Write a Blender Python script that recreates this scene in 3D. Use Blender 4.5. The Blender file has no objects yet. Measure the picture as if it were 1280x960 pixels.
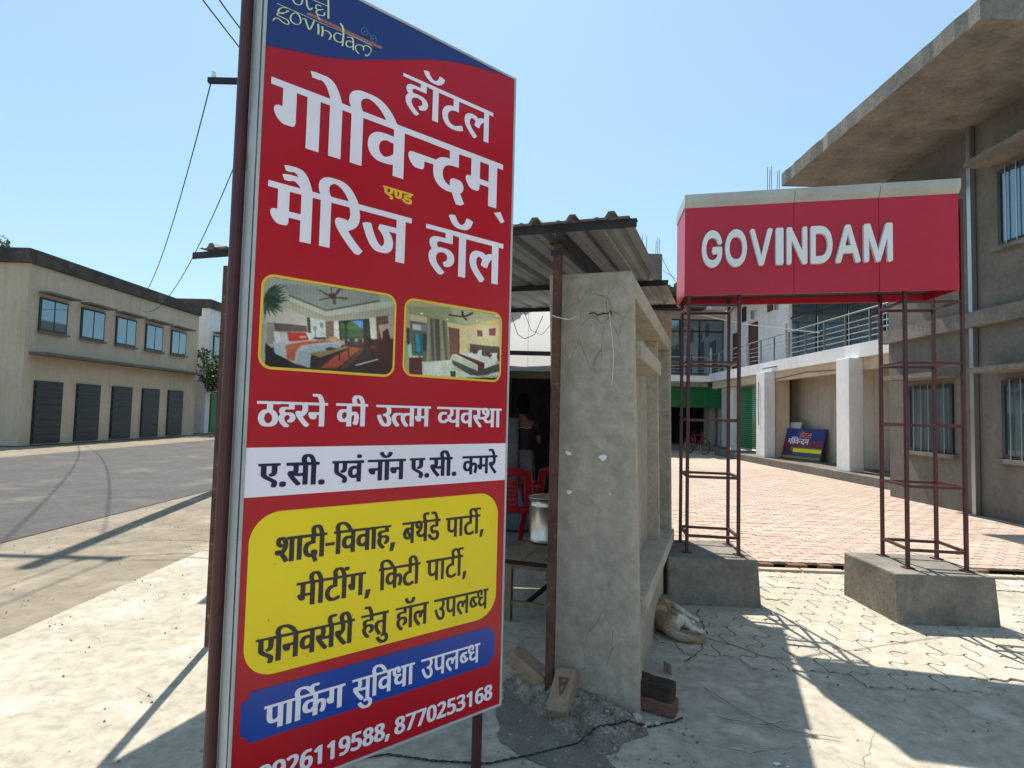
import bpy, bmesh, math, random
from math import radians, sin, cos, pi, atan2, sqrt
from mathutils import Vector, Matrix, noise
from mathutils.geometry import tessellate_polygon
R = random.Random(7)
SC = bpy.context.scene
COL = SC.collection

# ------------------------------------------------------------------ camera
cam = bpy.data.cameras.new('camera'); cam_o = bpy.data.objects.new('camera', cam); COL.objects.link(cam_o)
cam.sensor_width = 36; cam.lens = 721/1280*36; cam.clip_start = .05; cam.clip_end = 2000
_t, _r = math.atan(38/721), math.atan(.024)
_r0, _u0, _f = Vector((1, 0, 0)), Vector((0, -sin(_t), cos(_t))), Vector((0, cos(_t), sin(_t)))
_cr = _r0*cos(_r)+_u0*sin(_r); _cu = _u0*cos(_r)-_r0*sin(_r)
cam_o.matrix_world = Matrix(((_cr.x, _cu.x, -_f.x, 0), (_cr.y, _cu.y, -_f.y, 0), (_cr.z, _cu.z, -_f.z, 1.5), (0, 0, 0, 1)))
SC.camera = cam_o
# ------------------------------------------------------------------ sky, sun, exposure
SUN = Vector((-.11, .65, 1.0)).normalized()
world = bpy.data.worlds.new('World'); SC.world = world; world.use_nodes = True
wn = world.node_tree.nodes; wl = world.node_tree.links
bg = wn['Background']; sky = wn.new('ShaderNodeTexSky'); sky.sky_type = 'NISHITA'; sky.sun_disc = False
sky.sun_elevation = math.asin(SUN.z); sky.sun_rotation = atan2(SUN.x, SUN.y)
sky.air_density = 1.0; sky.dust_density = 0.5; sky.ozone_density = 2.0; sky.altitude = 300
gm = wn.new('ShaderNodeGamma'); gm.inputs[1].default_value = .45; wl.new(sky.outputs[0], gm.inputs[0])
tn = wn.new('ShaderNodeMix'); tn.data_type = 'RGBA'; tn.blend_type = 'MULTIPLY'; tn.inputs[0].default_value = 1; tn.inputs[7].default_value = (.69, .91, 1.01, 1); wl.new(gm.outputs[0], tn.inputs[6])
wl.new(tn.outputs[2], bg.inputs[0]); bg.inputs[1].default_value = .15
sun = bpy.data.lights.new('sun', 'SUN'); sun.energy = 2.5; sun.angle = radians(.53); sun.color = (1, .93, .82)
sun_o = bpy.data.objects.new('sun', sun); COL.objects.link(sun_o); sun_o.location = SUN*50
sun_o.rotation_euler = (-SUN).to_track_quat('-Z', 'Y').to_euler()
SC.view_settings.view_transform = 'Standard'; SC.view_settings.look = 'None'
SC.view_settings.exposure = 1.62; SC.view_settings.gamma = 1
SC.render.engine = 'CYCLES'
SC.cycles.max_bounces = 6; SC.cycles.diffuse_bounces = 4

# ------------------------------------------------------------------ helpers
def lin(c):
    return tuple(((v/255)/12.92 if v/255 <= .04045 else ((v/255+.055)/1.055)**2.4) for v in c)
def tag(o, label=None, cat=None, group=None, kind=None):
    if label: o['label'] = label
    if cat: o['category'] = cat
    if group: o['group'] = group
    if kind: o['kind'] = kind
    return o
def root(name, label, cat, loc=(0, 0, 0), rz=0, group=None):
    o = bpy.data.objects.new(name, None); COL.objects.link(o); o.location = loc; o.rotation_euler = (0, 0, rz)
    o.empty_display_size = .1
    return tag(o, label, cat, group)
ORG = {}
def worg(p):
    v = Vector((0, 0, 0))
    while p is not None: v += Vector(p.location); p = p.parent
    return v
class MB:
    def __init__(s): s.v = []; s.f = []; s.m = []
    def add(s, vs, fs, mi=0):
        n = len(s.v); s.v += [Vector(v) for v in vs]; s.f += [tuple(i+n for i in f) for f in fs]; s.m += [mi]*len(fs); return s
    def box(s, c, size, ax=None, mi=0, taper=1):
        c = Vector(c); ax = ax or (Vector((1, 0, 0)), Vector((0, 1, 0)), Vector((0, 0, 1)))
        h = [Vector(a)*d/2 for a, d in zip(ax, size)]
        vs = []
        for k in (-1, 1):
            t = taper if k == 1 else 1
            for j, i in ((-1, -1), (-1, 1), (1, 1), (1, -1)): vs.append(c+h[0]*i*t+h[1]*j*t+h[2]*k)
        return s.add(vs, [(3, 2, 1, 0), (4, 5, 6, 7), (0, 1, 5, 4), (1, 2, 6, 5), (2, 3, 7, 6), (3, 0, 4, 7)], mi)
    def bb(s, x0, x1, y0, y1, z0, z1, mi=0):
        return s.box(((x0+x1)/2, (y0+y1)/2, (z0+z1)/2), (abs(x1-x0), abs(y1-y0), abs(z1-z0)), mi=mi)
    def bar(s, p, q, w, h=None, up=(0, 0, 1), mi=0):
        p, q = Vector(p), Vector(q); d = q-p; L = d.length; d.normalize(); u = Vector(up)
        if abs(d.dot(u)) > .95: u = Vector((1, 0, 0)) if abs(d.x) < .9 else Vector((0, 1, 0))
        a = d.cross(u).normalized(); b = a.cross(d).normalized()
        return s.box((p+q)/2, (L, w, h or w), (d, a, b), mi)
    def tube(s, pts, r, n=8, cap=True, mi=0):
        pts = [Vector(p) for p in pts]; N = len(pts); rr = r if isinstance(r, (list, tuple)) else [r]*N
        u = None; base = len(s.v)
        for i, p in enumerate(pts):
            d = (pts[min(i+1, N-1)]-pts[max(i-1, 0)]).normalized()
            if u is None: u = d.orthogonal().normalized()
            else:
                u = (u-d*u.dot(d)); u = u.normalized() if u.length > 1e-6 else d.orthogonal().normalized()
            w = d.cross(u)
            for k in range(n): a = 2*pi*k/n; s.v.append(p+(u*cos(a)+w*sin(a))*rr[i])
        for i in range(N-1):
            for k in range(n):
                a, b = base+i*n+k, base+i*n+(k+1) % n; s.f.append((a, b, b+n, a+n)); s.m.append(mi)
        if cap:
            s.f.append(tuple(base+k for k in reversed(range(n)))); s.m.append(mi)
            s.f.append(tuple(base+(N-1)*n+k for k in range(n))); s.m.append(mi)
        return s
    def lathe(s, prof, c=(0, 0, 0), n=24, mi=0):
        base = len(s.v); c = Vector(c)
        for r, z in prof:
            for k in range(n): a = 2*pi*k/n; s.v.append(c+Vector((r*cos(a), r*sin(a), z)))
        for i in range(len(prof)-1):
            for k in range(n):
                a, b = base+i*n+k, base+i*n+(k+1) % n; s.f.append((a, b, b+n, a+n)); s.m.append(mi)
        return s
    def prism(s, poly, z0, z1, mi=0):
        n = len(poly); s.add([(x, y, z0) for x, y in poly]+[(x, y, z1) for x, y in poly],
            [tuple(reversed(range(n))), tuple(range(n, 2*n))]+[(i, (i+1) % n, n+(i+1) % n, n+i) for i in range(n)], mi); return s
    def build(s, name, mat, parent=None, bevel=0, smooth=False, label=None, kind=None, world=True, fixn=False):
        me = bpy.data.meshes.new(name)
        o0 = worg(parent) if (parent is not None and world) else Vector((0, 0, 0))
        me.from_pydata([v-o0 for v in s.v], [], s.f)
        mats = mat if isinstance(mat, (list, tuple)) else [mat]
        for m in mats: me.materials.append(m)
        me.polygons.foreach_set('material_index', s.m)
        if smooth: me.polygons.foreach_set('use_smooth', [True]*len(me.polygons))
        me.update()
        if fixn:
            b = bmesh.new(); b.from_mesh(me); bmesh.ops.recalc_face_normals(b, faces=b.faces); b.to_mesh(me); b.free()
        o = bpy.data.objects.new(name, me); COL.objects.link(o)
        if parent is not None: o.parent = parent
        if bevel:
            m = o.modifiers.new('bevel', 'BEVEL'); m.width = bevel; m.segments = 2; m.limit_method = 'ANGLE'; m.angle_limit = radians(40)
        if label: o['label'] = label
        if kind: o['kind'] = kind
        return o
def grow(joints, edges, subdiv=2, rootj=None):
    """continuous skinned body: joints {name: (pos, radius or (rx, ry))}"""
    names = list(joints); idx = {k: i for i, k in enumerate(names)}
    me = bpy.data.meshes.new('tmp'); me.from_pydata([joints[k][0] for k in names], [(idx[a], idx[b]) for a, b in edges], [])
    o = bpy.data.objects.new('tmp', me); COL.objects.link(o)
    md = o.modifiers.new('skin', 'SKIN'); md.use_smooth_shade = True
    sv = me.skin_vertices[0].data
    for k in names:
        r = joints[k][1]; r = (r, r) if not isinstance(r, tuple) else r
        sv[idx[k]].radius = r; sv[idx[k]].use_root = (k == (rootj or names[0]))
    ss = o.modifiers.new('sub', 'SUBSURF'); ss.levels = subdiv; ss.render_levels = subdiv
    dg = bpy.context.evaluated_depsgraph_get(); dg.update()
    ev = o.evaluated_get(dg); m2 = bpy.data.meshes.new_from_object(ev, depsgraph=dg)
    COL.objects.unlink(o); bpy.data.objects.remove(o); bpy.data.meshes.remove(me)
    m2.polygons.foreach_set('use_smooth', [True]*len(m2.polygons))
    return m2
def meshobj(name, me, mat, parent=None, label=None):
    o0 = worg(parent)
    for v in me.vertices: v.co -= o0
    me.materials.clear(); me.materials.append(mat); me.name = name
    o = bpy.data.objects.new(name, me); COL.objects.link(o)
    if parent is not None: o.parent = parent
    if label: o['label'] = label
    return o
def copy_tree(o, parent=None):
    c = o.copy(); COL.objects.link(c); c.parent = parent
    for ch in list(o.children): copy_tree(ch, c)
    return c

# ------------------------------------------------------------------ materials
def mat(name, c, c2=None, scale=3., rough=.8, bump=.15, bscale=40., metal=0., spec=.4, c3=None, s3=.6, t3=(.55, .75), mottle=.35, coord='pos', stretch=None, rough2=None, streak=0):
    m = bpy.data.materials.new(name); m.use_nodes = True; N = m.node_tree.nodes; L = m.node_tree.links
    b = N['Principled BSDF']; b.inputs['Roughness'].default_value = rough; b.inputs['Metallic'].default_value = metal
    b.inputs['Specular IOR Level'].default_value = spec
    if coord == 'pos': g = N.new('ShaderNodeNewGeometry'); co = g.outputs['Position']
    else: g = N.new('ShaderNodeTexCoord'); co = g.outputs['Object']
    if stretch:
        mp = N.new('ShaderNodeMapping'); mp.inputs['Scale'].default_value = stretch; L.new(co, mp.inputs[0]); co = mp.outputs[0]
    def nz(sc, det=5, ro=.6):
        n = N.new('ShaderNodeTexNoise'); n.inputs['Scale'].default_value = sc; n.inputs['Detail'].default_value = det; n.inputs['Roughness'].default_value = ro
        L.new(co, n.inputs['Vector']); return n.outputs['Fac']
    def ramp(f, a, z):
        r = N.new('ShaderNodeMapRange'); r.inputs[1].default_value = a; r.inputs[2].default_value = z; L.new(f, r.inputs[0]); return r.outputs[0]
    def mix(f, a, bb):
        x = N.new('ShaderNodeMix'); x.data_type = 'RGBA'
        if isinstance(f, float): x.inputs[0].default_value = f
        else: L.new(f, x.inputs[0])
        for k, vv in ((6, a), (7, bb)):
            if isinstance(vv, tuple): x.inputs[k].default_value = (*vv, 1)
            else: L.new(vv, x.inputs[k])
        return x.outputs[2]
    c = lin(c); c2 = lin(c2) if c2 else tuple(v*.8 for v in c)
    out = mix(ramp(nz(scale), .35, .65), c, c2)
    if mottle:
        fine = ramp(nz(scale*9, 6, .7), .3, .7)
        mm = N.new('ShaderNodeMix'); mm.data_type = 'RGBA'; mm.blend_type = 'MULTIPLY'; mm.inputs[0].default_value = mottle
        L.new(out, mm.inputs[6]); cr = N.new('ShaderNodeCombineColor')
        for k in range(3): L.new(fine, cr.inputs[k])
        L.new(cr.outputs[0], mm.inputs[7]); out = mm.outputs[2]
    if c3: out = mix(ramp(nz(s3, 7, .65), t3[0], t3[1]), out, lin(c3))
    L.new(out, b.inputs['Base Color'])
    if rough2 is not None:
        rr = N.new('ShaderNodeMapRange'); rr.inputs[3].default_value = rough; rr.inputs[4].default_value = rough2
        rr.inputs[1].default_value = .35; rr.inputs[2].default_value = .65; L.new(nz(scale*3), rr.inputs[0]); L.new(rr.outputs[0], b.inputs['Roughness'])
    if bump:
        bp = N.new('ShaderNodeBump'); bp.inputs['Strength'].default_value = bump; bp.inputs['Distance'].default_value = .01
        L.new(nz(bscale, 6, .65), bp.inputs['Height']); L.new(bp.outputs[0], b.inputs['Normal'])
    if streak:
        g2 = N.new('ShaderNodeNewGeometry'); mp2 = N.new('ShaderNodeMapping'); mp2.inputs['Scale'].default_value = (3, 3, .22); L.new(g2.outputs['Position'], mp2.inputs[0])
        n2 = N.new('ShaderNodeTexNoise'); n2.inputs['Scale'].default_value = 1.6; n2.inputs['Detail'].default_value = 6; n2.inputs['Roughness'].default_value = .7; L.new(mp2.outputs[0], n2.inputs['Vector'])
        r2 = N.new('ShaderNodeMapRange'); r2.inputs[1].default_value = .48; r2.inputs[2].default_value = .72; r2.inputs[4].default_value = streak; L.new(n2.outputs['Fac'], r2.inputs[0])
        L.new(mix(r2.outputs[0], out, lin((92, 84, 72))), b.inputs['Base Color'])
    return m
def island(m, amt, sat=None):
    """vary a material's colour a little from piece to piece"""
    N = m.node_tree.nodes; L = m.node_tree.links; b = N['Principled BSDF']
    src = b.inputs['Base Color'].links[0].from_socket
    g = N.new('ShaderNodeNewGeometry'); oi = N.new('ShaderNodeObjectInfo')
    ad = N.new('ShaderNodeMath'); ad.operation = 'ADD'; L.new(g.outputs['Random Per Island'], ad.inputs[0]); L.new(oi.outputs['Random'], ad.inputs[1])
    fr = N.new('ShaderNodeMath'); fr.operation = 'FRACT'; L.new(ad.outputs[0], fr.inputs[0])
    if sat:
        x = N.new('ShaderNodeMix'); x.data_type = 'RGBA'; rp = N.new('ShaderNodeMapRange'); rp.inputs[1].default_value = .25; rp.inputs[2].default_value = .85
        L.new(fr.outputs[0], rp.inputs[0]); L.new(rp.outputs[0], x.inputs[0]); L.new(src, x.inputs[6]); x.inputs[7].default_value = (*lin(sat), 1); src = x.outputs[2]
    h = N.new('ShaderNodeHueSaturation'); mr = N.new('ShaderNodeMapRange'); mr.inputs[3].default_value = 1-amt; mr.inputs[4].default_value = 1+amt
    wn_ = N.new('ShaderNodeTexWhiteNoise'); wn_.noise_dimensions = '1D'; L.new(fr.outputs[0], wn_.inputs['W'])
    L.new(wn_.outputs['Value'], mr.inputs[0]); L.new(mr.outputs[0], h.inputs['Value']); L.new(src, h.inputs['Color']); L.new(h.outputs[0], b.inputs['Base Color'])
    return m
def plain(name, c, rough=.5, metal=0., spec=.5, em=None):
    m = bpy.data.materials.new(name); m.use_nodes = True; b = m.node_tree.nodes['Principled BSDF']
    b.inputs['Base Color'].default_value = (*lin(c), 1); b.inputs['Roughness'].default_value = rough; b.inputs['Metallic'].default_value = metal
    b.inputs['Specular IOR Level'].default_value = spec; return m
def cracks(m, scale=2.2, w=.012, dark=(60, 52, 44), amt=.7, thr=(.5, .6), stretch=(1, 1, .5)):
    """thin wandering cracks cut into plaster: colour and relief together"""
    N = m.node_tree.nodes; L = m.node_tree.links; b = N['Principled BSDF']
    g = N.new('ShaderNodeNewGeometry'); mp = N.new('ShaderNodeMapping'); mp.inputs['Scale'].default_value = stretch; L.new(g.outputs['Position'], mp.inputs[0])
    nz = N.new('ShaderNodeTexNoise'); nz.inputs['Scale'].default_value = 5; L.new(mp.outputs[0], nz.inputs['Vector'])
    mx = N.new('ShaderNodeMix'); mx.data_type = 'VECTOR'; mx.inputs[0].default_value = .12; L.new(mp.outputs[0], mx.inputs[4]); L.new(nz.outputs['Color'], mx.inputs[5])
    v = N.new('ShaderNodeTexVoronoi'); v.feature = 'DISTANCE_TO_EDGE'; v.inputs['Scale'].default_value = scale; L.new(mx.outputs[1], v.inputs['Vector'])
    r = N.new('ShaderNodeMapRange'); r.inputs[1].default_value = 0; r.inputs[2].default_value = w; r.inputs[3].default_value = 1; r.inputs[4].default_value = 0; L.new(v.outputs['Distance'], r.inputs[0])
    n2 = N.new('ShaderNodeTexNoise'); n2.inputs['Scale'].default_value = 1.7; L.new(g.outputs['Position'], n2.inputs['Vector'])
    r2 = N.new('ShaderNodeMapRange'); r2.inputs[1].default_value = thr[0]; r2.inputs[2].default_value = thr[1]; L.new(n2.outputs['Fac'], r2.inputs[0])
    mu = N.new('ShaderNodeMath'); mu.operation = 'MULTIPLY'; L.new(r.outputs[0], mu.inputs[0]); L.new(r2.outputs[0], mu.inputs[1])
    m2 = N.new('ShaderNodeMath'); m2.operation = 'MULTIPLY'; m2.inputs[1].default_value = amt; L.new(mu.outputs[0], m2.inputs[0])
    x = N.new('ShaderNodeMix'); x.data_type = 'RGBA'; L.new(m2.outputs[0], x.inputs[0]); L.new(b.inputs['Base Color'].links[0].from_socket, x.inputs[6]); x.inputs[7].default_value = (*lin(dark), 1)
    L.new(x.outputs[2], b.inputs['Base Color'])
    bp = N.new('ShaderNodeBump'); bp.invert = True; bp.inputs['Strength'].default_value = .6; bp.inputs['Distance'].default_value = .006; L.new(mu.outputs[0], bp.inputs['Height'])
    L.new(b.inputs['Normal'].links[0].from_socket, bp.inputs['Normal']); L.new(bp.outputs[0], b.inputs['Normal'])
    return m

m_cement = cracks(mat('cement_ground', (196, 187, 170), (178, 170, 155), 1.3, .92, .5, 22, c3=(206, 199, 184), s3=2.2, t3=(.55, .72), mottle=.45), 1.5, .005, (110, 104, 94), .5, (.52, .6), (1, 1, 1))
m_joint = mat('joint_dirt', (58, 54, 48), rough=1, bump=.3)
m_paver = island(mat('worn_paver', (204, 194, 176), (186, 178, 162), 5, .92, .5, 30, c3=(214, 207, 192), s3=3, mottle=.4), .07)
m_brickpaver = island(mat('courtyard_paver', (186, 174, 158), (180, 163, 147), 1.1, .9, .3, 40, mottle=.2, c3=(192, 180, 160), s3=.8), .07, (176, 152, 140))
m_wall = cracks(mat('cement_plaster', (192, 180, 163), (175, 164, 148), 1.6, .93, .45, 26, c3=(160, 149, 132), s3=1.1, t3=(.5, .85), mottle=.38, streak=.22), 11, .014, (120, 108, 92), .5, (.53, .6), (1, 1, .36))
m_wall_pale = mat('pale_plaster_edge', (202, 188, 167), (184, 171, 152), 4, .93, .4, 40, mottle=.35)
m_rubble = mat('rubble', (176, 166, 150), (112, 104, 92), 9, 1, .9, 60, c3=(200, 192, 176), s3=8, mottle=.6)
m_grit = mat('grit', (186, 176, 160), (120, 112, 100), 25, 1, .6, 60, mottle=.4)
m_damp = mat('damp_earth', (136, 131, 120), (116, 112, 102), 6, .75, .4, 40, mottle=.4)
m_brick = mat('dusty_brick', (172, 150, 126), (158, 126, 102), 5, .95, .6, 60, c3=(150, 138, 122), s3=5, mottle=.35)
m_brick_red = mat('red_brick', (134, 96, 78), (120, 88, 74), 12, .95, .6, 60, mottle=.4)
m_brick_dark = mat('burnt_brick', (52, 46, 44), (84, 64, 56), 10, .9, .6, 60, mottle=.4)
m_rust = mat('rusty_post', (110, 74, 58), (86, 58, 48), 9, .75, .4, 50, c3=(150, 116, 94), s3=22, t3=(.58, .7), mottle=.4)
m_maroon = mat('maroon_steel', (88, 42, 44), (76, 35, 38), 6, .45, .1, 60, mottle=.15, spec=.5)
m_angle = mat('dark_steel', (52, 48, 50), (40, 38, 40), 8, .6, .2, 60, mottle=.3)
m_sheet = mat('galvanised_sheet', (168, 168, 166), (146, 146, 145), 2.5, .5, .12, 30, metal=.25, c3=(150, 146, 140), s3=2.1, t3=(.58, .75), mottle=.25)
m_frame = mat('white_frame', (196, 199, 196), (176, 180, 178), 3, .45, .08, 30, mottle=.12, c3=(150, 150, 146), s3=6, t3=(.66, .8))
def flex(name, c, c2=None):
    m = mat(name, c, c2 or tuple(v*.96 for v in c), 1.5, .24, .02, 6, mottle=0, spec=.42, coord='pos')
    return m
m_red = flex('flex_red', (188, 8, 32), (180, 7, 30)); m_blue = flex('flex_navy', (36, 58, 122)); m_royal = flex('flex_royal', (8, 68, 164))
m_white = flex('flex_white', (250, 243, 253)); m_yel = flex('flex_yellow', (255, 224, 20)); m_ink = flex('flex_ink', (44, 36, 44)); m_navyink = flex('flex_navy_ink', (14, 16, 70))
m_gold = flex('flex_gold', (250, 205, 60)); m_cream = flex('flex_cream', (222, 228, 176)); m_flute = flex('flex_flute', (176, 112, 104)); m_fdark = flex('flex_flute_hole', (90, 30, 30)); m_teal = flex('flex_teal', (70, 140, 150))
m_chair = plain('red_plastic', (150, 12, 28), .35)
m_steel = plain('stainless_steel', (190, 188, 182), .28, 1.)
m_wood = mat('weathered_wood', (160, 138, 114), (134, 114, 92), 3, .85, .4, 30, stretch=(8, 2, 1), mottle=.4, c3=(140, 124, 104), s3=4)
m_wood_dark = mat('dark_edge_wood', (56, 46, 40), (42, 36, 32), 6, .85, .3, 40)
m_sred = mat('sign_red_panel', (194, 38, 60), (186, 35, 57), 1.2, .4, .03, 8, mottle=.05)
m_scap = mat('sign_cap_panel', (196, 194, 184), (180, 178, 168), 3, .5, .05, 30, mottle=.15)
m_letter = plain('white_acrylic', (236, 236, 234), .35)
m_plaster_w = mat('whitewash', (238, 236, 234), (226, 225, 224), .8, .9, .15, 20, mottle=.12, c3=(206, 203, 196), s3=.5, t3=(.58, .8), streak=.16)
m_peach = mat('peach_plaster', (206, 186, 160), (196, 176, 150), .8, .9, .15, 20, mottle=.12, streak=.25)
m_beige = mat('beige_plaster', (178, 168, 154), (166, 156, 142), .8, .9, .15, 20, mottle=.15, streak=.4)
m_shutter = mat('green_shutter', (14, 118, 62), (12, 106, 56), 1, .5, .05, 30, mottle=.08)
m_glass = plain('dark_window_glass', (120, 136, 142), .04, .75, .9)
m_dframe = plain('window_frame_dark', (38, 44, 48), .5)
m_rail = plain('balcony_steel', (176, 176, 174), .3, .85)
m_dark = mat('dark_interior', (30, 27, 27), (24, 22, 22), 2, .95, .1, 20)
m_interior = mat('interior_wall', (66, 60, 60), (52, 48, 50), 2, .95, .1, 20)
m_parapet = mat('weathered_parapet', (92, 84, 74), (64, 60, 55), 1.1, .95, .5, 12, c3=(120, 108, 92), s3=.9)
m_block = mat('cement_block', (128, 122, 112), (110, 105, 97), 1.5, .95, .4, 10, mottle=.3, streak=.5)
m_slabc = mat('rough_concrete', (146, 140, 130), (116, 111, 104), 2, .95, .6, 16, mottle=.4)
m_door = mat('brown_door', (112, 78, 62), (96, 66, 54), 2, .6, .1, 30)
m_wire = plain('black_wire', (26, 24, 26), .6); m_wire_w = plain('white_wire', (206, 206, 204), .5); m_rope = mat('twisted_wire', (74, 68, 62), (50, 46, 42), 60, .8, .3, 90)
m_asphalt = mat('asphalt', (92, 90, 88), (80, 78, 76), 1.5, .95, .5, 60, c3=(120, 112, 100), s3=.7)
m_dust = mat('dusty_ground', (150, 138, 120), (132, 122, 106), .7, .97, .5, 20, c3=(168, 156, 138), s3=1.3)
m_flake = plain('paint_flake', (226, 226, 226), .7)

# ------------------------------------------------------------------ ground and courtyard
def sheet(name, poly, z, m, kind='structure'):
    b = MB(); b.add([(x, y, z) for x, y in poly], [tuple(range(len(poly)))]); return b.build(name, m, kind=kind)
g = MB(); GN = 60
def gz(x, y): return -.012
sheet('ground', [(-400, -60), (400, -60), (400, 900), (-400, 900)], -.03, m_dust)
sheet('concrete_apron', [(-3.2, -3), (6.2, -3), (6.2, 5.78), (2.35, 5.95), (1.0, 6.2), (1.6, 33), (-3.2, 33)], 0, m_cement)
sheet('road', [(-14, -50), (-5.5, -50), (-5.5, 200), (-14, 200)], -.022, m_asphalt)

def wavy(w, d, A, gap, n=6):
    """outline of one interlocking paver, its long edges following one shared wave"""
    p = []
    for i in range(n+1): x = gap+(w-2*gap)*i/n; p.append((x, gap+A*sin(4*pi*x/w)))
    for i in range(1, n//2): y = gap+(d-2*gap)*i/(n//2); p.append((w-gap+A*.5*sin(2*pi*y/d), y))
    for i in range(n, -1, -1): x = gap+(w-2*gap)*i/n; p.append((x, d-gap+A*sin(4*pi*x/w)))
    for i in range(n//2-1, 0, -1): y = gap+(d-2*gap)*i/(n//2); p.append((gap+A*.5*sin(2*pi*y/d), y))
    return p
PW, PD, PZ = .24, .13, .05
out = wavy(PW, PD, .011, .004, 6)
ctop = [sum(p[k] for p in out)/len(out) for k in (0, 1)]
def yard_limits(y): return (.95+.02*y, 13.)
pave_bed = MB(); pave_bed.add([(1.0, 6.06, .034), (13.2, 5.7, .034), (13.2, 33.5, .034), (1.6, 33.5, .034)], [(0, 1, 2, 3)])
pave_bed.build('courtyard_bed', m_joint, kind='structure')
yard = root('courtyard_paving', None, None, (0, 0, 0)); yard['kind'] = 'structure'
cells = []
row = 0; y = 6.12
while y < 17.5:
    x0, x1 = yard_limits(y); k = int(x0/PW)
    while k*PW < x1:
        cells.append((k*PW+(row % 2)*PW/2, y-.03*(k*PW) + (.18 if False else 0))); k += 1
    y += PD; row += 1
def vis(c):   # nearest cells inside the picture
    px = c[0]/c[1]
    return .27 < px < .52
near = sorted([c for c in cells if vis(c)], key=lambda c: c[1])[:290]
ns = set(near)
pm = MB(); pm.add([(x, y_, 0) for x, y_ in out]+[(x, y_, -.03) for x, y_ in out], [tuple(range(len(out)))]+[((i+1) % len(out), i, len(out)+i, len(out)+(i+1) % len(out)) for i in range(len(out))])
p0 = pm.build('paver', m_brickpaver, yard)
for i, c in enumerate(near):
    o = p0 if i == 0 else p0.copy()
    if i: COL.objects.link(o)
    o.parent = yard; o.location = (c[0], c[1], PZ+R.uniform(-.002, .003)); o.rotation_euler = (R.uniform(-.012, .012), R.uniform(-.012, .012), 0)
rest = MB()
no = len(out)
F = [tuple(range(no))]+[((i+1) % no, i, no+i, no+(i+1) % no) for i in range(no)]
for c in cells:
    if c in ns: continue
    dz = PZ+R.uniform(-.002, .003)
    rest.add([(c[0]+x, c[1]+y_, dz) for x, y_ in out]+[(c[0]+x, c[1]+y_, dz-.02) for x, y_ in out], F)
rest.build('paver_field', m_brickpaver, yard, kind='stuff')
# farther paving, where single pavers can no longer be told apart
m_far = mat('far_paving', (186, 172, 156), (180, 158, 144), 1.6, .9, .3, 10, mottle=.25, stretch=(.6, 4, 1))
sheet('far_paving', [(1.2, 17.1), (13.2, 16.75), (13.2, 33.5), (1.6, 33.5)], .046, m_far)
# old worn pavers showing through the cement skim of the apron
apron = root('apron_paving', None, None); apron['kind'] = 'structure'
out2 = wavy(.23, .175, .017, .0035, 8)
pm = MB(); n2 = len(out2); pm.add([(x, y_, 0) for x, y_ in out2]+[(x, y_, -.012) for x, y_ in out2], [tuple(range(n2))]+[((i+1) % n2, i, n2+i, n2+(i+1) % n2) for i in range(n2)])
q0 = pm.build('paver', m_paver, apron); first = True
bed = []
for j in range(17):
    for i in range(26):
        x = .9+i*.23+(j % 2)*.115; y_ = 3.05+j*.175-.05*(x-1)
        edge = 3.35+.25*noise.noise((x*1.3, 4.2, 0)) + max(0, (1.55-x))*1.1
        if y_ < edge or y_ > 5.72-.05*(x-1.2): continue
        if x < 2.1 and y_ > 4.5: continue
        if x > 2.6 and y_ < 3.3: continue
        if noise.noise((x*1.1, y_*1.1, 3)) > .33: continue
        o = q0 if first else q0.copy()
        if not first: COL.objects.link(o)
        first = False; o.parent = apron; o.location = (x, y_, .009+R.uniform(-.0015, .002)); o.rotation_euler = (R.uniform(-.01, .01), R.uniform(-.01, .01), R.uniform(-.02, .02))
        bed.append((x, y_))
bd = MB()
for x, y_ in bed: bd.add([(x+.01, y_+.01, .0035), (x+.22, y_+.01, .0035), (x+.22, y_+.165, .0035), (x+.01, y_+.165, .0035)], [(0, 1, 2, 3)])
for x, y_ in bed: bd.add([(x-.004, y_-.004, .0028-.0000), (x+.234, y_-.004, .0028), (x+.234, y_+.179, .0028), (x-.004, y_+.179, .0028)], [(0, 1, 2, 3)]) if False else None
bd.build('joint_bed', mat('faint_joint', (112, 104, 92), (92, 86, 76), 9, 1), apron, kind='stuff')
# kerb between apron and courtyard
kb = MB()
for i in range(14):
    x = 2.1+i*.42; kb.box((x+.2, 5.86-.03*(x-2.2)+R.uniform(-.008, .008), .012), (.405, .085, .03), (Vector((1, -.03, 0)), Vector((.03, 1, 0)), Vector((0, 0, 1))))
kerb = kb.build('kerb', m_wall_pale, bevel=.006); kerb['kind'] = 'structure'
br = MB()
for i in range(9):
    x = 2.25+i*.31+R.uniform(0, .1); br.box((x, 5.98-.03*(x-2.2), .02), (R.uniform(.12, .2), .09, .06), (Vector((1, R.uniform(-.2, .2), 0)).normalized(), Vector((0, 1, 0)), Vector((0, 0, 1))))
br.build('broken_paver_edge', m_brick_red, bevel=.006, kind='stuff')
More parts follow.
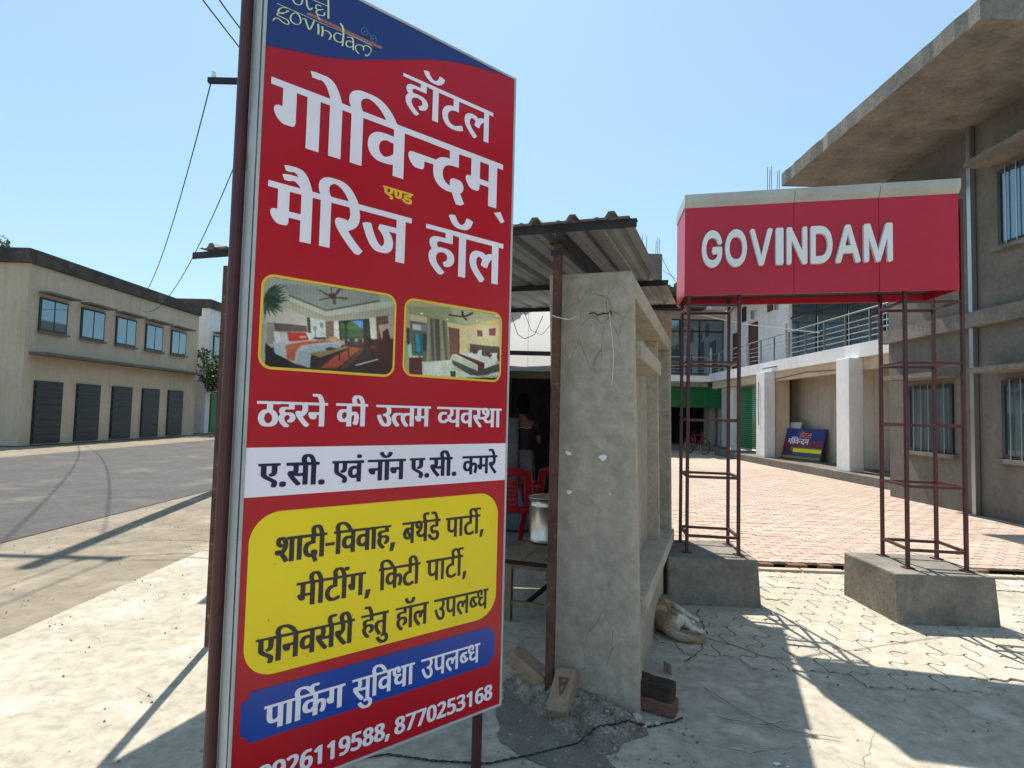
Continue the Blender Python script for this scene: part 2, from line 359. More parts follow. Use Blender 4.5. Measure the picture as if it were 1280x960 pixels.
# hairline cracks on the apron (open joints in the cement)
ck = MB()
def crack(pts, w=.006):
    P = []
    for a, b in zip(pts[:-1], pts[1:]):
        a, b = Vector((*a, 0)), Vector((*b, 0)); n = max(2, int((b-a).length/.04))
        for i in range(n): t = i/n; q = a.lerp(b, t); P.append(q+Vector((R.uniform(-.008, .008), R.uniform(-.008, .008), 0)))
    P.append(Vector((*pts[-1], 0)))
    vs = []; N_ = len(P)
    for i, p in enumerate(P):
        d = (P[min(i+1, N_-1)]-P[max(i-1, 0)]).normalized(); s_ = Vector((-d.y, d.x, 0)); ww = w*R.uniform(.35, 1)*(.3 if i in (0, N_-1) else 1)
        vs += [p+s_*ww/2+Vector((0, 0, .0132)), p-s_*ww/2+Vector((0, 0, .0132))]
    ck.add(vs, [(2*i, 2*i+1, 2*i+3, 2*i+2) for i in range(N_-1)])
crack([(1.0, 3.52), (1.16, 3.68), (1.28, 3.83), (1.33, 4.05), (1.42, 4.2), (1.45, 4.5), (1.53, 4.62)], .011)
crack([(.9, 3.42), (.86, 3.2), (.87, 3.05)], .01); crack([(1.05, 2.98), (1.25, 2.9), (1.42, 2.94)], .009); crack([(1.1, 3.3), (1.2, 3.05), (1.35, 2.86), (1.6, 2.8)], .008)
crack([(.95, 2.72), (1.1, 2.66), (1.25, 2.7)], .007); crack([(1.33, 4.05), (1.5, 3.9), (1.62, 3.74), (1.8, 3.66)], .011)
ck.build('ground_crack', mat('crack_dirt', (104, 96, 84), (84, 78, 68), 20, 1), kind='stuff')
# damp patch at the foot of the rubble
dp = [(.03, 3.32), (-.04, 3.0), (-.02, 2.72), (.1, 2.6), (.22, 2.52), (.38, 2.46), (.5, 2.52), (.44, 2.66), (.34, 2.8), (.22, 3.0), (.12, 3.2)]
dpo = []
for i in range(len(dp)):
    a, b = Vector(dp[i]), Vector(dp[(i+1) % len(dp)])
    for k in range(5): q = a.lerp(b, k/5); dpo.append((q.x+R.uniform(-.012, .012), q.y+R.uniform(-.012, .012)))
sheet('damp_patch', dpo, .004, m_damp)

# ------------------------------------------------------------------ flat print from outline data
def parse(s):
    o = []
    for part in s.split(';'):
        n = list(map(int, part.split())); x = y = 0; l = []
        for i in range(0, len(n)-1, 2): x += n[i]; y += n[i+1]; l.append((x/10000, y/10000))
        o.append(l)
    return o
def inside(p, poly):
    x, y = p; c = False; n = len(poly)
    for i in range(n):
        x0, y0 = poly[i]; x1, y1 = poly[i-1]
        if (y0 > y) != (y1 > y) and x < (x1-x0)*(y-y0)/(y1-y0)+x0: c = not c
    return c
def area(l): return sum(l[i-1][0]*l[i][1]-l[i][0]*l[i-1][1] for i in range(len(l)))/2
def fill(loops):
    """triangles (with holes) of a set of closed outlines"""
    loops = [l for l in loops if len(l) > 2 and abs(area(l)) > 1e-7]
    depth = [sum(1 for j, m_ in enumerate(loops) if j != i and abs(area(m_)) > abs(area(l)) and inside(l[0], m_)) for i, l in enumerate(loops)]
    V = []; T = []
    for i, l in enumerate(loops):
        if depth[i] % 2: continue
        grp = [l]+[m_ for j, m_ in enumerate(loops) if depth[j] == depth[i]+1 and inside(m_[0], l)]
        flat = [p for g_ in grp for p in g_]
        tr = tessellate_polygon([[Vector((p[0], p[1], 0)) for p in g_] for g_ in grp])
        n = len(V); V += flat
        for t in tr:
            a, b, c = (flat[k] for k in t)
            if (b[0]-a[0])*(c[1]-a[1])-(b[1]-a[1])*(c[0]-a[0]) < 0: t = (t[0], t[2], t[1])
            T.append(tuple(k+n for k in t))
    return V, T, loops
def print_obj(name, loops, place, mat_, parent, label=None):
    V, T, _ = fill(loops); b = MB(); b.add([place(u, v) for u, v in V], T); return b.build(name, mat_, parent, label=label)
def rrect(u0, u1, v0, v1, r, n=8):
    o = []
    for cx, cy, a0 in ((u1-r, v1-r, 0), (u0+r, v1-r, 90), (u0+r, v0+r, 180), (u1-r, v0+r, 270)):
        for i in range(n+1): a = radians(a0+90*i/n); o.append((cx+r*cos(a), cy+r*sin(a)))
    return o
PRINT = [l.split('|') for l in """w|word|6563 25062 -30 -92 -23 -46 -29 -42 -32 -33 -18 -13 -37 -18 -41 -10 -27 0 -50 15 -37 18 -36 26 -46 51 -29 43 -49 97 -91 1 -82 -26 -46 -11 -13 -5 -5 -6 35 -77 47 -75 21 -26 57 -57 64 -45 36 -18 50 -18 69 -15 32 0 14 -4 137 0 13 4 37 0 13 5 19 0 41 10 64 23 50 27 36 27 44 43 26 36 32 60 18 45 14 46 0 9 -6 6 -155 47;4984 24569 -3 -5 0 -119 2 -4 5 -3 744 0 6 -2 1 -151 -2 -5 -324 -2 -14 -4 -32 0 -73 -15 -27 -9 -55 -27 -18 -13 -30 -30 -13 -18 -19 -50 0 -14 -4 -14 0 -36 14 -64 14 -27 19 -30 46 -53 -61 -59 -32 -50 -18 -55 -1 -18 -4 -14 0 -46 4 -13 0 -23 6 -27 18 -55 23 -46 29 -43 25 -30 80 -80 89 -75 107 -79 18 -10 91 1 11 6 26 25 46 36 26 30 -147 105 -80 66 -39 39 -40 55 -14 27 -15 46 -4 23 0 59 10 37 26 45 24 23 43 29 32 13 82 20 73 0 68 -15 32 -14 29 -19 15 -14 21 -37 11 -45 -6 -37 -9 -23 -20 -25 -45 -31 -41 -18 -51 -17 -1 -4 46 -101 9 -18 6 -2 82 0 82 23 59 28 25 15 44 34 38 48 18 37 9 27 6 27 0 82 -10 37 -34 61 -27 33 -55 40 -55 27 -41 14 -64 14 -23 0 -13 5 -50 0 -14 5 -142 0 -13 -5 -46 0 -14 -5 -41 -3 -9 5 -23 26 -15 30 -5 18 0 32 5 18 13 23 21 15 36 14 23 0 14 5 502 2 2 5 0 278 2 5 5 2 78 0 5 -2 3 -18 5 -3 174 0 5 -2 2 -4 0 -1197 2 -5 255 -1 5 1 2 5 0 1197 2 4 5 2 82 0 14 -4 594 0 5 -2 0 -288 -92 -7 -73 -15 -78 -27 -64 -32 -43 -29 -60 -54 -34 -44 -15 -25 -23 -46 -13 -41 -15 -73 0 -118 5 -14 0 -23 14 -64 19 -50 27 -55 33 -47 30 -30 7 -11 34 -30 75 -47 41 -19 55 -18 69 -15 27 0 14 -4 205 0 14 4 27 0 14 5 14 0 50 10 105 32 82 32 37 18 4 6 -44 137 -10 23 -5 2 -87 -1 -96 -48 -55 -23 -41 -14 -45 -10 -73 -8 -10 4 -41 4 -36 10 -69 32 -33 24 -24 23 -22 28 -22 36 -24 73 -5 23 0 41 -4 14 4 14 0 36 10 41 14 37 18 32 18 22 37 37 33 24 46 23 78 24 45 4 14 5 192 0 5 2 2 443 2 5 301 2 14 4 936 -1 2 -5 0 -261 -2 -5 -28 -6 -50 0 -55 -10 -54 -18 -46 -23 -46 -30 -4 0 -64 39 -55 23 -82 19 -50 0 -14 4 -87 0 -14 -4 -36 0 -64 -15 -36 -13 -37 -19 -27 -18 -32 -28 -28 -31 -28 -43 -19 -45 -14 -73 0 -87 4 -14 1 -23 23 -77 27 -60 43 -65 80 -99 116 -116 14 -10 118 -113 19 -10 86 1 108 107 3 9 -51 43 -32 32 -14 9 -41 41 -14 9 -116 117 -39 48 -29 43 -27 55 -9 27 -10 55 0 50 5 28 5 18 18 36 13 19 37 32 43 16 32 -1 27 -10 55 -27 43 -29 17 -13 1 -5 -26 -50 -23 -59 -15 -64 154 -53 91 0 5 2 5 10 21 68 22 55 19 36 28 43 16 21 35 34 21 16 47 25 14 2 2 -8 2 -758 5 -2 251 1 2 5 0 1197 3 5 4 1 206 0 4 2 2 5 0 142 -2 5 -4 2
w|word|1699 23248 -13 -5 -73 -8 -52 -13 -14 -8 6 -27 59 -157 8 -3 210 0 59 18 26 1 46 -14 55 -35 59 -59 39 -59 52 -105 79 -216 3 -27 -5 -2 -1922 -1 -7 -2 -3 -8 0 -210 3 -7 368 -3 7 -3 3 -6 0 -584 -3 -7 -7 -3 -112 0 -52 -15 -33 -18 -35 -43 -13 -39 -1 -92 21 -72 33 -66 41 -61 43 -50 88 -74 53 -26 52 -15 249 1 46 20 36 35 12 19 13 40 2 33 6 19 2 1004 8 3 335 0 7 -3 2 -1725 4 -8 426 -2 7 2 3 8 0 1719 2 6 8 3 308 0 8 -3 2 -6 0 -1719 2 -7 8 -3 420 0 6 2 4 8 0 1719 2 6 8 3 315 0 7 -3 2 -6 0 -1719 3 -7 7 -3 420 0 7 2 3 8 0 1719 2 6 8 3 1200 0 8 -3 2 -269 -3 -7 -52 -3 -20 7 -72 0 -20 6 -230 0 -19 -6 -79 0 -20 -7 -26 0 -92 -21 -85 -33 -59 -32 -49 -35 -82 -83 -22 -29 -39 -72 -27 -78 -8 -40 0 -20 -6 -19 0 -72 -7 -20 7 -20 0 -59 14 -72 20 -59 33 -66 38 -52 49 -54 33 -28 79 -51 39 -20 52 -20 53 -13 39 -8 33 0 20 -6 308 0 20 6 39 0 20 7 20 0 39 8 46 17 13 -1 3 -8 0 -393 4 -8 6 -2 420 0 7 2 3 8 0 1719 3 7 7 2 1115 0 20 -13 866 -2 3 -7 0 -302 -3 -8 -46 -2 -20 -7 -72 0 -20 -6 -32 0 -125 -28 -59 -20 -46 -19 -88 -55 -30 -23 -72 -76 -7 -2 -1069 0 -40 -8 -46 -20 -34 -35 -20 -39 -8 -39 0 -46 21 -86 40 -78 47 -69 86 -86 30 -23 48 -28 46 -14 256 0 26 8 46 25 35 49 15 52 0 204 3 7 400 3 12 -4 -2 -26 -7 -20 0 -39 -6 -20 0 -131 6 -20 0 -39 7 -20 1 -26 13 -59 27 -72 52 -99 45 -59 66 -65 88 -61 79 -39 98 -33 144 -28 263 -2 83 -191 86 -171 33 -59 8 -3 203 1 185 107 -6 20 -141 236 -53 111 6 13 62 43 39 47 22 42 13 46 1 32 7 20 0 39 -7 20 0 20 -8 33 -33 65 -18 26 -40 40 -49 28 -39 13 -33 1 -19 7 -230 0 -39 -8 -59 -26 -27 -18 -28 -30 -20 -39 -14 -73 0 -52 13 -59 -1 -20 -22 -3 -79 21 -46 20 -59 38 -59 59 -28 42 -33 66 -14 46 0 20 -7 19 0 46 -6 20 0 20 6 19 0 46 15 59 39 86 45 59 49 41 72 39 79 26 72 15 26 0 20 7 66 0 19 6 230 0 8 3 2 552 3 7 459 2 20 13 125 -2 3 -7 0 -702 -2 -7 -8 -3 -98 0 -20 -7 -26 -1 -40 -13 -36 -28 -18 -27 -15 -52 0 -26 8 -40 20 -59 33 -59 48 -68 42 -50 47 -39 49 -35 39 -20 52 -14 237 0 26 8 48 28 32 46 15 46 0 32 7 20 0 125 3 7 453 0 3 -7 2 -781 8 -3 420 0 7 3 2 1726 3 6 7 3 295 3 4 7 0 210 -4 8 -5025 2 -15 10 -62 105 -61 88 -76 96 -101 108 -135 115 -115 74 -131 59 -79 26 -78 20 -40 8 -26 0 -20 6 -32 0 -20 7 -413 0 -20 -7 -33 0 -92 -21 -59 -20 -79 -39 -42 -28 -45 -39 -46 -53 -46 -92 -21 -85 0 -105 15 -79 20 -59 46 -92 -12 -3 -308 0 -15 10 -3 20 -52 157 -79 184 -53 92 -47 68 -96 96 -42 28 -86 39 -118 28;3631 23056 10 4 19 -7 27 0 105 -28 52 -19 92 -46 55 -35 79 -59 79 -72 13 -20 59 -59 37 -43 60 -82 36 -59 -11 -3 -892 2 -29 41 -39 78 -13 40 -8 39 0 99 8 39 13 33 22 35 49 50 69 41 52 20;8633 22295 7 3 440 0 8 -3 2 -708 -3 -8 -447 -2 -7 3;4412 21790 56 -3 91 -20 118 0 8 -3 2 -381 -6 -13 -49 -49 -70 -56 -62 -41 -78 -40 -79 -19 -46 13 -53 26 -45 32 -40 46 -35 75 -8 39 0 33 -6 20 0 33 6 19 0 33 15 59 26 53 25 32 62 55 66 33 39 13
y|word|4345 20107 -18 -5 -6 -6 0 -37 6 -6 18 -5 33 -2 1 -129 6 -23 10 -18 22 -23 21 -13 38 -18 94 -36 39 -21 7 -10 0 -10 -5 -13 -19 -23 0 -7 11 -9 51 -20 12 -3 21 0 17 6 12 10 19 28 5 10 3 13 0 25 -3 10 -5 12 -16 15 -6 6 -14 9 -30 15 -76 29 -4 3 19 1 8 3 12 0 48 13 21 10 20 18 11 16 5 18 0 12 3 8 0 78 1 3 3 1 15 -5 28 0 2 -1 2 -3 0 -147 5 -27 13 -28 27 -28 24 -14 33 -10 15 -3 15 0 8 -2 41 0 7 2 13 0 25 6 23 7 24 14 15 12 10 13 7 13 5 15 6 30 0 147 1 3 261 0 1 -3 -1 -28 -81 -1 -41 -8 -27 -10 -13 -8 -18 -17 -11 -19 -3 -15 0 -18 6 -23 12 -22 31 -31 26 -18 10 -5 20 -6 23 0 31 10 27 5 18 0 15 -5 9 -9 5 -12 0 -10 -3 -13 -8 -11 -13 -8 -10 -3 -40 0 -33 9 -18 7 -33 20 -25 20 -26 25 -20 5 -18 0 -20 -5 -40 -30 -6 -6 0 -5 33 -35 15 -11 39 -26 30 -15 43 -15 20 -5 31 -6 22 0 8 -3 41 0 7 3 20 0 38 8 23 8 23 12 21 19 15 20 8 20 3 31 -3 7 0 10 -5 16 -12 17 -24 21 -26 13 -23 8 -43 8 -50 0 -8 -3 -28 -2 -5 6 -6 10 0 15 5 10 11 4 152 0 21 6 6 8 1 89 3 1 50 0 21 6 5 5 0 48 -5 6 -8 3 -13 3;4504 20046 3 1 99 0 2 -1 1 -3 0 -86 -3 -12 -6 -9 -12 -7 -20 -4 -16 -5 -5 -5 -1 -3 10 -31 -1 -6 -5 1 -15 7 -17 11 -7 10 -5 15 0 21 -3 7;4911 20036 3 1 59 0 3 -1 0 -3 0 -142 -3 -15 -7 -17 -8 -8 -8 -4 -13 1 -11 8 -10 18 -3 12 0 11 -2 7
w|word|1022 19830 -12 -4 -47 0 -17 -6 -24 0 -76 -19 -8 -8 54 -158 6 -3 153 0 77 23 29 -1 53 -24 24 -16 47 -48 19 -25 3 -12 -10 -2 -48 11 -252 0 -18 -6 -29 0 -36 -7 -100 -30 -14 -7 -5 -12 59 -147 13 -9 153 0 53 22 59 18 41 0 35 -12 36 -18 67 -48 56 -63 19 -26 3 -11 -10 -3 -1000 0 -7 -3 -2 -188 3 -7 300 -2 7 -3 2 -6 0 -635 -3 -7 -6 -2 -88 0 -30 -6 -23 -7 -20 -14 -23 -23 -18 -35 -1 -77 13 -47 24 -53 53 -82 34 -41 53 -47 38 -26 23 -11 47 -13 183 0 41 13 26 19 17 24 17 35 8 35 0 147 2 7 377 0 3 -7 0 -688 3 -7 359 -2 5 2 3 7 0 1541 2 6 7 3 259 0 7 -3 2 -6 0 -1541 3 -7 353 -2 6 2 2 7 0 1541 2 6 7 3 630 0 7 -3 18 -47 19 -88 0 -24 6 -18 0 -100 -13 -70 -18 -53 -18 -35 -25 -38 -12 -11 -6 0 -47 27 -47 13 -223 0 -30 -7 -41 -23 -37 -44 -19 -59 0 -47 6 -17 2 -24 17 -53 35 -70 65 -100 90 -120 103 -127 106 -118 12 -18 53 -52 11 -18 239 -238 11 -6 159 1 38 37 53 65 36 35 4 6 -1 12 -71 61 -77 77 -17 12 -85 85 -12 18 -83 82 -11 18 -77 82 -122 153 2 7 106 56 72 49 63 50 66 73 35 53 30 59 25 76 11 65 0 47 6 18 0 70 -6 18 0 53 -5 17 0 24 -8 35 -20 71 7 3 1459 -2 3 -7 0 -294 -3 -7 -653 -2 -14 -9 -64 -159 0 -17 95 -80 73 -85 35 -53 23 -47 18 -53 13 -64 0 -83 -13 -59 -18 -35 -18 -23 -24 -20 -18 -8 -24 2 -64 46 -65 71 -60 91 -59 112 -41 94 -71 188 -45 142 -177 1 -147 -59 -13 -8 0 -17 76 -224 94 -223 71 -130 78 -114 71 -77 76 -57 82 -42 106 -24 235 0 18 6 24 1 64 17 59 30 44 31 27 27 37 49 35 77 19 82 0 136 -13 70 -41 112 -65 106 -28 35 -35 35 -2 6 10 3 289 -2 3 -7 1 -1035 7 -3 353 0 7 3 2 1547 3 7 6 2 241 2 3 7 0 182 -3 7 -2117 3 -8 8 -32 70 -35 65 -78 126 -71 94 -32 33 -12 17 -89 83 -49 37 -71 41 -82 35 -88 25 -24 0 -53 12 -70 0 -18 6 -182 0 -18 -6 -59 0 -17 -6 -24 0 -100 -31 -59 -29 -49 -37 -36 -35 -34 -48 -29 -58 -19 -71 0 -47 -6 -18 0 -17 6 -18 0 -41 13 -59 17 -53 33 -70 -1 -6 -7 -3 -258 0 -7 3 -33 117 -53 147 -64 136 -61 90 -40 45 -36 32 -65 40 -65 24 -53 13 -47 0 -17 6;2542 19652 39 -4 58 -18 100 -53 53 -39 86 -86 61 -80 84 -131 27 -59 -11 -3 -611 0 -9 3 -40 76 -25 71 -6 29 0 106 7 29 24 53 16 24 33 32 58 34;1045 18976 6 3 365 0 7 -3 2 -641 -3 -7 -371 -2 -6 3
w|word|8025 19773 -28 -96 -24 -59 -37 -68 -21 -27 -39 -38 -53 -29 -42 -10 -41 10 -42 18 -47 34 -33 33 -58 83 -70 143 -142 2 -149 -49 -17 -6 -3 -7 19 -54 73 -139 62 -80 33 -33 77 -58 41 -24 60 -24 83 -19 48 0 17 -6 167 0 17 6 48 0 18 6 24 0 53 13 47 18 48 24 56 37 60 60 34 47 36 65 41 113 11 48 -6 7 -184 61;6172 19132 -3 -7 0 -155 2 -6 7 -3 873 0 6 -1 3 -7 0 -190 -3 -7 -380 -2 -18 -6 -42 0 -83 -19 -77 -36 -56 -43 -23 -30 -24 -48 -13 -53 0 -83 19 -71 30 -60 61 -77 -38 -36 -47 -59 -29 -59 -18 -60 -7 -83 5 -18 0 -41 6 -18 0 -18 20 -71 53 -107 64 -83 53 -54 12 -18 21 -14 71 -72 161 -129 148 0 60 58 20 15 42 42 5 11 -153 119 -87 80 -17 12 -15 21 -39 39 -37 50 -24 48 -18 53 -7 36 0 101 19 59 23 36 44 44 24 17 47 24 95 25 48 0 18 -6 18 0 59 -19 44 -26 39 -39 20 -38 7 -30 0 -65 -13 -42 -17 -23 -27 -27 -23 -17 -72 -35 -46 -17 9 -29 54 -131 7 -3 143 1 101 36 65 36 26 19 63 63 37 62 12 30 13 53 6 83 -13 72 -12 35 -18 36 -28 41 -50 51 -30 22 -95 48 -60 18 -35 7 -24 0 -18 6 -53 0 -18 6 -208 0 -18 -6 -83 -5 -25 26 -24 47 -7 30 0 35 7 24 14 26 23 23 42 18 30 1 17 6 588 2 3 7 0 363 2 6 7 2 60 -1 5 -25 6 -3 202 0 7 -3 2 -6 0 -1556 3 -7 333 -2 6 2 3 7 0 1556 2 6 7 3 1312 -2 3 -7 0 -339 -3 -7 -30 -7 -59 0 -59 -14 -54 -17 -47 -24 -48 -33 -12 -5 -47 32 -60 30 -83 25 -29 6 -48 0 -18 5 -148 0 -18 -5 -48 -2 -83 -24 -59 -29 -44 -32 -45 -45 -43 -61 -36 -90 -13 -65 0 -65 -5 -12 5 -18 0 -65 6 -18 1 -24 12 -47 30 -83 47 -90 79 -115 104 -122 71 -71 12 -18 152 -150 142 0 33 31 12 18 86 95 -276 285 -69 87 -43 67 -24 48 -24 65 -13 71 0 72 6 18 2 23 11 36 35 59 30 30 32 20 24 5 36 -11 35 -18 80 -55 15 -16 3 -8 -52 -137 -19 -71 3 -20 6 -5 172 -61 143 0 6 3 16 59 29 89 48 101 40 60 60 59 20 14 12 2 3 -10 2 -968 7 -3 327 0 7 3 2 1562 3 7 6 2 243 2 3 7 0 184 -3 7
w|word|2124 12473 -28 -4 -24 -11 0 -9 16 -46 2 -14 11 -7 92 0 14 4 19 -9 24 -25 28 -51 33 -98 2 -18 -4 -2 -1966 -2 -2 -6 0 -74 2 -5 5 -2 287 0 5 -1 2 -6 -1 -157 -24 -7 -23 0 -42 -11 -42 -18 -32 -22 -40 -40 -12 -18 -19 -37 -14 -47 -1 -23 -5 -14 0 -65 11 -55 14 -42 14 -28 38 -49 42 -31 37 -19 60 -15 190 0 60 15 33 14 28 19 37 36 20 30 14 32 10 38 0 18 4 14 3 65 -6 14 -6 42 -10 32 -33 60 -22 28 -28 28 -34 24 -34 18 0 176 6 2 222 0 5 2 4 10 5 2 241 0 5 -1 2 -6 0 -79 -2 -5 -181 -2 -41 -10 -28 -14 -25 -20 -23 -46 -1 -56 6 -23 14 -28 24 -32 -34 -42 -14 -28 -5 -18 -1 -19 -6 -9 0 -28 6 -9 6 -42 14 -37 39 -57 34 -36 12 -16 14 -9 37 -37 33 -27 111 0 44 43 5 9 -3 6 -60 48 -63 62 -17 23 -14 28 -10 42 0 32 5 23 19 33 29 24 42 15 23 -5 18 -10 25 -24 10 -23 0 -37 -10 -24 -29 -24 -37 -16 -5 -6 17 -51 6 -11 9 -5 102 0 19 6 37 18 19 13 27 28 16 25 9 28 1 23 5 14 -5 37 -20 47 -17 23 -49 34 -23 9 -46 10 -167 2 -11 14 -5 14 0 42 11 15 37 15 251 2 2 5 0 139 2 6 227 1 11 -7 15 -69 0 -47 -5 -14 0 -13 -15 -42 -10 -9 -9 2 -140 0 -14 -6 -18 -18 -11 -20 -1 -47 6 -23 42 -79 75 -103 91 -110 90 -95 9 -5 98 0 5 3 23 26 27 39 -81 78 -9 14 -37 37 -67 82 -37 53 64 40 28 23 37 42 25 43 14 47 1 28 4 13 0 47 -4 14 0 28 -11 46 8 2 371 0 6 -2 1 -5 0 -213 -2 -5 -301 -2 -24 -6 -13 -8 -16 -21 -5 -23 0 -19 5 -27 23 -51 11 -16 28 -33 23 -18 33 -10 102 0 29 12 9 9 9 19 1 23 5 14 1 60 6 2 74 -1 2 -6 2 -366 5 -2 177 1 2 6 0 681 1 5 6 2 97 2 2 5 -1 79 -5 2 -102 0 -6 3 -12 46 -32 93 -28 55 -19 28 -38 39 -23 14 -56 14;698 11828 7 1 28 -18 39 -39 13 -19 14 -27 9 -28 6 -28 0 -51 -10 -46 -18 -33 -30 -29 -37 -19 -28 -5 -32 10 -33 22 -24 26 -19 37 -5 18 0 14 -5 14 0 56 15 55 31 47 26 20 28 14
w|word|3592 12480 -51 -14 -25 -15 -16 -14 -19 -22 -15 -29 -10 -42 0 -46 4 -14 1 -19 9 -32 17 -37 -1 -6 -589 -1 -5 -2 -2 -79 3 -6 4 -1 371 0 5 -2 2 -5 0 -97 -2 -6 -172 -2 -46 -14 -19 -10 -46 -36 -25 -34 -9 -19 -14 -42 -1 -18 -4 -14 0 -60 14 -65 19 -37 13 -19 28 -28 44 -24 28 -9 18 -1 14 -5 111 0 14 5 33 3 2 -6 0 -143 2 -6 172 -1 4 1 3 6 0 319 37 51 25 20 5 0 15 -15 14 -42 1 -78 -10 -51 -24 -65 -21 -37 1 -10 70 -47 93 0 6 6 18 37 19 46 19 79 0 18 5 14 0 93 -10 46 -19 42 -13 19 -28 27 -30 16 -41 10 -112 0 -14 -5 -5 3 -1 185 2 5 4 2 311 0 5 -2 2 -5 0 -681 1 -5 6 -2 167 1 2 6 0 681 2 5 5 2 97 1 2 6 -1 79 -5 2 -102 0 -6 2 -12 46 -23 70 -37 79 -22 32 -26 26 -18 13 -28 13 -42 11;3669 12390 7 2 13 -9 30 -34 27 -61 24 -69 5 -23 -2 -6 -102 -1 -5 2 -6 9 -23 61 -1 18 -4 14 0 28 5 28 9 18 11 16;3187 11890 30 2 14 -4 42 -3 2 -148 -5 -9 -51 -51 -30 -20 -14 -1 -20 12 -15 14 -17 32 -6 18 -4 51 4 14 1 19 14 32 32 33
w|word|4378 12177 -2 -5 0 -72 2 -5 360 -2 9 -4 25 -25 17 -31 9 -41 0 -22 -9 -41 -15 -24 -14 -13 -31 -18 -36 -10 -41 -4 -4 -2 -2 -5 0 -27 4 -14 2 -36 72 -3 36 -35 20 -29 18 -36 9 -40 0 -54 -5 -23 -9 -18 -24 -24 -9 -4 -9 0 -31 21 -27 28 -33 47 -45 89 -18 45 -24 77 -6 10 -90 0 -63 -27 -7 -10 33 -95 27 -62 40 -77 27 -40 22 -27 32 -32 42 -28 31 -14 23 -5 162 0 22 5 41 18 22 17 28 34 14 27 14 63 0 45 -10 54 -9 27 -13 27 -24 38 -37 47 1 7 23 19 28 37 18 41 5 27 0 27 5 18 -10 54 -23 49 8 2 778 0 5 -2 2 -4 0 -171 -3 -5 -157 -2 -13 -4 -32 0 -45 -10 -31 -14 -9 -7 -6 1 -1 27 -2 5 -5 2 -220 0 -14 -4 -31 0 -45 -10 -41 -18 -18 -13 -31 -32 -15 -24 -19 -59 0 -67 15 -58 27 -54 41 -61 95 -103 90 0 29 29 26 31 -3 9 -63 63 -40 50 -27 45 -14 44 0 63 15 38 14 13 31 18 41 10 103 0 8 -2 -18 -50 -6 -27 0 -49 15 -63 18 -40 42 -65 47 -57 56 -56 9 -5 85 1 41 45 10 15 0 5 -84 90 -35 49 -14 27 -14 49 0 45 5 23 13 22 23 23 20 10 40 10 94 -1 3 -6 1 -391 5 -2 167 1 2 6 0 661 2 4 5 2 121 0 5 -2 2 -4 0 -270 -2 -5 -5 -2 -45 0 -18 -5 -13 -13 -6 -11 -3 -23 7 -40 18 -36 31 -40 29 -24 32 -14 103 0 14 5 13 9 10 15 10 40 2 50 135 0 3 -5 1 -297 5 -2 162 0 5 2 2 666 1 4 6 2 99 2 2 5 0 72 -2 5;6221 12091 5 2 126 0 5 -2 2 -274 -3 -5 -130 -2 -5 2
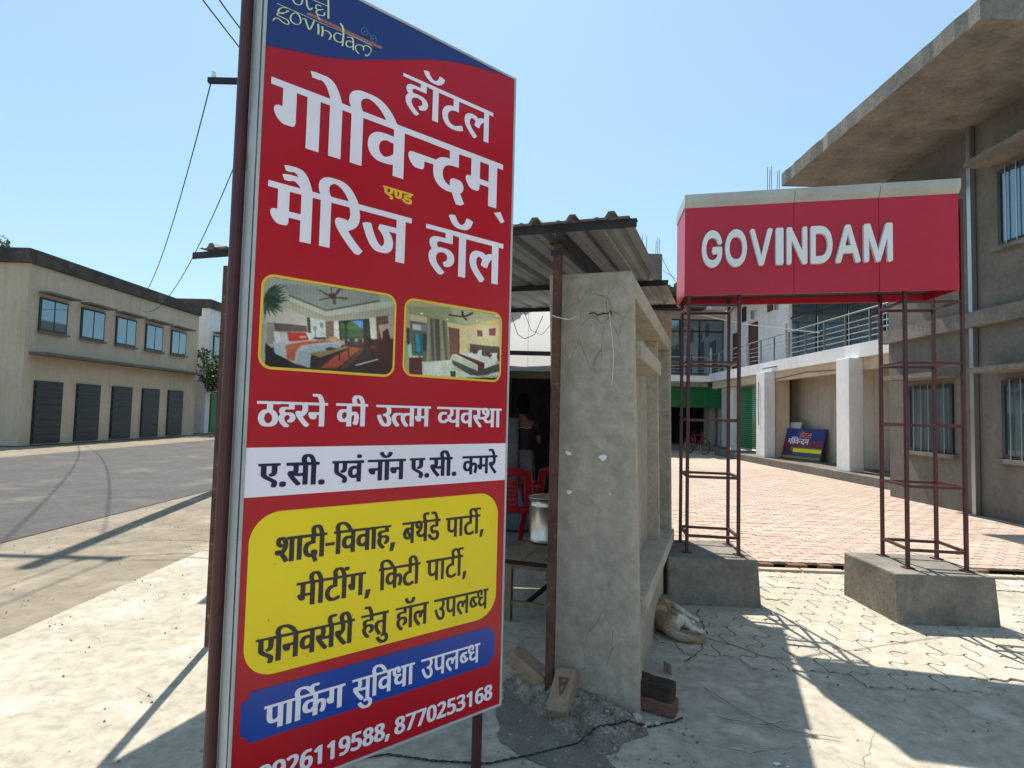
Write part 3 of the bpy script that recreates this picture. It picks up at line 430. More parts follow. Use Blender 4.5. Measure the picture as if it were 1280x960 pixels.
w|word|9189 12190 -46 -9 -27 -16 -10 -2 -3 12 -6 2 -2177 0 -5 -1 -2 -5 0 -74 2 -4 5 -2 552 0 7 -3 17 -27 14 -32 9 -50 -3 -14 0 -23 -10 -27 -23 -27 -52 -29 -41 -11 -4 -6 7 -50 19 -64 -77 -4 -53 -46 -29 -20 -23 -9 -22 -5 -37 18 -29 29 -14 37 0 68 5 18 19 32 28 25 28 13 22 6 19 0 41 -9 77 1 3 42 4 14 0 27 -2 5 -14 6 -27 1 -14 4 -169 0 -55 -15 -45 -22 -44 -43 -12 -18 -23 -59 -1 -19 -5 -13 0 -51 5 -13 1 -23 9 -27 14 -28 24 -34 32 -26 41 -23 36 -10 19 0 13 -5 101 0 13 5 23 1 46 13 36 19 66 46 9 10 -1 13 45 -48 18 -12 28 -14 36 -10 23 -5 119 0 73 17 2 -5 0 -169 2 -5 5 -2 146 0 5 1 2 6 0 671 2 5 438 2 6 -3 1 -105 -2 -5 -14 3 -169 0 -27 -5 -32 -10 -36 -18 -19 -13 -29 -29 -13 -18 -18 -37 -11 -41 0 -32 -4 -23 4 -14 1 -27 14 -46 20 -33 44 -44 33 -20 41 -13 23 -1 14 -5 100 0 14 5 23 0 41 10 2 -8 0 -146 3 -6 150 -1 5 2 2 5 2 675 5 3 237 -1 6 -6 5 -14 5 -27 0 -19 5 -13 0 -60 -5 -13 0 -19 -5 -27 -6 -4 -19 6 -104 0 -28 -10 -14 -13 -10 -20 -6 -23 5 -32 15 -41 27 -46 61 -84 121 -144 80 -80 9 -4 73 1 29 28 26 32 -121 124 -99 121 -9 16 5 5 18 11 73 -14 55 0 14 -5 64 0 13 5 41 -1 31 -52 33 -38 37 -27 36 -18 32 -9 18 -1 14 -5 123 0 73 17 3 -5 1 -174 6 -2 155 1 2 6 0 671 2 5 5 2 109 0 5 -2 2 -5 0 -671 3 -6 4 -1 146 0 5 1 2 6 0 671 2 5 5 2 105 1 2 5 -1 78 -6 2 -639 -1 -2 -5 1 -78 6 -2 73 0 4 -2 3 -5 0 -333 -5 -10 -30 -29 -36 -27 -27 -13 -28 -9 -14 -1 -31 10 -32 22 -29 34 -8 18 5 6 18 6 23 14 36 26 37 37 28 48 14 46 1 22 5 14 0 46 -5 13 -1 23 -9 32 -26 46 -33 32 -34 19 -27 10 -23 0 -14 5;9239 12102 11 -5 18 -18 13 -23 10 -32 -2 -41 -9 -1 -27 9 -19 13 -15 16 -5 18 1 37 10 20;7650 12088 5 3 132 0 5 -2 2 -5 -1 -333 -13 -19 -43 -38 -41 -22 -27 -9 -32 9 -19 12 -25 25 -17 28 -17 41 5 6 32 15 32 23 28 38 14 32 5 23 0 23 5 13 0 28 -10 55 -9 27 -12 23;8971 12088 8 3 86 -2 3 -5 -5 -14 0 -36 6 -28 4 -18 22 -37 34 -28 28 -14 45 -15 55 0 4 -2 -2 -4 -6 -11 -42 -32 -54 -24 -41 0 -69 -13 -32 0 -61 11 -1 9 18 37 14 59 0 100;8287 11888 25 2 41 -9 47 -3 1 -146 -4 -9 -35 -34 -22 -17 -32 -19 -32 -10 -28 10 -18 13 -20 21 -13 27 -6 23 0 50 6 23 13 27 34 34
n|word|1970 10500 -66 -13 -35 -18 -24 -18 -20 -27 -14 -26 -5 -22 -2 -30 2 -35 10 -39 13 -31 0 -4 -3 -2 -463 0 -13 -5 -17 -1 -5 -4 -2 -6 0 -70 7 -10 17 0 13 -5 170 0 5 -2 5 -9 10 -48 0 -70 -4 -13 -1 -17 -5 -9 -5 -2 -40 9 -39 0 -48 -10 -17 -9 -9 -8 -14 -23 0 -53 26 -57 58 -80 89 -107 44 -44 9 -13 67 -67 9 -4 17 -1 14 -4 48 5 54 58 4 9 -81 74 -91 98 -46 59 -1 4 17 10 61 -12 17 0 13 -4 157 1 2 -8 1 -270 6 -6 17 -1 14 -4 96 0 13 4 17 1 7 10 0 607 1 4 5 2 92 -1 2 -5 1 -624 6 -6 17 -1 13 -4 96 0 13 4 18 1 6 10 0 620 2 4 5 2 65 0 33 7 4 8 -1 75 -5 5 -18 1 -13 5 -74 0 -6 2 -4 4 -32 96 -31 61 -25 35 -27 26 -28 19 -39 13 -52 10;2011 10407 11 2 13 -5 32 -32 31 -61 10 -35 7 -13 5 -22 -2 -5 -109 -1 -10 6 -18 48 -5 22 0 39 6 22 8 17 10 11;499 10234 -26 -5 -6 -5 -1 -57 7 -10 17 -1 14 -4 39 0 4 -2 2 -5 0 -249 10 -39 18 -30 18 -24 53 -39 174 -89 37 -23 18 -17 8 -18 0 -30 -9 -27 -25 -35 4 -8 72 -36 17 -1 13 -5 22 0 13 5 18 1 23 31 22 44 5 22 0 52 -5 18 -13 21 -37 37 -48 30 -170 85 -28 19 -21 21 -13 31 -1 22 -4 13 0 218 1 4 5 3 144 0 5 -3 2 -178 -6 -22 -12 -22 -19 -14 -48 -11 -5 -6 12 -52 4 -13 6 -6 17 -1 14 -4 34 0 14 4 13 0 43 10 40 17 17 13 27 32 9 18 10 35 0 43 4 13 2 144 5 3 52 0 32 6 5 9 -1 57 -5 5 -18 1 -13 5;1713 10132 8 2 131 0 5 -2 1 -223 -2 -5 -39 -10 -26 0 -13 -4 -40 0 -13 4 -31 2 0 5 20 43 9 40 0 43 4 13 -4 9 0 39;1197 9649 -26 -5 -17 -8 -20 -19 -8 -13 -5 -17 0 -48 10 -27 18 -19 13 -8 44 -10 44 0 13 5 17 1 22 8 22 22 11 23 4 35 -4 13 -1 18 -9 17 -14 14 -26 13 -18 1 -13 5;2458 9649 -26 -5 -17 -8 -20 -19 -8 -13 -5 -17 0 -44 14 -35 28 -23 43 -10 44 0 13 5 17 1 22 8 28 28 9 39 0 17 -5 27 -9 17 -14 14 -26 13 -18 1 -13 5
n|word|3784 10441 -26 -5 -18 -8 -23 -28 -5 -17 0 -13 11 -28 16 -16 19 -10 17 -1 13 -4 44 0 13 4 17 1 11 6 24 24 6 15 1 26 -7 19 -24 25 -15 5 -17 1 -14 5;2868 10236 -26 -4 -5 -6 -1 -57 6 -10 18 -1 13 -4 35 0 4 -1 2 -6 0 -248 10 -39 13 -26 12 -18 24 -24 22 -16 56 -35 101 -54 41 -28 13 -13 12 -22 1 -26 -9 -30 -23 -40 4 -5 61 -35 17 -1 13 -4 22 0 13 4 18 1 13 12 14 24 9 17 14 48 0 40 -5 21 -5 14 -10 14 -42 42 -49 32 -118 63 -41 27 -21 22 -9 18 -4 17 -1 26 -5 13 2 214 5 2 122 0 4 -1 3 -6 0 -165 -6 -26 -5 -15 -20 -20 -11 -6 -30 -6 -9 -10 12 -61 5 -6 18 -1 13 -4 39 0 65 14 41 23 30 35 14 30 5 27 0 178 2 5 13 2 13 -4 327 -2 2 -5 0 -74 -2 -5 -13 -2 -13 5 -100 0 -53 -10 -26 -9 -26 -13 -17 -12 -33 -33 -25 -43 -14 -52 0 -83 5 -22 17 -44 19 -28 26 -26 31 -21 35 -13 52 -10 74 0 61 12 2 -5 0 -127 7 -10 17 -1 13 -4 88 0 13 4 17 1 6 6 1 619 1 4 5 3 57 0 13 4 17 1 5 4 2 6 0 70 -7 10 -17 0 -13 5;3647 9951 10 2 14 -4 43 -5 14 -6 1 -122 -6 -15 -33 -33 -33 -23 -26 -10 -23 11 -22 22 -14 35 -4 22 0 30 10 40 10 19 17 18 18 12
n|word|4652 10501 -70 -22 -8 -5 2 -14 27 -53 18 -28 23 -27 39 -30 57 -26 22 -5 31 0 14 -5 61 0 13 5 36 0 48 14 35 17 18 13 24 24 17 22 18 35 17 53 -1 5 -9 5 -70 23 -75 -1 -9 -5 -6 -9 -10 -35 -24 -46 -31 -31 -22 -5 -17 5 -13 9 -25 23 -16 22 -34 67 -14 6;4137 10237 -9 -5 -2 -5 0 -66 2 -5 9 -5 379 -1 5 -3 1 -198 -2 -5 -304 -2 -31 -14 -10 -10 -10 -22 0 -44 6 -17 17 -36 26 -35 33 -28 31 -14 101 0 13 6 18 12 10 20 5 22 0 61 3 5 92 0 2 -5 0 -335 3 -5 13 -6 141 0 13 6 2 5 0 635 2 5 89 2 4 -2 2 -5 0 -635 2 -5 14 -6 141 0 13 6 2 5 1 639 6 3 392 -2 2 -5 0 -194 -2 -5 -304 -2 -31 -14 -15 -14 -7 -35 3 -31 22 -49 10 -15 27 -31 22 -17 30 -14 97 0 31 15 15 23 5 26 0 57 2 5 93 0 2 -5 2 -339 13 -7 142 0 13 7 2 639 1 4 6 3 83 0 14 6 2 5 0 66 -2 5 -9 5
n|word|7300 10508 -9 -3 -30 0 -22 -5 -43 -13 -26 -17 -28 -28 -12 -17 -14 -39 0 -65 10 -38 15 -35 -1 -5 -461 -1 -26 -6 -6 -5 -1 -69 7 -10 26 -5 172 0 5 -2 10 -44 0 -94 -6 -26 -13 -2 -39 8 -26 0 -52 -9 -17 -9 -14 -14 -13 -30 -1 -18 4 -21 6 -17 17 -35 27 -40 73 -95 54 -59 9 -13 110 -109 26 -5 26 0 25 5 33 31 24 29 1 6 -19 15 -110 110 -8 13 -24 24 -49 62 -2 9 12 10 82 -17 43 0 13 -4 48 0 13 4 47 -1 2 -5 1 -268 6 -5 25 -5 104 0 26 5 5 5 1 604 2 5 5 2 17 0 13 -5 52 0 5 -2 1 -4 1 -612 6 -6 26 -5 107 0 26 5 6 6 1 612 1 4 5 2 65 0 27 7 5 9 -1 73 -5 5 -26 6 -78 0 -5 2 -28 86 -35 73 -24 35 -33 31 -39 22 -30 8 -26 6 -21 0 -13 4;7319 10416 11 2 21 -13 23 -28 35 -73 17 -52 -1 -9 -108 -1 -5 2 -14 26 -13 43 0 47 9 30 10 15;5829 10241 -22 -5 -5 -5 -1 -56 6 -10 26 -5 39 0 4 -2 3 -5 0 -198 4 -13 0 -35 9 -34 22 -39 25 -26 45 -31 173 -88 45 -32 12 -26 1 -17 -5 -21 -32 -52 3 -5 71 -35 26 -5 30 0 26 5 8 8 19 27 13 26 8 26 5 39 -9 39 -23 36 -43 34 -190 97 -23 14 -25 22 -13 21 -10 39 0 224 2 5 5 2 138 0 5 -2 0 -190 -10 -19 -17 -17 -17 -9 -35 -6 -6 -10 14 -56 8 -8 27 -7 44 0 64 14 30 13 18 12 23 24 12 17 13 35 1 25 5 13 1 169 5 2 56 0 28 6 4 9 0 56 -6 5 -26 6;7027 10145 5 2 130 0 5 -2 1 -220 -2 -5 -35 -10 -21 0 -13 -5 -52 0 -13 5 -26 2 -1 4 11 17 13 35 5 26 0 17 5 13 0 52 -5 13 0 17 -8 30;6515 9667 -22 -4 -17 -9 -20 -18 -7 -13 -5 -18 0 -43 9 -30 23 -23 21 -8 26 -5 52 0 26 5 22 8 21 21 10 19 1 61 -5 17 -26 26 -19 10 -26 5;7757 9667 -22 -4 -21 -9 -18 -17 -9 -19 -6 -21 0 -30 6 -22 9 -19 26 -21 39 -9 52 0 21 4 18 5 23 14 12 17 10 35 0 22 -5 25 -10 19 -26 21 -13 5 -26 5
n|word|9503 10515 -35 -9 -9 -5 -2 -5 23 -65 14 -7 48 0 26 9 17 0 22 -13 23 -28 22 -43 21 -61 7 -31 0 -4 -3 -2 -1503 0 -13 -6 -2 -5 0 -69 2 -6 9 -4 334 -1 5 -2 2 -5 0 -87 -2 -5 -9 -1 -13 4 -117 0 -39 -9 -44 -22 -17 -12 -26 -27 -19 -28 -17 -47 -1 -18 -4 -13 0 -65 4 -13 1 -17 9 -26 17 -35 25 -30 24 -19 35 -17 26 -9 17 -1 13 -4 70 0 13 4 17 1 35 11 2 -5 1 -139 14 -7 122 1 8 5 2 5 1 291 30 43 22 22 15 10 4 0 17 -17 10 -19 10 -48 0 -26 -4 -13 0 -22 -10 -43 -17 -48 -23 -43 7 -9 67 -45 47 0 13 5 6 5 30 65 23 87 0 18 4 13 0 82 -9 48 -13 30 -25 35 -33 23 -17 9 -39 9 -74 0 -35 -8 -5 2 -2 169 3 5 4 2 334 0 5 -2 2 -5 0 -247 -2 -5 -5 -2 -26 -1 -30 -13 -14 -14 -6 -17 0 -26 10 -31 30 -52 30 -30 32 -19 18 -5 56 0 28 11 16 15 5 11 5 21 0 52 3 6 139 0 2 -6 1 -277 14 -7 117 1 9 5 2 5 1 629 5 3 235 0 5 -3 5 -8 9 -48 0 -65 -9 -35 -13 -26 -10 -9 -35 16 -91 -1 -22 -12 -14 -16 -9 -17 0 -48 9 -26 17 -34 31 -48 49 -67 106 -129 72 -75 13 -5 43 0 13 5 39 43 13 19 -2 5 -24 19 -84 89 -68 81 -36 49 2 6 43 24 39 29 22 22 23 32 13 26 8 26 10 53 0 52 -4 13 0 21 -9 35 1 4 6 3 73 0 13 5 3 6 -2 73 -14 7 -86 0 -6 2 -24 82 -17 44 -22 43 -14 24 -21 24 -22 19 -44 21 -22 6;9155 10157 5 3 130 0 5 -3 2 -251 -2 -5 -135 -2 -5 2;8415 9966 33 3 35 -9 21 0 5 -2 2 -5 -1 -134 -43 -44 -19 -14 -31 -14 -8 1 -18 9 -19 18 -17 31 -5 22 0 60 10 31 8 13 23 24
k|word|2362 8172 -9 -3 -23 -1 -28 -9 -22 -14 -28 -27 -19 -34 -11 -36 0 -69 15 -59 12 -27 -1 -5 -5 -2 -790 0 -4 -2 -2 -5 -3 -40 -50 41 -41 15 -146 0 -46 -19 -19 -20 -23 -41 -10 -46 0 -27 4 -14 1 -23 9 -27 14 -27 13 -19 25 -25 36 -22 46 -14 18 0 14 -5 27 0 6 -2 0 -5 -18 -41 -13 -18 -16 -15 -9 0 -32 13 -96 0 -18 -6 -15 -10 -13 -23 -6 -18 0 -37 10 -27 13 -19 25 -15 23 -5 64 0 6 -2 48 -62 38 -57 62 -110 5 -5 83 0 31 26 25 25 0 9 -37 64 -56 84 -42 53 -9 18 30 28 41 54 27 60 14 50 1 18 4 14 0 100 -4 14 -1 18 -16 55 5 2 50 -1 3 -5 0 -681 2 -5 5 -1 150 1 2 5 0 681 3 5 4 1 73 0 5 -1 2 -5 0 -667 2 -4 5 -3 151 2 2 5 1 667 6 2 269 0 5 -2 2 -5 -2 -119 -51 -2 -54 -15 -37 -18 -27 -22 -29 -39 -18 -36 -9 -27 -10 -51 0 -77 4 -14 1 -23 14 -50 23 -46 12 -18 35 -34 18 -13 36 -18 32 -9 28 -6 77 -1 54 -138 14 -27 5 -3 78 1 47 34 12 13 -33 69 -28 73 1 4 17 14 13 18 9 19 5 22 0 46 -5 23 -14 27 -13 18 -16 11 -18 5 -114 -1 -20 -10 -18 -18 -10 -32 0 -46 4 -9 -1 -4 -5 -2 -18 9 -26 20 -17 23 -14 27 -10 37 0 77 6 23 14 32 12 18 35 29 31 14 28 5 23 0 13 5 69 0 5 2 2 210 2 5 128 2 5 -2 2 -5 0 -662 1 -4 5 -3 151 2 2 5 0 671 2 5 5 2 87 1 2 6 0 73 -1 4 -6 3 -91 0 -5 2 -16 59 -28 82 -14 32 -28 48 -39 39 -30 15 -50 10;3220 8172 -9 -3 -23 0 -37 -10 -43 -25 -25 -25 -24 -43 -10 -37 0 -63 5 -28 19 -50 -68 -2 -5 -3 -2 -4 2 -78 5 -2 69 0 5 -2 2 -5 0 -671 2 -5 150 -2 6 3 1 4 0 671 2 5 5 2 356 0 6 -2 1 -101 -2 -8 -151 1 -27 -5 -19 -5 -36 -18 -18 -13 -25 -25 -13 -18 -18 -37 -9 -32 -1 -22 -5 -14 0 -59 10 -51 23 -50 38 -43 18 -13 27 -14 41 -10 128 0 37 8 2 -5 0 -142 2 -5 5 -2 141 0 5 2 2 5 0 671 3 5 4 2 356 0 5 -2 2 -101 -2 -8 -151 1 -23 -4 -50 -19 -43 -34 -31 -45 -9 -23 -11 -46 0 -32 -4 -23 4 -13 0 -28 11 -41 18 -36 28 -37 37 -28 59 -20 128 0 32 8 5 -1 2 -146 2 -5 151 -2 4 2 3 5 0 671 2 5 5 2 73 0 4 -2 2 -5 0 -671 3 -5 150 -2 5 2 2 5 0 671 2 5 5 2 82 0 5 1 4 10 5 3 233 0 4 -2 2 -5 0 -78 -2 -5 -150 -2 -14 -4 -18 -1 -28 -9 -27 -18 -20 -20 -14 -37 -5 -41 6 -27 13 -37 22 -32 -40 -63 -10 -42 0 -45 10 -50 23 -51 19 -29 44 -53 52 -52 32 -27 78 -1 16 12 38 45 -40 35 -67 66 -26 36 -9 19 -10 36 0 55 14 36 29 29 27 14 28 4 27 -9 16 -10 13 -14 9 -18 6 -37 -15 -36 -13 -14 -48 -27 -2 -5 25 -65 78 -1 41 15 24 15 22 18 19 23 14 27 10 46 -1 36 -18 55 -13 18 -21 21 -45 26 -32 10 -14 0 -14 5 -141 1 -15 29 -1 32 9 18 11 10 14 6 18 0 14 4 210 2 2 5 2 155 5 3 87 1 2 5 0 60 -2 5 -1465 2 -11 7 -25 50 -60 93 -50 55 -55 40 -37 18 -41 14 -27 6 -32 0 -14 4;3272 8089 25 2 19 -5 45 -23 23 -18 48 -48 21 -25 33 -52 16 -32 -8 -2 -251 0 -7 2 -18 32 -9 27 -1 69 6 18 17 27 12 11;2414 8084 7 2 25 -25 22 -36 27 -73 15 -55 -2 -10 -92 -1 -10 7 -24 73 0 68 10 27 15 19;1280 7801 27 -25 15 -30 9 -27 1 -18 5 -14 -2 -23 -19 4 -22 13 -16 15 -8 14 -11 36 0 14 6 23 6 11;3519 7591 29 3 14 -5 47 -2 1 -146 -18 -28 -28 -27 -34 -24 -9 -5 -14 -1 -13 6 -19 14 -19 28 -10 37 0 54 5 28 15 29 26 26;4044 7591 29 3 14 -5 46 -2 2 -146 -9 -19 -46 -45 -34 -20 -14 -1 -20 12 -19 18 -12 23 -10 45 0 32 10 41 13 28 18 18;2722 7533 -2 -6 0 -86 2 -5 5 -2 301 0 5 2 2 5 0 86 -2 5 -5 2;5137 7254 -7 -19 0 -27 -5 -14 -9 -82 -27 -151 2 -5 5 -1 132 0 5 2 6 9 36 114 27 100 11 46 1 23 -8 7
k|word|6556 8198 -37 -9 -27 -14 -28 -27 -15 -25 -10 -41 0 -55 5 -28 19 -55 13 -28 -3 -5 -4 -1 -38 -3 -4 -75 -23 36 -27 28 -28 17 -23 6 -114 0 -46 -20 -4 8 -5 3 -569 -2 -3 -5 0 -74 3 -5 4 -2 340 0 4 -1 3 -5 0 -101 -3 -6 -4 -1 -14 4 -128 0 -28 -5 -50 -23 -16 -11 -36 -41 -23 -50 -6 -23 0 -14 -4 -14 0 -78 14 -60 14 -27 22 -32 35 -29 27 -14 41 -10 101 0 55 12 3 -5 1 -152 6 -2 119 0 5 2 2 680 2 5 5 1 46 0 3 -2 -1 -69 10 -41 15 -29 30 -31 25 -15 41 -13 33 -4 1 -4 -15 -21 -28 -22 -55 -27 -23 -8 -2 -5 24 -92 14 -32 15 -25 16 -21 28 -27 29 -20 23 -9 28 -6 110 0 50 13 2 -6 2 -170 5 -2 129 2 2 5 2 679 5 2 349 0 5 -2 2 -4 -2 -101 -5 -3 -97 0 -13 -4 -19 -1 -27 -9 -16 -11 -30 -30 -11 -20 -10 -42 0 -59 15 -55 14 -28 33 -48 32 -31 64 -1 46 22 19 4 23 -9 11 -10 13 -23 5 -19 0 -50 -10 -28 -12 -18 -21 -15 -18 -6 -23 0 -19 6 -27 14 -37 26 -28 28 -58 85 -6 2 -64 -1 -32 -36 -16 -25 28 -46 29 -38 51 -51 59 -41 23 -9 37 -10 23 0 14 -5 78 0 13 5 23 0 32 10 19 9 23 18 24 30 14 27 9 23 6 28 0 18 4 14 0 32 -4 14 -1 22 -14 42 -20 29 -21 21 -29 20 -28 9 -23 1 -14 5 -64 0 -14 -5 -23 1 -5 6 -14 27 -6 23 0 23 12 30 13 13 14 5 188 1 6 2 3 197 5 2 87 2 3 5 -2 78 -98 5 -16 73 -18 60 -19 46 -23 41 -17 23 -30 24 -32 14 -28 6 -91 0 -51 -10 -9 -6 -2 -5 20 -70 65 -1 27 8 14 -8 23 -23 24 -48 14 -42 19 -73 -2 -10 -386 0 -5 5 -14 28 -19 50 -5 28 0 32 5 23 13 23 14 14 11 4 37 -16 60 2 18 65 -7 9 -11 6 -28 9 -18 1 -14 5;6265 7829 6 2 12 -11 17 -32 10 -50 -2 -24 -5 -1 -29 15 -12 12 -6 11 -5 19 0 32;6431 7820 6 2 55 0 4 -1 2 -5 0 -335 -9 -19 -51 -50 -24 -15 -23 -6 -23 10 -26 20 -21 32 -10 23 43 30 39 39 27 41 9 23 14 64 0 92;5855 7623 8 2 32 -9 42 -2 2 -124 -3 -11 -10 11 -18 32 -42 73;5766 7531 5 -2 80 -140 3 -9 -5 -6 -18 -5 -28 14 -24 29 -14 32 -1 23 -4 14 0 23
k|word|8703 8174 -36 -8 -27 -14 -19 -14 -22 -27 -13 -27 -10 -36 0 -49 14 -62 13 -31 1 -5 -4 -2 -1132 -1 -2 -6 2 -80 5 -2 67 0 4 -1 2 -6 0 -298 15 -67 32 -60 21 -20 28 -19 58 -19 94 0 13 4 18 1 35 11 3 -5 1 -187 5 -2 125 1 2 5 0 655 3 6 4 1 116 -1 2 -6 0 -655 2 -4 5 -2 125 1 2 5 1 660 6 2 311 0 6 -2 1 -5 -1 -151 -68 -12 -27 -9 -44 -23 -23 -16 -24 -25 -17 -22 -22 -45 -14 -53 0 -94 4 -13 1 -18 13 -45 18 -35 19 -29 30 -29 50 -33 41 -13 26 -5 130 0 62 14 36 13 54 28 0 14 -22 75 -6 3 -53 -1 -58 -34 -58 -19 -36 0 -31 10 -18 9 -29 24 -30 49 -10 40 1 75 9 32 18 31 28 29 18 12 44 18 18 1 13 4 90 0 5 3 1 240 3 6 156 1 5 -2 1 -5 0 -655 2 -4 5 -2 125 1 2 5 0 655 1 5 6 2 98 1 2 6 0 75 -2 5 -5 2 -98 0 -6 2 -4 5 -11 44 -18 54 -7 13 -1 23 6 17 12 23 16 14 22 9 49 -17 54 2 14 36 5 27 -15 10 -58 14 -111 0 -36 -9 -40 -22 -27 17 -22 9 -27 5;8758 8097 12 2 26 -14 16 -14 12 -18 32 -67 17 -53 7 -32 -8 -2 -125 0 -10 7 -22 58 -6 26 0 36 10 36 9 13 13 14;7681 7808 6 2 169 0 4 -1 3 -6 -1 -321 -42 -41 -26 -18 -36 -14 -31 10 -25 23 -8 14 -10 31 0 13 -4 14;9153 7283 -7 -14 0 -23 -4 -13 -5 -49 -35 -192 1 -4 5 -2 107 0 5 2 5 9 36 102 2 14 25 75 19 81 -6 13 -6 2
k|word|2364 6665 -50 -9 -37 -19 -34 -33 -17 -27 -10 -32 0 -78 19 -64 9 -19 0 -4 -3 -2 -421 0 -5 -2 -2 -5 0 -74 2 -5 124 -1 4 -2 3 -5 0 -275 -2 -4 -5 -3 -41 0 -19 -5 -19 -20 -6 -14 0 -32 15 -41 26 -41 44 -43 36 -14 87 0 16 7 18 18 10 36 0 55 2 6 156 0 2 -6 0 -297 2 -5 151 -2 5 2 2 5 0 673 2 5 5 2 101 0 4 -2 3 -5 0 -673 2 -5 151 -2 5 2 2 5 0 673 2 5 5 2 316 0 5 -3 0 -164 -42 -3 -28 -5 -41 -14 -36 -18 -23 -18 -41 -41 -25 -39 -18 -59 -1 -23 -5 -14 0 -46 5 -13 0 -23 6 -28 13 -41 14 -27 20 -30 36 -37 32 -22 55 -23 28 -5 18 0 14 -5 105 0 14 5 27 0 83 24 59 27 6 6 0 9 -23 73 -10 7 -74 -1 -64 -34 -23 -9 -45 -11 -37 11 -29 15 -22 18 -18 21 -15 25 -14 55 0 59 5 28 14 32 10 15 35 35 39 20 41 10 23 0 13 4 74 0 5 3 2 247 2 5 151 2 5 -3 2 -4 0 -673 1 -5 6 -2 146 0 5 2 2 5 1 677 6 3 142 0 5 -3 2 -229 -2 -4 -5 -2 -23 0 -28 -6 -20 -15 -8 -14 -6 -18 1 -32 9 -32 14 -28 22 -32 32 -32 25 -15 23 -5 73 0 23 5 16 15 14 37 1 407 6 3 114 -2 2 -5 0 -673 2 -5 5 -2 142 0 5 2 2 678 2 5 5 2 105 1 2 5 0 74 -2 5 -709 2 -6 2 -5 14 -25 82 -16 37 1 9 96 -3 28 11 15 15 10 23 -1 32 -10 20 -14 13 -28 10 -82 0 -18 -6 -19 -12 -18 -33 -4 1 -28 32 -32 22 -23 9 -50 10 -101 0 -55 -10 -38 -20 -35 -35 -15 -24 -9 -28 -1 -27 -5 -14 5 -14 1 -32 18 -59 9 -19 0 -4 -3 -2 -352 0 -6 2 -5 14 -2 13 -23 69 -18 46 -32 59 -38 44 -41 26 -37 10 -14 0 -13 5;2417 6581 11 2 25 -15 27 -33 32 -68 19 -55 6 -32 -8 -2 -119 0 -5 2 -10 18 -18 51 -1 18 -5 14 0 22 6 28 9 23 20 20;3227 6581 12 2 24 -15 12 -12 20 -30 32 -73 14 -41 6 -32 -8 -2 -119 0 -5 2 -10 18 -18 51 -1 18 -5 14 0 22 6 28 9 23 20 20;2107 6288 6 3 146 0 5 -3 2 -279 -2 -5 -151 -2 -6 3;4232 5749 -7 -33 0 -18 -5 -14 0 -18 -18 -96 0 -14 -23 -105 3 -6 4 -1 133 0 5 2 51 142 37 133 0 18 -5 9 -6 3
k|word|4922 6676 -10 -4 -27 0 -36 -10 -43 -24 -26 -25 -19 -34 -15 -54 0 -41 5 -14 0 -14 19 -63 -62 -3 -5 -1 -2 -5 1 -78 6 -2 63 0 5 -2 2 -5 0 -669 2 -5 132 -2 6 3 1 4 0 669 2 5 5 2 341 0 6 -2 1 -105 -2 -5 -9 -2 -14 5 -114 0 -27 -6 -54 -27 -32 -32 -29 -51 -9 -32 -6 -28 0 -81 5 -14 1 -18 23 -60 12 -18 25 -25 23 -17 18 -9 37 -10 104 0 41 13 6 -2 1 -150 2 -4 5 -3 123 0 5 3 2 309 20 38 16 21 21 20 13 5 9 -5 15 -24 10 -37 0 -77 -4 -14 0 -14 -24 -81 -21 -41 4 -9 57 -43 68 1 15 28 23 64 14 68 0 18 5 14 0 95 -15 64 -26 45 -20 21 -19 13 -32 10 -109 0 -13 -5 -6 2 0 192 6 2 204 0 14 -5 259 -1 3 -6 -2 -154 -32 -3 -50 -14 -37 -18 -23 -18 -27 -27 -19 -29 -14 -28 -14 -41 -1 -18 -4 -14 0 -95 4 -14 0 -13 10 -41 23 -50 20 -30 13 -14 21 -20 29 -20 32 -13 46 -10 104 0 14 4 18 1 69 23 45 23 10 10 0 9 -18 68 -5 9 -5 3 -64 -1 -64 -39 -50 -15 -32 10 -24 15 -23 23 -13 18 -18 46 -6 27 0 68 10 41 9 18 27 37 34 24 45 14 97 7 3 246 5 2 132 1 2 -8 0 -664 2 -4 5 -3 123 0 5 3 2 673 1 5 6 2 82 1 2 6 0 73 -2 4 -5 2 -86 0 -6 3 -25 95 -27 73 -14 27 -19 29 -35 35 -29 15 -23 5 -18 0 -14 5 -63 0 -14 -5 -23 0 -18 -5 -46 -26 -28 -39 -15 -46 0 -77 10 -45 14 -37 0 -4 -3 -2 -583 -1 -5 3 -53 100 -33 47 -20 26 -44 43 -22 17 -59 32 -32 9 -28 5 -32 0 -13 5;4965 6597 7 2 45 -14 32 -18 23 -17 38 -39 21 -26 42 -65 11 -27 -8 -3 -264 2 -19 42 -6 22 0 19 -4 18 4 13 1 19 14 31 20 21 18 13;6067 6593 6 1 23 -14 24 -33 18 -41 18 -54 15 -55 -2 -5 -105 -2 -11 7 -18 50 -5 28 0 59 14 36;5179 6097 38 2 14 -4 36 0 5 -2 2 -5 -1 -146 -12 -18 -44 -43 -36 -22 -16 6 -31 32 -13 31 -6 28 0 50 10 36 13 23 23 23
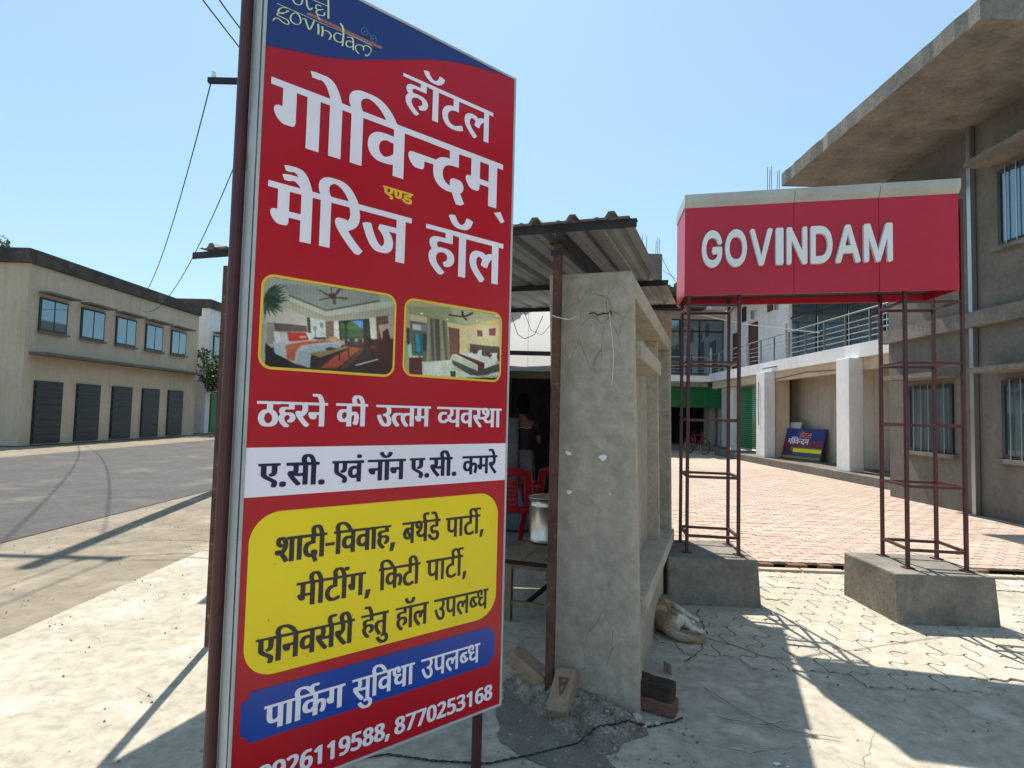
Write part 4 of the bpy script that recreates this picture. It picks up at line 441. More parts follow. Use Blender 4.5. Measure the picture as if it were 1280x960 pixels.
k|word|7899 6690 -43 -14 -16 -11 -35 -36 -16 -30 -10 -38 0 -66 5 -28 22 -61 -1 -5 -5 -2 -1149 -2 -2 -5 1 -85 6 -2 66 0 4 -2 3 -6 0 -282 4 -14 0 -33 15 -61 35 -63 47 -38 38 -14 28 -5 70 0 15 4 23 1 47 17 3 -6 1 -198 6 -2 117 2 3 5 0 687 2 6 5 2 127 -2 2 -6 0 -687 2 -5 5 -2 118 2 2 5 2 692 5 3 325 0 6 -3 1 -5 -1 -160 -57 -8 -43 -14 -28 -14 -30 -20 -29 -28 -18 -24 -19 -33 -15 -47 -4 -24 0 -37 -5 -14 5 -14 0 -43 4 -14 1 -19 19 -56 25 -45 28 -33 28 -23 33 -18 43 -14 28 -6 113 0 14 5 19 1 47 14 81 39 1 14 -25 80 -5 2 -47 -1 -24 -17 -56 -28 -38 -10 -42 0 -19 5 -47 28 -14 14 -25 40 -15 52 0 75 10 38 14 28 18 23 31 25 47 19 28 6 94 0 6 2 1 254 3 6 164 2 6 -3 1 -5 0 -687 2 -5 6 -2 122 2 2 5 0 687 2 5 5 3 95 1 2 6 0 80 -2 4 -5 3 -99 0 -6 2 -26 94 -12 28 -1 29 6 19 15 25 19 14 14 4 14 0 48 -18 42 1 6 7 17 61 -14 11 -51 15 -123 0 -33 -11 -42 -25 -28 21 -43 15;7953 6608 21 3 24 -11 21 -20 13 -19 23 -52 24 -70 9 -33 -1 -6 -141 -1 -11 7 -23 61 -1 19 -5 14 0 28 6 28 9 24 20 21;6862 6302 6 3 178 0 5 -2 3 -6 -1 -339 -39 -40 -24 -17 -47 -20 -24 5 -28 19 -20 35 -6 23 0 14 -5 14;8365 5748 -7 -11 0 -23 -5 -15 -5 -56 -4 -14 -19 -127 -13 -62 6 -2 103 0 6 2 5 10 33 99 24 80 24 103 -6 15 -6 2
k|word|1386 5141 -28 -5 -41 -13 -42 -27 -21 -21 -13 -19 -14 -27 -10 -42 0 -60 22 -70 -1 -5 -598 -2 -4 -1 -3 -6 0 -55 3 -6 69 -1 5 -2 2 -5 0 -278 6 -28 18 -46 13 -19 30 -30 22 -16 136 -82 65 -46 15 -25 6 -18 0 -14 -6 -23 -26 -56 11 -11 46 -27 88 -1 9 5 34 71 6 28 -1 46 -10 33 -9 18 -38 39 -37 27 -139 81 -37 27 -20 21 -14 27 -6 24 0 55 -4 14 0 204 1 4 6 3 129 0 5 -2 2 -5 0 -185 -4 -14 0 -14 -11 -28 -15 -16 -14 -9 -38 -12 -1 -5 10 -51 5 -14 6 -2 88 0 28 6 27 9 25 15 19 19 23 37 10 42 0 50 4 14 2 144 5 2 61 0 5 -2 2 -686 1 -4 5 -3 149 0 4 2 3 5 0 681 2 6 5 1 356 0 6 -2 1 -218 -2 -5 -278 -3 -28 -9 -15 -15 -10 -28 0 -23 15 -56 24 -43 31 -35 25 -16 18 -5 84 0 18 5 20 20 9 28 3 83 5 3 74 0 6 -3 1 -366 2 -4 5 -3 148 0 6 3 1 4 0 681 3 6 366 1 5 -2 1 -102 -2 -5 -162 -2 -28 -6 -55 -27 -42 -41 -15 -25 -10 -24 -14 -64 0 -65 4 -14 1 -19 14 -41 20 -35 23 -28 37 -27 37 -14 19 -1 14 -4 106 0 14 4 37 3 2 -5 0 -144 3 -5 148 -2 5 3 2 4 0 681 2 6 190 1 6 -2 10 -46 0 -37 5 -14 0 -23 -5 -14 0 -33 -6 -23 -5 -2 -111 0 -16 -7 -18 -19 -10 -28 0 -32 5 -28 28 -60 74 -116 66 -90 86 -104 16 -12 79 0 12 7 20 26 16 20 4 14 -45 47 -67 81 -80 113 -5 9 1 10 10 6 14 1 37 -10 32 0 14 -4 106 0 14 4 5 -1 2 -6 2 -305 5 -3 153 2 2 5 2 672 5 2 218 0 9 -5 6 -16 6 -27 0 -24 5 -13 0 -33 -5 -14 0 -14 -10 -37 -10 -18 -6 -5 -18 7 -116 0 -14 -6 -20 -19 -9 -24 -1 -37 6 -23 18 -46 70 -111 103 -136 87 -100 6 -3 83 1 37 46 11 16 0 4 -36 37 -91 105 -71 95 -16 27 57 37 30 26 29 35 23 41 14 42 1 19 5 13 0 98 -12 60 5 2 74 0 5 -1 2 -6 0 -681 2 -5 5 -2 148 0 6 3 1 685 3 6 4 1 88 2 2 5 0 74 -2 6 -4 1 -93 0 -5 3 -35 120 -38 83 -38 49 -32 22 -23 9 -28 6 -125 0 -42 -10 -32 -18 -34 -34 -14 -28 -10 -37 0 -65 10 -46 17 -47 -2 -5 -4 -2 -223 0 -5 3 -10 13 -19 38 -14 46 0 60 14 32 11 11 14 6 23 -10 88 2 20 61 -1 5 -28 15 -46 10 -130 0 -23 -5 -47 -19 -27 -23 -20 -34 -10 -32 -1 -56 6 -28 14 -41 21 -47 0 -4 -6 -3 -1005 0 -14 10 -22 39 -59 79 -62 62 -61 45 -78 38 -61 14 -18 0 -14 5;1472 5061 30 -3 42 -14 46 -23 30 -20 26 -21 57 -58 32 -42 16 -27 -8 -3 -329 0 -7 3 -18 32 -9 28 0 65 14 32 15 21 37 22;3501 5052 11 1 21 -15 13 -19 18 -37 33 -97 5 -23 -2 -10 -92 -2 -11 7 -24 74 0 70 15 37;2835 4760 6 2 115 0 6 -2 1 -250 -7 -11 -60 -15 -37 0 -28 6 -12 6 18 51 10 46 0 111;2236 4556 7 1 32 -8 43 -2 1 -144 -9 -18 -48 -49 -19 -13 -23 -10 -23 10 -21 20 -18 32 -5 24 0 60 5 23 27 46 21 16
k|word|4243 5154 -32 -9 -2 -6 10 -45 10 -22 5 -2 72 0 14 4 15 -7 18 -18 13 -18 18 -40 22 -72 7 -41 -8 -2 -297 0 -5 -2 -2 -5 2 -67 5 -3 302 0 4 -1 2 -5 0 -72 -1 -5 -5 -2 -122 0 -54 -10 -32 -17 -20 -21 -12 -18 -10 -36 0 -36 5 -27 9 -22 24 -41 -24 -31 -18 -41 -5 -27 0 -49 10 -50 27 -58 37 -52 29 -34 61 -60 77 1 27 30 14 20 0 5 -66 63 -29 34 -29 42 -14 45 0 59 14 36 29 28 27 14 18 3 18 -3 18 -9 23 -24 10 -27 -1 -41 -9 -18 -14 -15 -18 -13 -26 -12 15 -54 5 -14 6 -2 67 0 18 5 41 23 24 24 22 36 9 27 1 72 -10 31 -19 34 -21 20 -29 20 -40 13 -27 1 -14 5 -94 0 -14 -5 -4 2 -16 32 0 31 7 16 13 13 18 5 216 2 2 5 0 135 3 14 2 -5 7 -2 342 -2 2 -5 -1 -176 -6 -2 -148 0 -45 -10 -38 -19 -39 -39 -19 -38 -9 -27 -1 -18 -5 -13 0 -59 10 -49 14 -41 27 -54 64 -92 36 -44 72 0 42 55 3 9 -64 81 -40 68 -14 36 -5 27 0 58 5 23 10 20 21 20 20 11 49 10 54 0 6 -3 1 -382 -2 -6 -36 -11 -18 -9 -9 -5 -2 -5 19 -68 5 -6 72 -1 37 16 18 -11 10 -11 10 -27 -1 -55 -15 -28 -27 -22 -18 -5 -27 9 -33 19 -41 41 -31 41 -34 54 -5 2 -68 -1 -47 -46 -3 -9 36 -59 35 -45 50 -50 19 -14 45 -23 45 -10 127 0 27 6 31 13 32 27 14 19 14 27 10 36 0 28 4 18 -4 13 0 27 -6 23 -22 49 -31 32 -15 10 -18 7 -3 5 0 653 3 5 4 2 77 0 5 2 0 86 -5 2 -586 0 -4 1 -3 6 -14 63 -27 81 -27 54 -19 29 -14 14 -31 21 -32 10
k|word|5848 5164 -62 -25 13 -47 29 -57 22 -33 45 -39 51 -19 132 0 52 19 19 14 25 25 18 24 19 42 15 52 -2 19 -57 25 -70 -1 -6 -10 -16 -61 -19 -38 -23 -23 -21 -10 -35 19 -22 28 -29 57 -12 38;5420 4876 -2 -5 0 -61 2 -6 5 -1 310 0 5 -2 2 -5 0 -80 -2 -6 -151 -1 -28 -6 -23 -9 -36 -30 -13 -19 -10 -33 0 -51 6 -24 14 -33 18 -28 -23 -33 -14 -28 -10 -38 0 -65 10 -47 28 -61 20 -30 45 -55 63 -62 71 0 47 53 -82 80 -42 56 -14 28 -10 47 0 33 10 38 20 30 38 23 19 5 19 0 39 -16 14 -14 9 -19 6 -19 0 -28 -11 -28 -23 -24 -38 -23 16 -57 6 -9 5 -2 71 1 23 9 28 18 28 29 16 25 15 56 0 43 -20 61 -13 18 -31 30 -37 19 -42 10 -132 0 -7 3 -13 18 -6 24 0 14 6 19 15 15 33 11 207 1 2 6 0 155 2 4 5 3 10 -2 4 -10 5 -2 66 0 5 -2 2 -5 0 -691 2 -6 127 -1 5 1 2 6 0 691 3 5 4 2 461 0 5 -3 2 -150 -2 -6 -29 -1 -23 -6 -24 -9 -33 -20 -42 24 -37 11 -99 0 -24 -6 -37 -19 -26 -24 -13 -19 -19 -38 -10 -47 0 -80 4 -14 0 -14 20 -61 28 -56 25 -40 97 -125 14 -14 7 -2 61 1 39 53 4 14 -110 141 -33 61 -14 42 -1 24 -5 14 0 19 10 47 11 20 19 19 5 3 18 -8 39 -34 -21 -66 -6 -28 2 -12 62 -27 65 -1 6 2 1 5 6 33 19 56 28 52 11 11 5 2 2 -9 0 -413 1 -5 6 -2 122 0 6 2 1 696 2 4 5 3 80 0 6 2 1 80 -2 5
k|word|9173 4886 -18 -4 -21 -11 -44 -48 -3 48 -1 5 -6 2 -2026 0 -4 -2 -3 -5 0 -79 3 -5 316 -3 24 -24 14 -28 11 -42 0 -33 -6 -28 -9 -27 -13 -19 -21 -15 -28 -14 -23 -6 -24 0 -4 -1 -3 -6 0 -65 7 -19 5 -2 51 0 9 -4 14 -15 25 -39 23 -60 1 -24 5 -13 0 -33 -5 -14 -1 -19 -9 -23 -10 -14 -19 -15 -24 -5 -25 16 -28 28 -22 32 -37 74 -38 107 -15 65 -6 10 -52 1 -55 -29 -2 -5 47 -149 32 -79 43 -76 17 -21 39 -40 37 -22 38 -10 83 0 37 10 19 9 19 13 29 35 14 28 9 28 1 19 5 13 0 84 -15 65 -33 65 -34 51 39 47 14 28 15 55 0 84 -22 70 5 2 98 -1 2 -6 0 -293 5 -14 0 -27 6 -28 14 -42 18 -37 29 -31 19 -12 32 -14 28 -6 65 0 14 5 19 1 37 14 2 -8 2 -191 5 -2 107 0 5 1 2 6 2 683 5 2 474 0 6 -2 1 -5 0 -144 -2 -5 -33 -2 -23 -6 -28 -13 -28 -22 -4 0 -28 22 -47 19 -102 0 -46 -19 -28 -23 -30 -49 -14 -55 0 -89 14 -60 10 -23 37 -70 48 -67 74 -92 51 0 9 9 38 53 -104 130 -18 28 -28 55 -11 37 0 19 -4 14 5 51 10 23 20 25 23 9 28 -14 34 -34 -17 -51 -9 -46 6 -6 60 -28 42 -1 5 2 5 14 7 33 14 42 23 46 25 30 14 6 2 -8 0 -418 2 -5 5 -2 107 0 5 2 2 5 1 683 6 2 427 0 6 -2 1 -10 -4 -13 -5 -56 5 -14 0 -23 10 -42 27 -47 35 -35 17 -11 -23 -61 -6 -27 0 -70 10 -47 28 -51 23 -23 30 -20 37 -10 111 0 61 20 2 -9 2 -139 5 -2 102 0 5 1 2 6 0 678 3 6 4 1 79 0 6 2 0 89 -6 2 -251 0 -5 -2 0 -89 47 -2 5 -1 2 -6 0 -372 -25 -39 -19 -19 -37 -27 -33 -10 -28 10 -19 16 -10 14 -9 23 -6 28 5 42 10 27 25 25 37 15 47 2 2 56 4 23 -2 6 -23 6 -75 0 -14 -5 -13 0 -26 12 -26 26 -10 20 -6 24 0 55 6 24 9 18 15 19 10 1 10 -15 6 -19 0 -18 -6 -24 -10 -23 2 -5 49 -43 46 0 20 30 14 41 1 28 4 10 -5 41 -20 44 -26 26 -20 11 -24 5;7737 4783 5 2 153 0 5 -1 2 -6 -1 -334 -36 -42 -35 -25 -27 -10 -24 10 -18 18 -11 16 -10 33 0 18 -5 14;8885 4677 -9 -3 -23 -1 -47 -19 -37 -27 -25 -30 -23 -47 -10 -41 0 -33 -5 -14 5 -60 15 -51 14 -28 13 -19 30 -30 18 -13 19 -9 37 -11 107 0 37 11 42 23 23 18 35 34 5 14 -30 71 -42 1 -9 -2 -5 3 -98 169 5 6 9 1 61 -14 41 2 3 42 4 14 -1 28 -6 6 -27 6 -28 0 -14 4;8837 4513 2 4 6 -4 93 -162 4 -10 -1 -5 -28 -10 -9 0 -30 15 -27 28 -14 33 -6 28 0 46
w|word|2078 3041 -48 -9 -44 -18 -31 -21 -28 -33 -18 -39 -5 -22 0 -53 10 -40 17 -35 1 -4 -3 -2 -946 0 -5 -3 0 -79 5 -2 70 0 5 -1 2 -6 0 -272 4 -14 0 -22 10 -44 18 -39 18 -28 21 -20 15 -11 48 -22 22 -5 141 0 35 7 2 -5 0 -171 2 -5 159 -2 4 2 2 5 0 646 3 6 4 1 92 0 5 -1 2 -6 0 -646 2 -5 159 -2 4 2 2 5 0 646 2 6 5 1 92 0 4 -1 3 -6 0 -646 2 -5 158 -2 5 2 2 5 0 646 1 5 5 2 392 0 5 -2 2 -97 -3 -8 -167 1 -53 -14 -26 -13 -35 -25 -32 -42 -18 -40 -10 -48 0 -53 10 -48 27 -53 18 -24 25 -20 37 -19 26 -9 18 -1 13 -4 110 0 57 12 3 -5 0 -141 1 -5 5 -2 150 0 5 2 1 304 18 26 42 42 13 8 9 0 11 -10 16 -31 6 -22 0 -70 -5 -14 -1 -17 -13 -44 -26 -57 -12 -18 1 -4 71 -46 79 0 15 19 17 36 27 79 9 52 0 97 -9 40 -13 31 -13 17 -35 35 -46 19 -22 1 -13 5 -80 0 -13 -5 -31 -2 -2 180 3 6 373 1 6 -2 1 -220 -1 -5 -6 -2 -30 0 -22 -5 -14 -8 -14 -20 -5 -22 0 -17 9 -36 28 -50 42 -42 15 -10 18 -5 105 0 15 6 13 13 10 27 0 391 2 6 4 1 106 -1 2 -6 0 -646 2 -5 5 -2 154 0 5 2 1 651 3 6 4 1 101 1 2 6 0 70 -2 5 -1020 2 -14 9 -23 37 -18 44 0 22 -5 13 10 40 19 24 22 11 44 -16 75 2 19 58 -1 9 -10 5 -39 13 -22 1 -13 5 -119 0 -13 -5 -22 -1 -27 -8 -39 -22 -18 -20 -4 -1 -80 38 -61 14 -22 0 -13 5;2155 2965 11 2 40 -10 39 -17 37 -24 25 -19 37 -38 48 -61 13 -22 2 -9 -8 -2 -299 1 -19 32 -14 48 0 31 6 22 10 19 29 29 19 10;1224 2679 5 2 159 0 4 -1 2 -6 -1 -321 -19 -20 -22 -16 -26 -18 -31 -13 -24 10 -24 25 -10 19 -10 40 0 52 -4 14;2419 2485 7 2 39 -8 45 -3 2 -140 -5 -9 -24 -24 -29 -25 -41 -23 -9 -1 -24 11 -17 13 -13 18 -9 18 -4 17 -5 40 4 9 0 22 5 17 19 33 35 26
w|word|4736 3063 -40 -9 -40 -18 -33 -27 -17 -23 -9 -17 -9 -32 0 -13 -5 -13 0 -27 10 -49 18 -44 0 -5 -3 -1 -747 -1 -5 -2 -1 -71 2 -5 191 -2 10 -6 10 -36 0 -22 4 -14 0 -62 -10 -53 -5 -4 -18 6 -98 0 -18 -5 -23 -28 -5 -18 0 -27 9 -40 14 -26 35 -58 46 -64 91 -114 91 -99 62 1 49 57 1 10 -79 80 -8 14 -23 22 -83 106 -12 23 9 10 13 5 71 -13 178 -2 2 -5 0 -284 2 -7 5 -2 120 0 14 4 1 645 2 5 5 1 13 0 14 -4 75 0 4 -2 3 -5 0 -653 2 -5 138 -2 4 2 2 5 0 653 3 5 4 2 400 0 5 -2 1 -103 -2 -5 -4 -1 -14 4 -40 0 -13 5 -53 0 -13 -5 -40 -1 -36 -9 -36 -17 -17 -13 -34 -33 -16 -27 -18 -49 -1 -22 -5 -13 0 -54 10 -48 27 -54 39 -40 42 -23 31 -10 27 0 13 -4 62 0 14 4 31 0 22 5 13 7 9 0 2 -5 0 -147 2 -4 5 -3 129 0 5 3 2 4 0 653 1 5 5 2 67 0 5 -2 -7 -27 0 -27 -5 -18 5 -13 0 -26 10 -36 13 -27 17 -22 22 -22 33 -21 5 -6 -19 -35 -9 -27 -6 -27 0 -53 15 -53 21 -36 29 -29 18 -12 48 -19 23 0 13 -4 80 0 13 4 27 0 44 12 3 -5 0 -129 2 -5 138 0 2 5 0 653 1 5 5 2 111 -2 3 -5 0 -653 2 -5 4 -2 129 0 5 3 2 657 2 5 5 2 93 1 2 5 0 72 -2 5 -564 0 -3 -5 2 -76 5 -2 49 0 5 -2 2 -5 0 -360 -18 -26 -36 -31 -42 -24 -22 -5 -36 14 -23 23 -9 18 -5 22 0 40 15 33 18 18 18 13 40 10 35 0 9 5 2 46 5 13 -2 18 -5 2 -138 0 -31 14 -24 24 -8 13 -10 36 0 35 5 22 14 27 13 13 6 2 10 -15 5 -18 0 -13 -10 -31 -10 -13 3 -5 55 -41 67 0 23 37 9 26 5 23 0 35 -14 45 -28 33 -17 12 -27 10 -13 0 -14 5 -89 0 -26 -6 -23 -9 -44 -35 -2 30 -2 4 -5 2 -249 0 -5 2 -20 45 -36 62 -32 46 -49 54 -40 30 -44 22 -45 14 -17 1 -14 4;4796 2986 25 3 31 -10 27 -14 40 -30 35 -40 37 -55 27 -49 -1 -5 -5 -2 -253 2 -15 27 -13 40 -1 62 5 18 17 27 24 19;4200 2702 8 2 146 0 6 -2 1 -244 -2 -6 -22 -9 -49 -10 -58 0 -48 11 23 54 9 49 0 88;5067 2502 34 2 35 -9 41 -2 1 -138 -8 -17 -34 -34 -20 -15 -37 -19 -23 -5 -22 9 -15 10 -26 32 -10 26 0 13 -4 14 0 22 9 44 24 38 31 21;4354 2046 -35 -9 -32 -15 -1 -13 16 -44 2 -14 5 -9 5 -2 54 0 35 17 22 5 23 -10 20 -19 8 -13 5 -22 0 -18 -5 -27 -13 -22 -29 -23 -22 -6 -27 1 -31 9 -40 22 -22 17 -29 29 -64 86 -62 0 -55 -46 -4 -9 52 -71 64 -64 36 -26 44 -22 58 -14 147 0 35 9 27 14 18 12 20 20 12 18 13 26 10 36 0 62 -4 22 -6 18 -17 36 -37 37 -27 13 -26 6 -9 6 -120 0
w|word|8816 2801 -8 -3 -22 -1 -22 -9 -17 -12 -40 -43 -2 49 -2 5 -4 2 -2133 0 -4 -2 -3 -5 0 -70 3 -5 331 -2 20 -19 12 -17 9 -18 9 -34 0 -35 -5 -27 -17 -30 -22 -22 -19 -10 -31 -9 -39 -5 -4 -1 -2 -5 4 -18 1 -57 73 -4 24 -29 19 -28 13 -26 9 -26 5 -26 -1 -57 -9 -30 -14 -20 -18 -12 -17 -5 -13 0 -31 14 -37 36 -16 22 -48 91 -18 44 -33 105 -39 2 -18 -6 -50 -23 -2 -4 2 -13 31 -92 48 -109 35 -57 41 -50 39 -29 26 -13 31 -10 104 0 35 10 18 8 17 13 24 24 12 17 18 39 5 22 0 26 4 13 0 18 -4 13 0 26 -14 52 -22 44 -46 65 4 9 34 35 21 44 10 39 0 30 3 9 -3 13 0 22 -10 35 -15 30 0 5 5 2 114 -2 2 -5 0 -296 10 -48 8 -26 18 -35 21 -26 32 -23 18 -9 35 -10 91 0 26 5 35 16 5 0 2 -6 1 -187 5 -2 109 0 6 2 1 4 1 646 6 2 510 0 5 -2 1 -5 0 -135 -2 -5 -30 -1 -48 -14 -44 -29 -4 0 -22 16 -35 17 -35 10 -87 0 -35 -10 -17 -9 -18 -12 -28 -28 -21 -35 -9 -26 -1 -18 -4 -13 0 -52 4 -13 0 -18 10 -35 22 -48 30 -48 30 -39 101 -113 6 -2 39 1 39 43 10 15 0 4 -16 22 -79 83 -47 65 -13 26 -14 48 0 52 5 22 12 22 18 18 19 9 18 -4 17 -9 41 -31 -20 -57 -8 -39 66 -28 43 -1 6 3 4 8 11 44 31 65 30 35 19 10 4 0 2 -5 0 -402 2 -4 5 -2 109 0 5 2 1 4 2 646 5 2 458 0 4 -2 3 -5 -9 -30 0 -66 9 -39 9 -22 21 -30 27 -26 28 -17 4 -5 -23 -44 -9 -35 -1 -65 6 -26 13 -35 18 -28 22 -22 18 -12 43 -18 18 -1 13 -4 74 0 13 4 17 0 61 21 3 -6 1 -139 5 -2 105 0 4 1 2 5 0 641 3 5 4 2 91 1 3 5 -2 75 -5 2 -266 0 -5 -2 0 -79 5 -2 48 0 4 -2 3 -5 0 -349 -9 -17 -46 -45 -39 -22 -18 -5 -21 0 -31 14 -23 23 -9 22 -5 26 1 22 13 39 23 23 26 13 26 6 40 2 2 30 4 13 -1 35 -5 2 -114 0 -8 -2 -31 12 -26 21 -15 28 -5 22 0 39 10 35 9 13 18 19 9 0 10 -10 10 -26 0 -13 -6 -22 -11 -17 1 -9 53 -41 43 0 19 23 17 44 0 70 -14 32 -17 22 -18 13 -30 13 -18 1 -13 4;7276 2704 5 2 170 0 5 -2 2 -5 -1 -314 -8 -13 -40 -35 -14 -10 -31 -13 -26 0 -22 12 -19 20 -8 18 -9 30 -1 35 -4 13;8476 2600 -39 -8 -44 -22 -19 -15 -25 -26 -27 -48 -14 -65 0 -44 5 -13 1 -22 13 -39 18 -32 38 -38 41 -23 26 -8 22 -1 13 -5 65 0 13 5 22 1 44 13 39 21 19 15 36 30 3 9 -36 71 -39 1 -9 -7 -5 0 -105 162 0 4 5 2 31 0 39 -8 44 1 6 14 0 52 3 13 -53 11;8444 2455 2 2 4 -4 28 -41 78 -123 -1 -5 -26 -10 -22 1 -35 18 -23 23 -9 17 -10 35 0 48 6 26
w|word|9410 20345 345 119 230 -366 -188 -109
w|word|5722 1007 -8 -3 -21 0 -36 -9 -49 -25 -31 -25 -15 -29 -9 -37 0 -28 9 -41 17 -34 18 -23 19 -15 11 -14 -36 -26 -22 -23 -12 -16 -12 -25 -9 -32 0 -58 5 -24 12 -29 20 -28 31 -26 40 -20 45 -13 29 0 12 -5 49 0 12 5 21 0 37 9 49 24 16 11 22 23 24 41 9 32 0 62 -5 16 -16 33 -12 16 -29 29 -35 24 4 8 23 17 21 20 11 16 17 37 5 25 0 32 -4 13 -1 16 -8 20 -26 31 -21 15 -32 17 -49 13 -21 0 -12 4;7057 1007 -8 -3 -20 0 -33 -9 -49 -25 -34 -34 -20 -40 -12 -37 -9 -45 0 -20 -5 -13 0 -135 5 -12 0 -20 4 -12 0 -17 17 -53 24 -49 12 -16 29 -29 46 -25 33 -9 20 0 13 -5 36 0 13 5 20 0 20 4 53 25 27 22 24 32 24 53 13 57 0 13 4 12 0 33 4 12 0 86 -4 12 0 29 -13 65 -16 45 -28 45 -30 25 -54 25 -24 5 -20 0 -13 4;9724 1007 -8 -3 -21 0 -36 -9 -49 -25 -27 -21 -19 -33 -5 -16 0 -21 -5 -16 5 -12 0 -25 9 -24 17 -31 43 -43 1 -4 -36 -26 -20 -21 -18 -26 -12 -29 -5 -25 0 -53 9 -32 17 -33 21 -26 21 -16 40 -20 45 -13 29 0 12 -5 49 0 12 5 21 0 24 4 62 29 16 11 22 23 24 41 9 28 0 66 -9 28 -24 37 -29 29 -34 23 -1 5 30 23 18 18 11 16 13 25 8 28 1 45 -5 25 -13 28 -25 27 -17 11 -32 17 -45 13 -25 0 -12 4;7458 1003 -37 -8 -78 -37 -21 -17 -5 -13 5 -12 38 -42 20 -9 29 1 16 8 37 27 20 8 20 5 25 0 16 -5 22 -22 8 -24 1 -33 -5 -24 -8 -25 -12 -20 -40 -53 -196 -209 -5 -12 1 -61 6 -9 20 -9 384 0 16 9 6 13 -1 65 -5 9 -16 9 -212 1 -8 2 1 4 94 94 8 12 29 29 52 69 25 49 13 53 0 41 -9 41 -16 33 -22 22 -25 15 -36 17 -37 9;8335 1003 -61 -16 -61 -29 -13 -17 0 -13 5 -10 28 -33 25 -12 28 1 49 27 49 13 33 0 21 -5 20 -20 5 -10 5 -24 -5 -25 -11 -24 -21 -21 -18 -9 -20 -5 -25 0 -12 -4 -49 0 -21 -10 -6 -13 0 -53 6 -13 17 -8 90 -1 41 -9 24 -12 22 -26 4 -16 1 -25 -5 -24 -10 -18 -24 -24 -21 -9 -24 -4 -37 0 -12 4 -12 0 -49 13 -41 18 -33 0 -16 -8 -6 -9 0 -70 10 -13 32 -16 41 -13 17 0 12 -4 33 0 12 -5 53 0 12 5 37 0 41 9 61 28 16 12 21 20 17 26 17 41 5 25 0 45 -9 32 -20 37 -21 21 -42 23 -1 5 21 14 27 27 19 37 9 45 -5 45 -8 24 -15 25 -23 21 -45 25 -49 13;9311 1003 -61 -16 -49 -25 -16 -11 -27 -27 -15 -24 -25 -53 -17 -74 0 -20 -4 -13 0 -130 9 -45 12 -37 25 -45 21 -26 33 -24 53 -25 49 -9 41 0 12 5 25 0 49 17 28 16 27 22 28 40 12 29 9 37 0 32 4 13 -4 12 0 33 -9 32 -22 43 -36 36 -49 25 -37 9 -90 0 -29 -9 -4 3 -2 4 9 32 17 33 17 22 21 16 36 12 25 1 8 3 12 -3 21 0 12 -4 33 0 20 9 5 9 0 53 -5 9 -25 13;5996 999 -17 -9 -6 -13 1 -53 5 -9 17 -8 257 -1 5 -2 0 -4 -49 -111 -157 -347 -1 -12 5 -12 21 -10 94 0 21 9 5 5 219 501 8 -8 21 -9 249 0 7 -2 -2 -12 -207 -462 6 -13 20 -9 98 0 21 9 13 21 213 494 -1 49 -5 9 -20 10 -392 0 -21 -10 -4 -5 -4 0 -4 5 -20 10;7825 999 -17 -9 -5 -9 0 -16 -5 -12 -4 -82 -4 -12 -4 -82 -4 -12 0 -37 5 -12 22 -18 28 -13 45 0 45 8 33 0 37 -9 16 -11 16 -17 5 -10 10 -32 0 -25 -10 -36 -13 -22 -20 -16 -21 -9 -24 -4 -17 0 -65 13 -24 8 -29 15 -25 0 -12 -5 -9 -5 -5 -12 1 -70 5 -8 8 -5 25 -12 24 -8 41 -9 33 0 12 -5 49 0 12 5 29 0 41 9 20 8 33 16 32 24 22 26 20 41 14 57 0 45 -5 12 0 17 -17 41 -17 26 -19 18 -26 18 -33 16 -49 13 -24 0 -13 5 -49 0 -12 -3 -2 9 4 12 0 29 4 12 0 32 6 17 4 2 184 1 17 8 5 9 0 57 -5 9 -21 10;8846 999 -16 -8 -145 -99 -9 -17 5 -12 32 -41 23 -13 32 0 17 8 28 23 4 1 2 -3 -4 -20 1 -392 5 -9 21 -9 90 0 20 9 6 13 0 547 -6 13 -20 10;5728 912 43 2 16 -5 10 -9 9 -21 3 -20 -8 -33 -30 -30 -16 -11 -22 13 -25 24 -8 21 0 40 10 18;7076 912 18 2 16 -5 18 -17 16 -33 9 -37 0 -12 4 -12 0 -25 4 -12 0 -102 -4 -13 0 -24 -9 -45 -8 -24 -17 -31 -13 -11 -20 -9 -22 6 -15 12 -17 24 -13 41 -4 25 0 16 -5 12 0 143 5 13 0 16 4 24 13 41 12 21 9 9;9730 912 43 2 16 -5 13 -12 6 -14 4 -24 -9 -33 -14 -18 -32 -23 -22 13 -25 24 -9 21 1 40 13 21;9318 704 6 1 16 -4 16 -8 22 -26 9 -29 0 -61 -9 -33 -7 -12 -21 -20 -26 -10 -25 4 -12 9 -25 28 -17 42 -1 17 -4 12 0 12 5 20 11 21 27 26 16 8;5737 663 14 1 36 -24 30 -30 9 -25 -1 -28 -12 -29 -13 -13 -33 -13 -29 0 -28 9 -22 21 -9 29 0 24 5 21 8 16 30 31;9739 663 14 1 34 -22 31 -31 10 -22 0 -32 -5 -17 -8 -12 -13 -13 -33 -13 -29 0 -30 10 -16 16 -8 16 -5 21 0 16 9 33 11 16 23 23
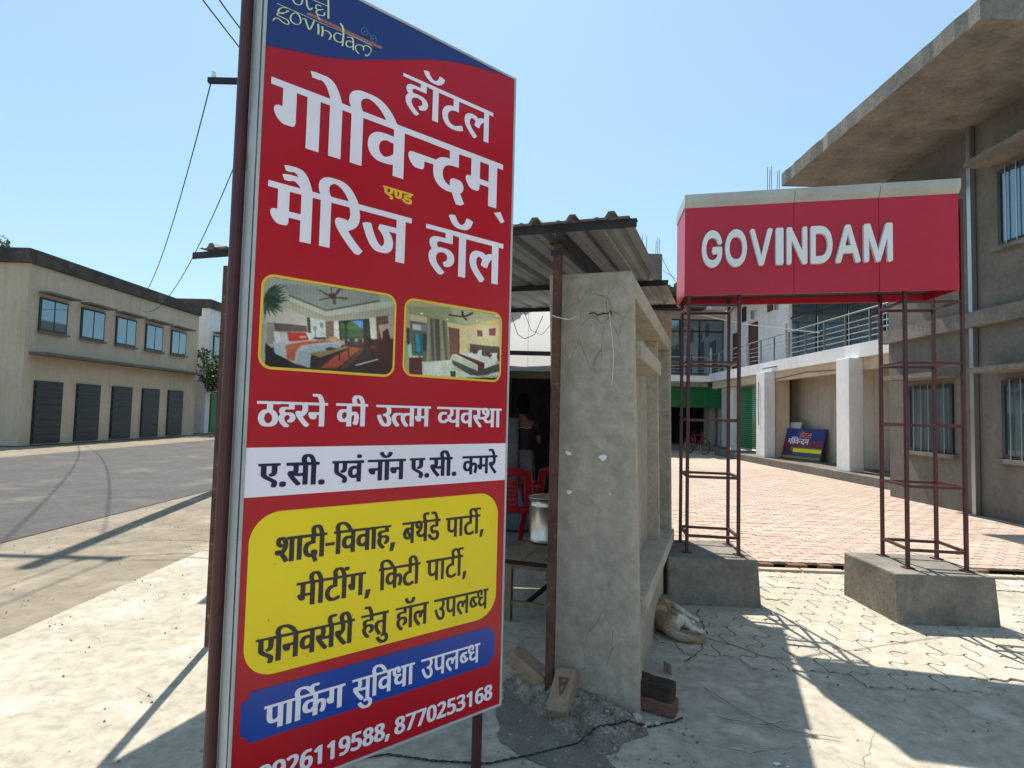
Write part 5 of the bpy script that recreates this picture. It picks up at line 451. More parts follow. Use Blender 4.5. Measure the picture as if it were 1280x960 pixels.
w|word|4485 1007 -49 -8 -61 -29 -24 -20 -22 -38 -5 -20 0 -54 9 -32 22 -39 38 -39 2 -4 -44 -35 -18 -22 -16 -29 -9 -28 0 -74 5 -20 20 -41 22 -25 16 -13 41 -20 41 -13 32 0 13 -5 45 0 12 5 24 0 41 13 45 24 34 34 24 49 5 24 0 54 -5 20 -16 33 -11 16 -33 33 -31 20 0 5 25 18 22 22 12 16 16 37 5 25 0 32 -4 13 -1 16 -12 28 -34 34 -49 25 -16 5 -21 4 -20 0 -12 4;4918 1007 -49 -8 -24 -8 -41 -21 -27 -25 -15 -25 -9 -41 0 -32 5 -25 28 -57 38 -41 -24 -18 -31 -31 -23 -41 -9 -32 0 -58 9 -36 12 -25 11 -16 23 -23 16 -11 33 -16 45 -13 28 0 12 -5 45 0 13 5 20 0 20 4 25 9 33 16 32 24 18 22 20 41 5 20 0 66 -5 20 -12 25 -24 32 -52 41 3 8 15 10 32 34 18 30 9 32 0 54 -5 20 -22 38 -10 11 -26 17 -25 13 -45 13 -20 0 -13 4;1014 1003 -32 -8 -49 -25 -21 -15 -17 -23 -17 -32 -8 -25 -1 -16 -4 -12 0 -74 5 -24 8 -25 24 -41 29 -28 38 -22 45 -13 90 0 25 7 4 0 2 -5 -13 -45 -9 -16 -11 -17 -22 -22 -17 -11 -32 -9 -45 0 -29 8 -24 0 -21 -11 -6 -12 0 -57 6 -12 29 -14 28 0 13 -5 53 0 12 5 29 0 36 9 53 24 29 20 20 20 22 31 24 49 13 36 9 41 0 17 4 12 0 32 4 13 2 77 -6 13 0 24 -5 25 -16 49 -24 40 -27 27 -16 11 -33 17 -24 8 -21 5;1443 1003 -41 -12 -32 -17 -17 -11 -22 -22 -20 -33 -12 -41 -1 -16 -4 -13 -2 -53 5 -8 1 -16 9 -33 25 -45 24 -24 54 -30 33 -9 90 0 24 7 4 0 3 -5 -1 -12 -9 -25 -16 -32 -17 -21 -21 -17 -41 -13 -45 0 -28 8 -25 0 -21 -11 -5 -12 0 -57 5 -12 17 -10 17 -4 28 0 12 -5 54 0 12 5 24 0 25 4 24 9 49 24 17 12 34 34 16 25 20 41 21 69 1 16 4 13 0 24 4 12 0 115 -4 12 0 16 -9 37 -13 33 -27 45 -31 25 -61 29 -21 5;1864 1003 -45 -12 -66 -33 -21 -17 -5 -13 5 -12 34 -39 24 -12 29 1 16 8 29 23 24 12 21 5 20 0 16 -5 13 -8 13 -22 5 -20 -1 -37 -12 -41 -8 -16 -30 -43 -51 -59 -33 -33 -8 -12 -37 -37 -8 -12 -60 -65 -5 -13 1 -65 5 -9 20 -9 372 0 16 9 6 13 0 61 -5 13 -9 5 -12 5 -200 0 -7 2 9 16 49 49 8 12 57 62 48 65 25 49 13 45 0 65 -9 33 -12 24 -18 23 -28 19 -25 13 -45 13;2366 1003 -49 -12 -57 -29 -17 -11 -22 -23 -15 -24 -25 -53 -17 -70 0 -16 -4 -12 0 -45 -4 -13 0 -44 4 -13 0 -32 9 -45 16 -45 28 -45 30 -30 54 -28 24 -9 20 0 13 -5 41 0 12 5 20 0 33 9 53 28 24 24 26 43 12 36 5 25 0 82 -5 24 -16 41 -24 33 -34 25 -33 17 -37 9 -90 0 -24 -8 -5 2 0 8 12 36 12 25 12 16 30 26 33 9 28 2 29 -2 12 -4 33 0 20 9 6 9 0 53 -6 9 -24 13;3595 1003 -33 -8 -49 -25 -22 -17 -15 -21 -17 -32 -13 -53 0 -70 4 -12 1 -16 8 -25 12 -24 12 -17 26 -26 33 -20 53 -17 90 0 24 7 5 0 2 -5 -14 -45 -8 -16 -11 -17 -23 -22 -16 -11 -33 -9 -44 0 -29 8 -25 0 -21 -11 -5 -12 0 -57 5 -12 30 -14 32 0 13 -5 49 0 12 5 28 0 37 9 53 24 29 20 24 25 18 26 24 49 18 57 8 45 0 32 4 13 0 81 -4 13 0 24 -4 21 -14 44 -16 33 -11 16 -27 27 -16 11 -33 17 -24 8 -21 5;2778 999 -40 -25 -100 -70 -19 -15 -6 -14 9 -20 29 -37 17 -9 33 0 24 12 17 15 4 1 1 -3 2 -408 5 -9 20 -9 90 0 21 9 6 13 0 547 -6 13 -21 10;3207 999 -16 -8 -141 -99 -8 -17 5 -12 27 -37 11 -9 16 -8 33 0 16 8 25 19 4 1 1 -3 1 -12 -4 -12 0 -384 6 -9 20 -9 90 0 20 9 6 13 0 547 -6 13 -20 10;3938 999 -16 -9 -6 -13 0 -36 -4 -13 0 -36 -4 -13 0 -36 -5 -13 0 -36 -4 -13 0 -37 -4 -12 1 -8 8 -12 26 -18 20 -9 49 0 41 8 29 0 37 -9 26 -21 12 -21 4 -16 0 -53 -9 -29 -25 -26 -12 -7 -37 -9 -41 4 -37 9 -49 22 -33 0 -16 -8 -5 -9 0 -70 9 -13 41 -20 53 -13 29 0 12 -5 49 0 12 5 33 0 37 9 45 20 26 17 23 23 17 26 21 54 0 16 4 12 0 49 -4 12 0 17 -9 24 -12 25 -11 16 -31 30 -57 28 -33 9 -24 0 -12 5 -49 0 -13 -3 -2 5 4 12 0 28 4 13 0 32 6 21 5 2 175 1 17 8 5 9 0 57 -5 9 -21 10;1057 912 23 2 16 -5 22 -22 16 -28 8 -25 1 -16 4 -12 0 -12 -5 -21 -8 -16 -13 -17 -21 -17 -29 -8 -28 8 -21 20 -13 30 -1 16 -4 13 0 20 9 45 20 33 6 5;1486 912 22 2 17 -5 26 -26 12 -20 13 -45 -1 -37 -8 -20 -10 -14 -28 -24 -29 -7 -20 3 -10 5 -13 12 -11 17 -9 28 0 62 9 32 7 12 19 19;3638 912 22 2 17 -5 22 -22 20 -36 9 -41 0 -16 -5 -21 -22 -34 -20 -16 -29 -8 -28 8 -21 20 -13 30 -1 16 -4 13 0 20 9 45 20 33 6 5;4496 912 6 2 36 -1 10 -5 15 -15 6 -18 0 -28 -9 -25 -26 -26 -16 -11 -35 25 -11 16 -5 17 1 40 11 21 6 5;4924 912 39 2 16 -5 10 -9 9 -21 0 -36 -5 -17 -14 -17 -20 -17 -12 -5 -18 11 -21 20 -7 12 -5 17 0 28 5 17 13 14;2378 704 17 -3 16 -8 17 -22 9 -20 5 -25 0 -37 -10 -41 -13 -22 -16 -15 -29 -9 -26 10 -17 16 -11 16 -12 29 -9 49 5 24 11 21 26 26 17 8;4504 663 6 2 12 -5 33 -24 25 -30 5 -17 0 -36 -9 -21 -21 -21 -25 -9 -28 0 -26 10 -16 16 -8 16 -5 21 0 20 13 37 34 35;4933 663 10 1 36 -24 30 -30 9 -29 -5 -37 -13 -22 -21 -16 -20 -4 -29 0 -24 9 -22 25 -5 17 0 40 5 17 16 24 18 19;5220 541 -16 -8 -5 -9 -9 -65 -29 -131 6 -13 17 -9 77 0 21 10 13 24 45 115 13 44 0 17 -8 16 -22 10
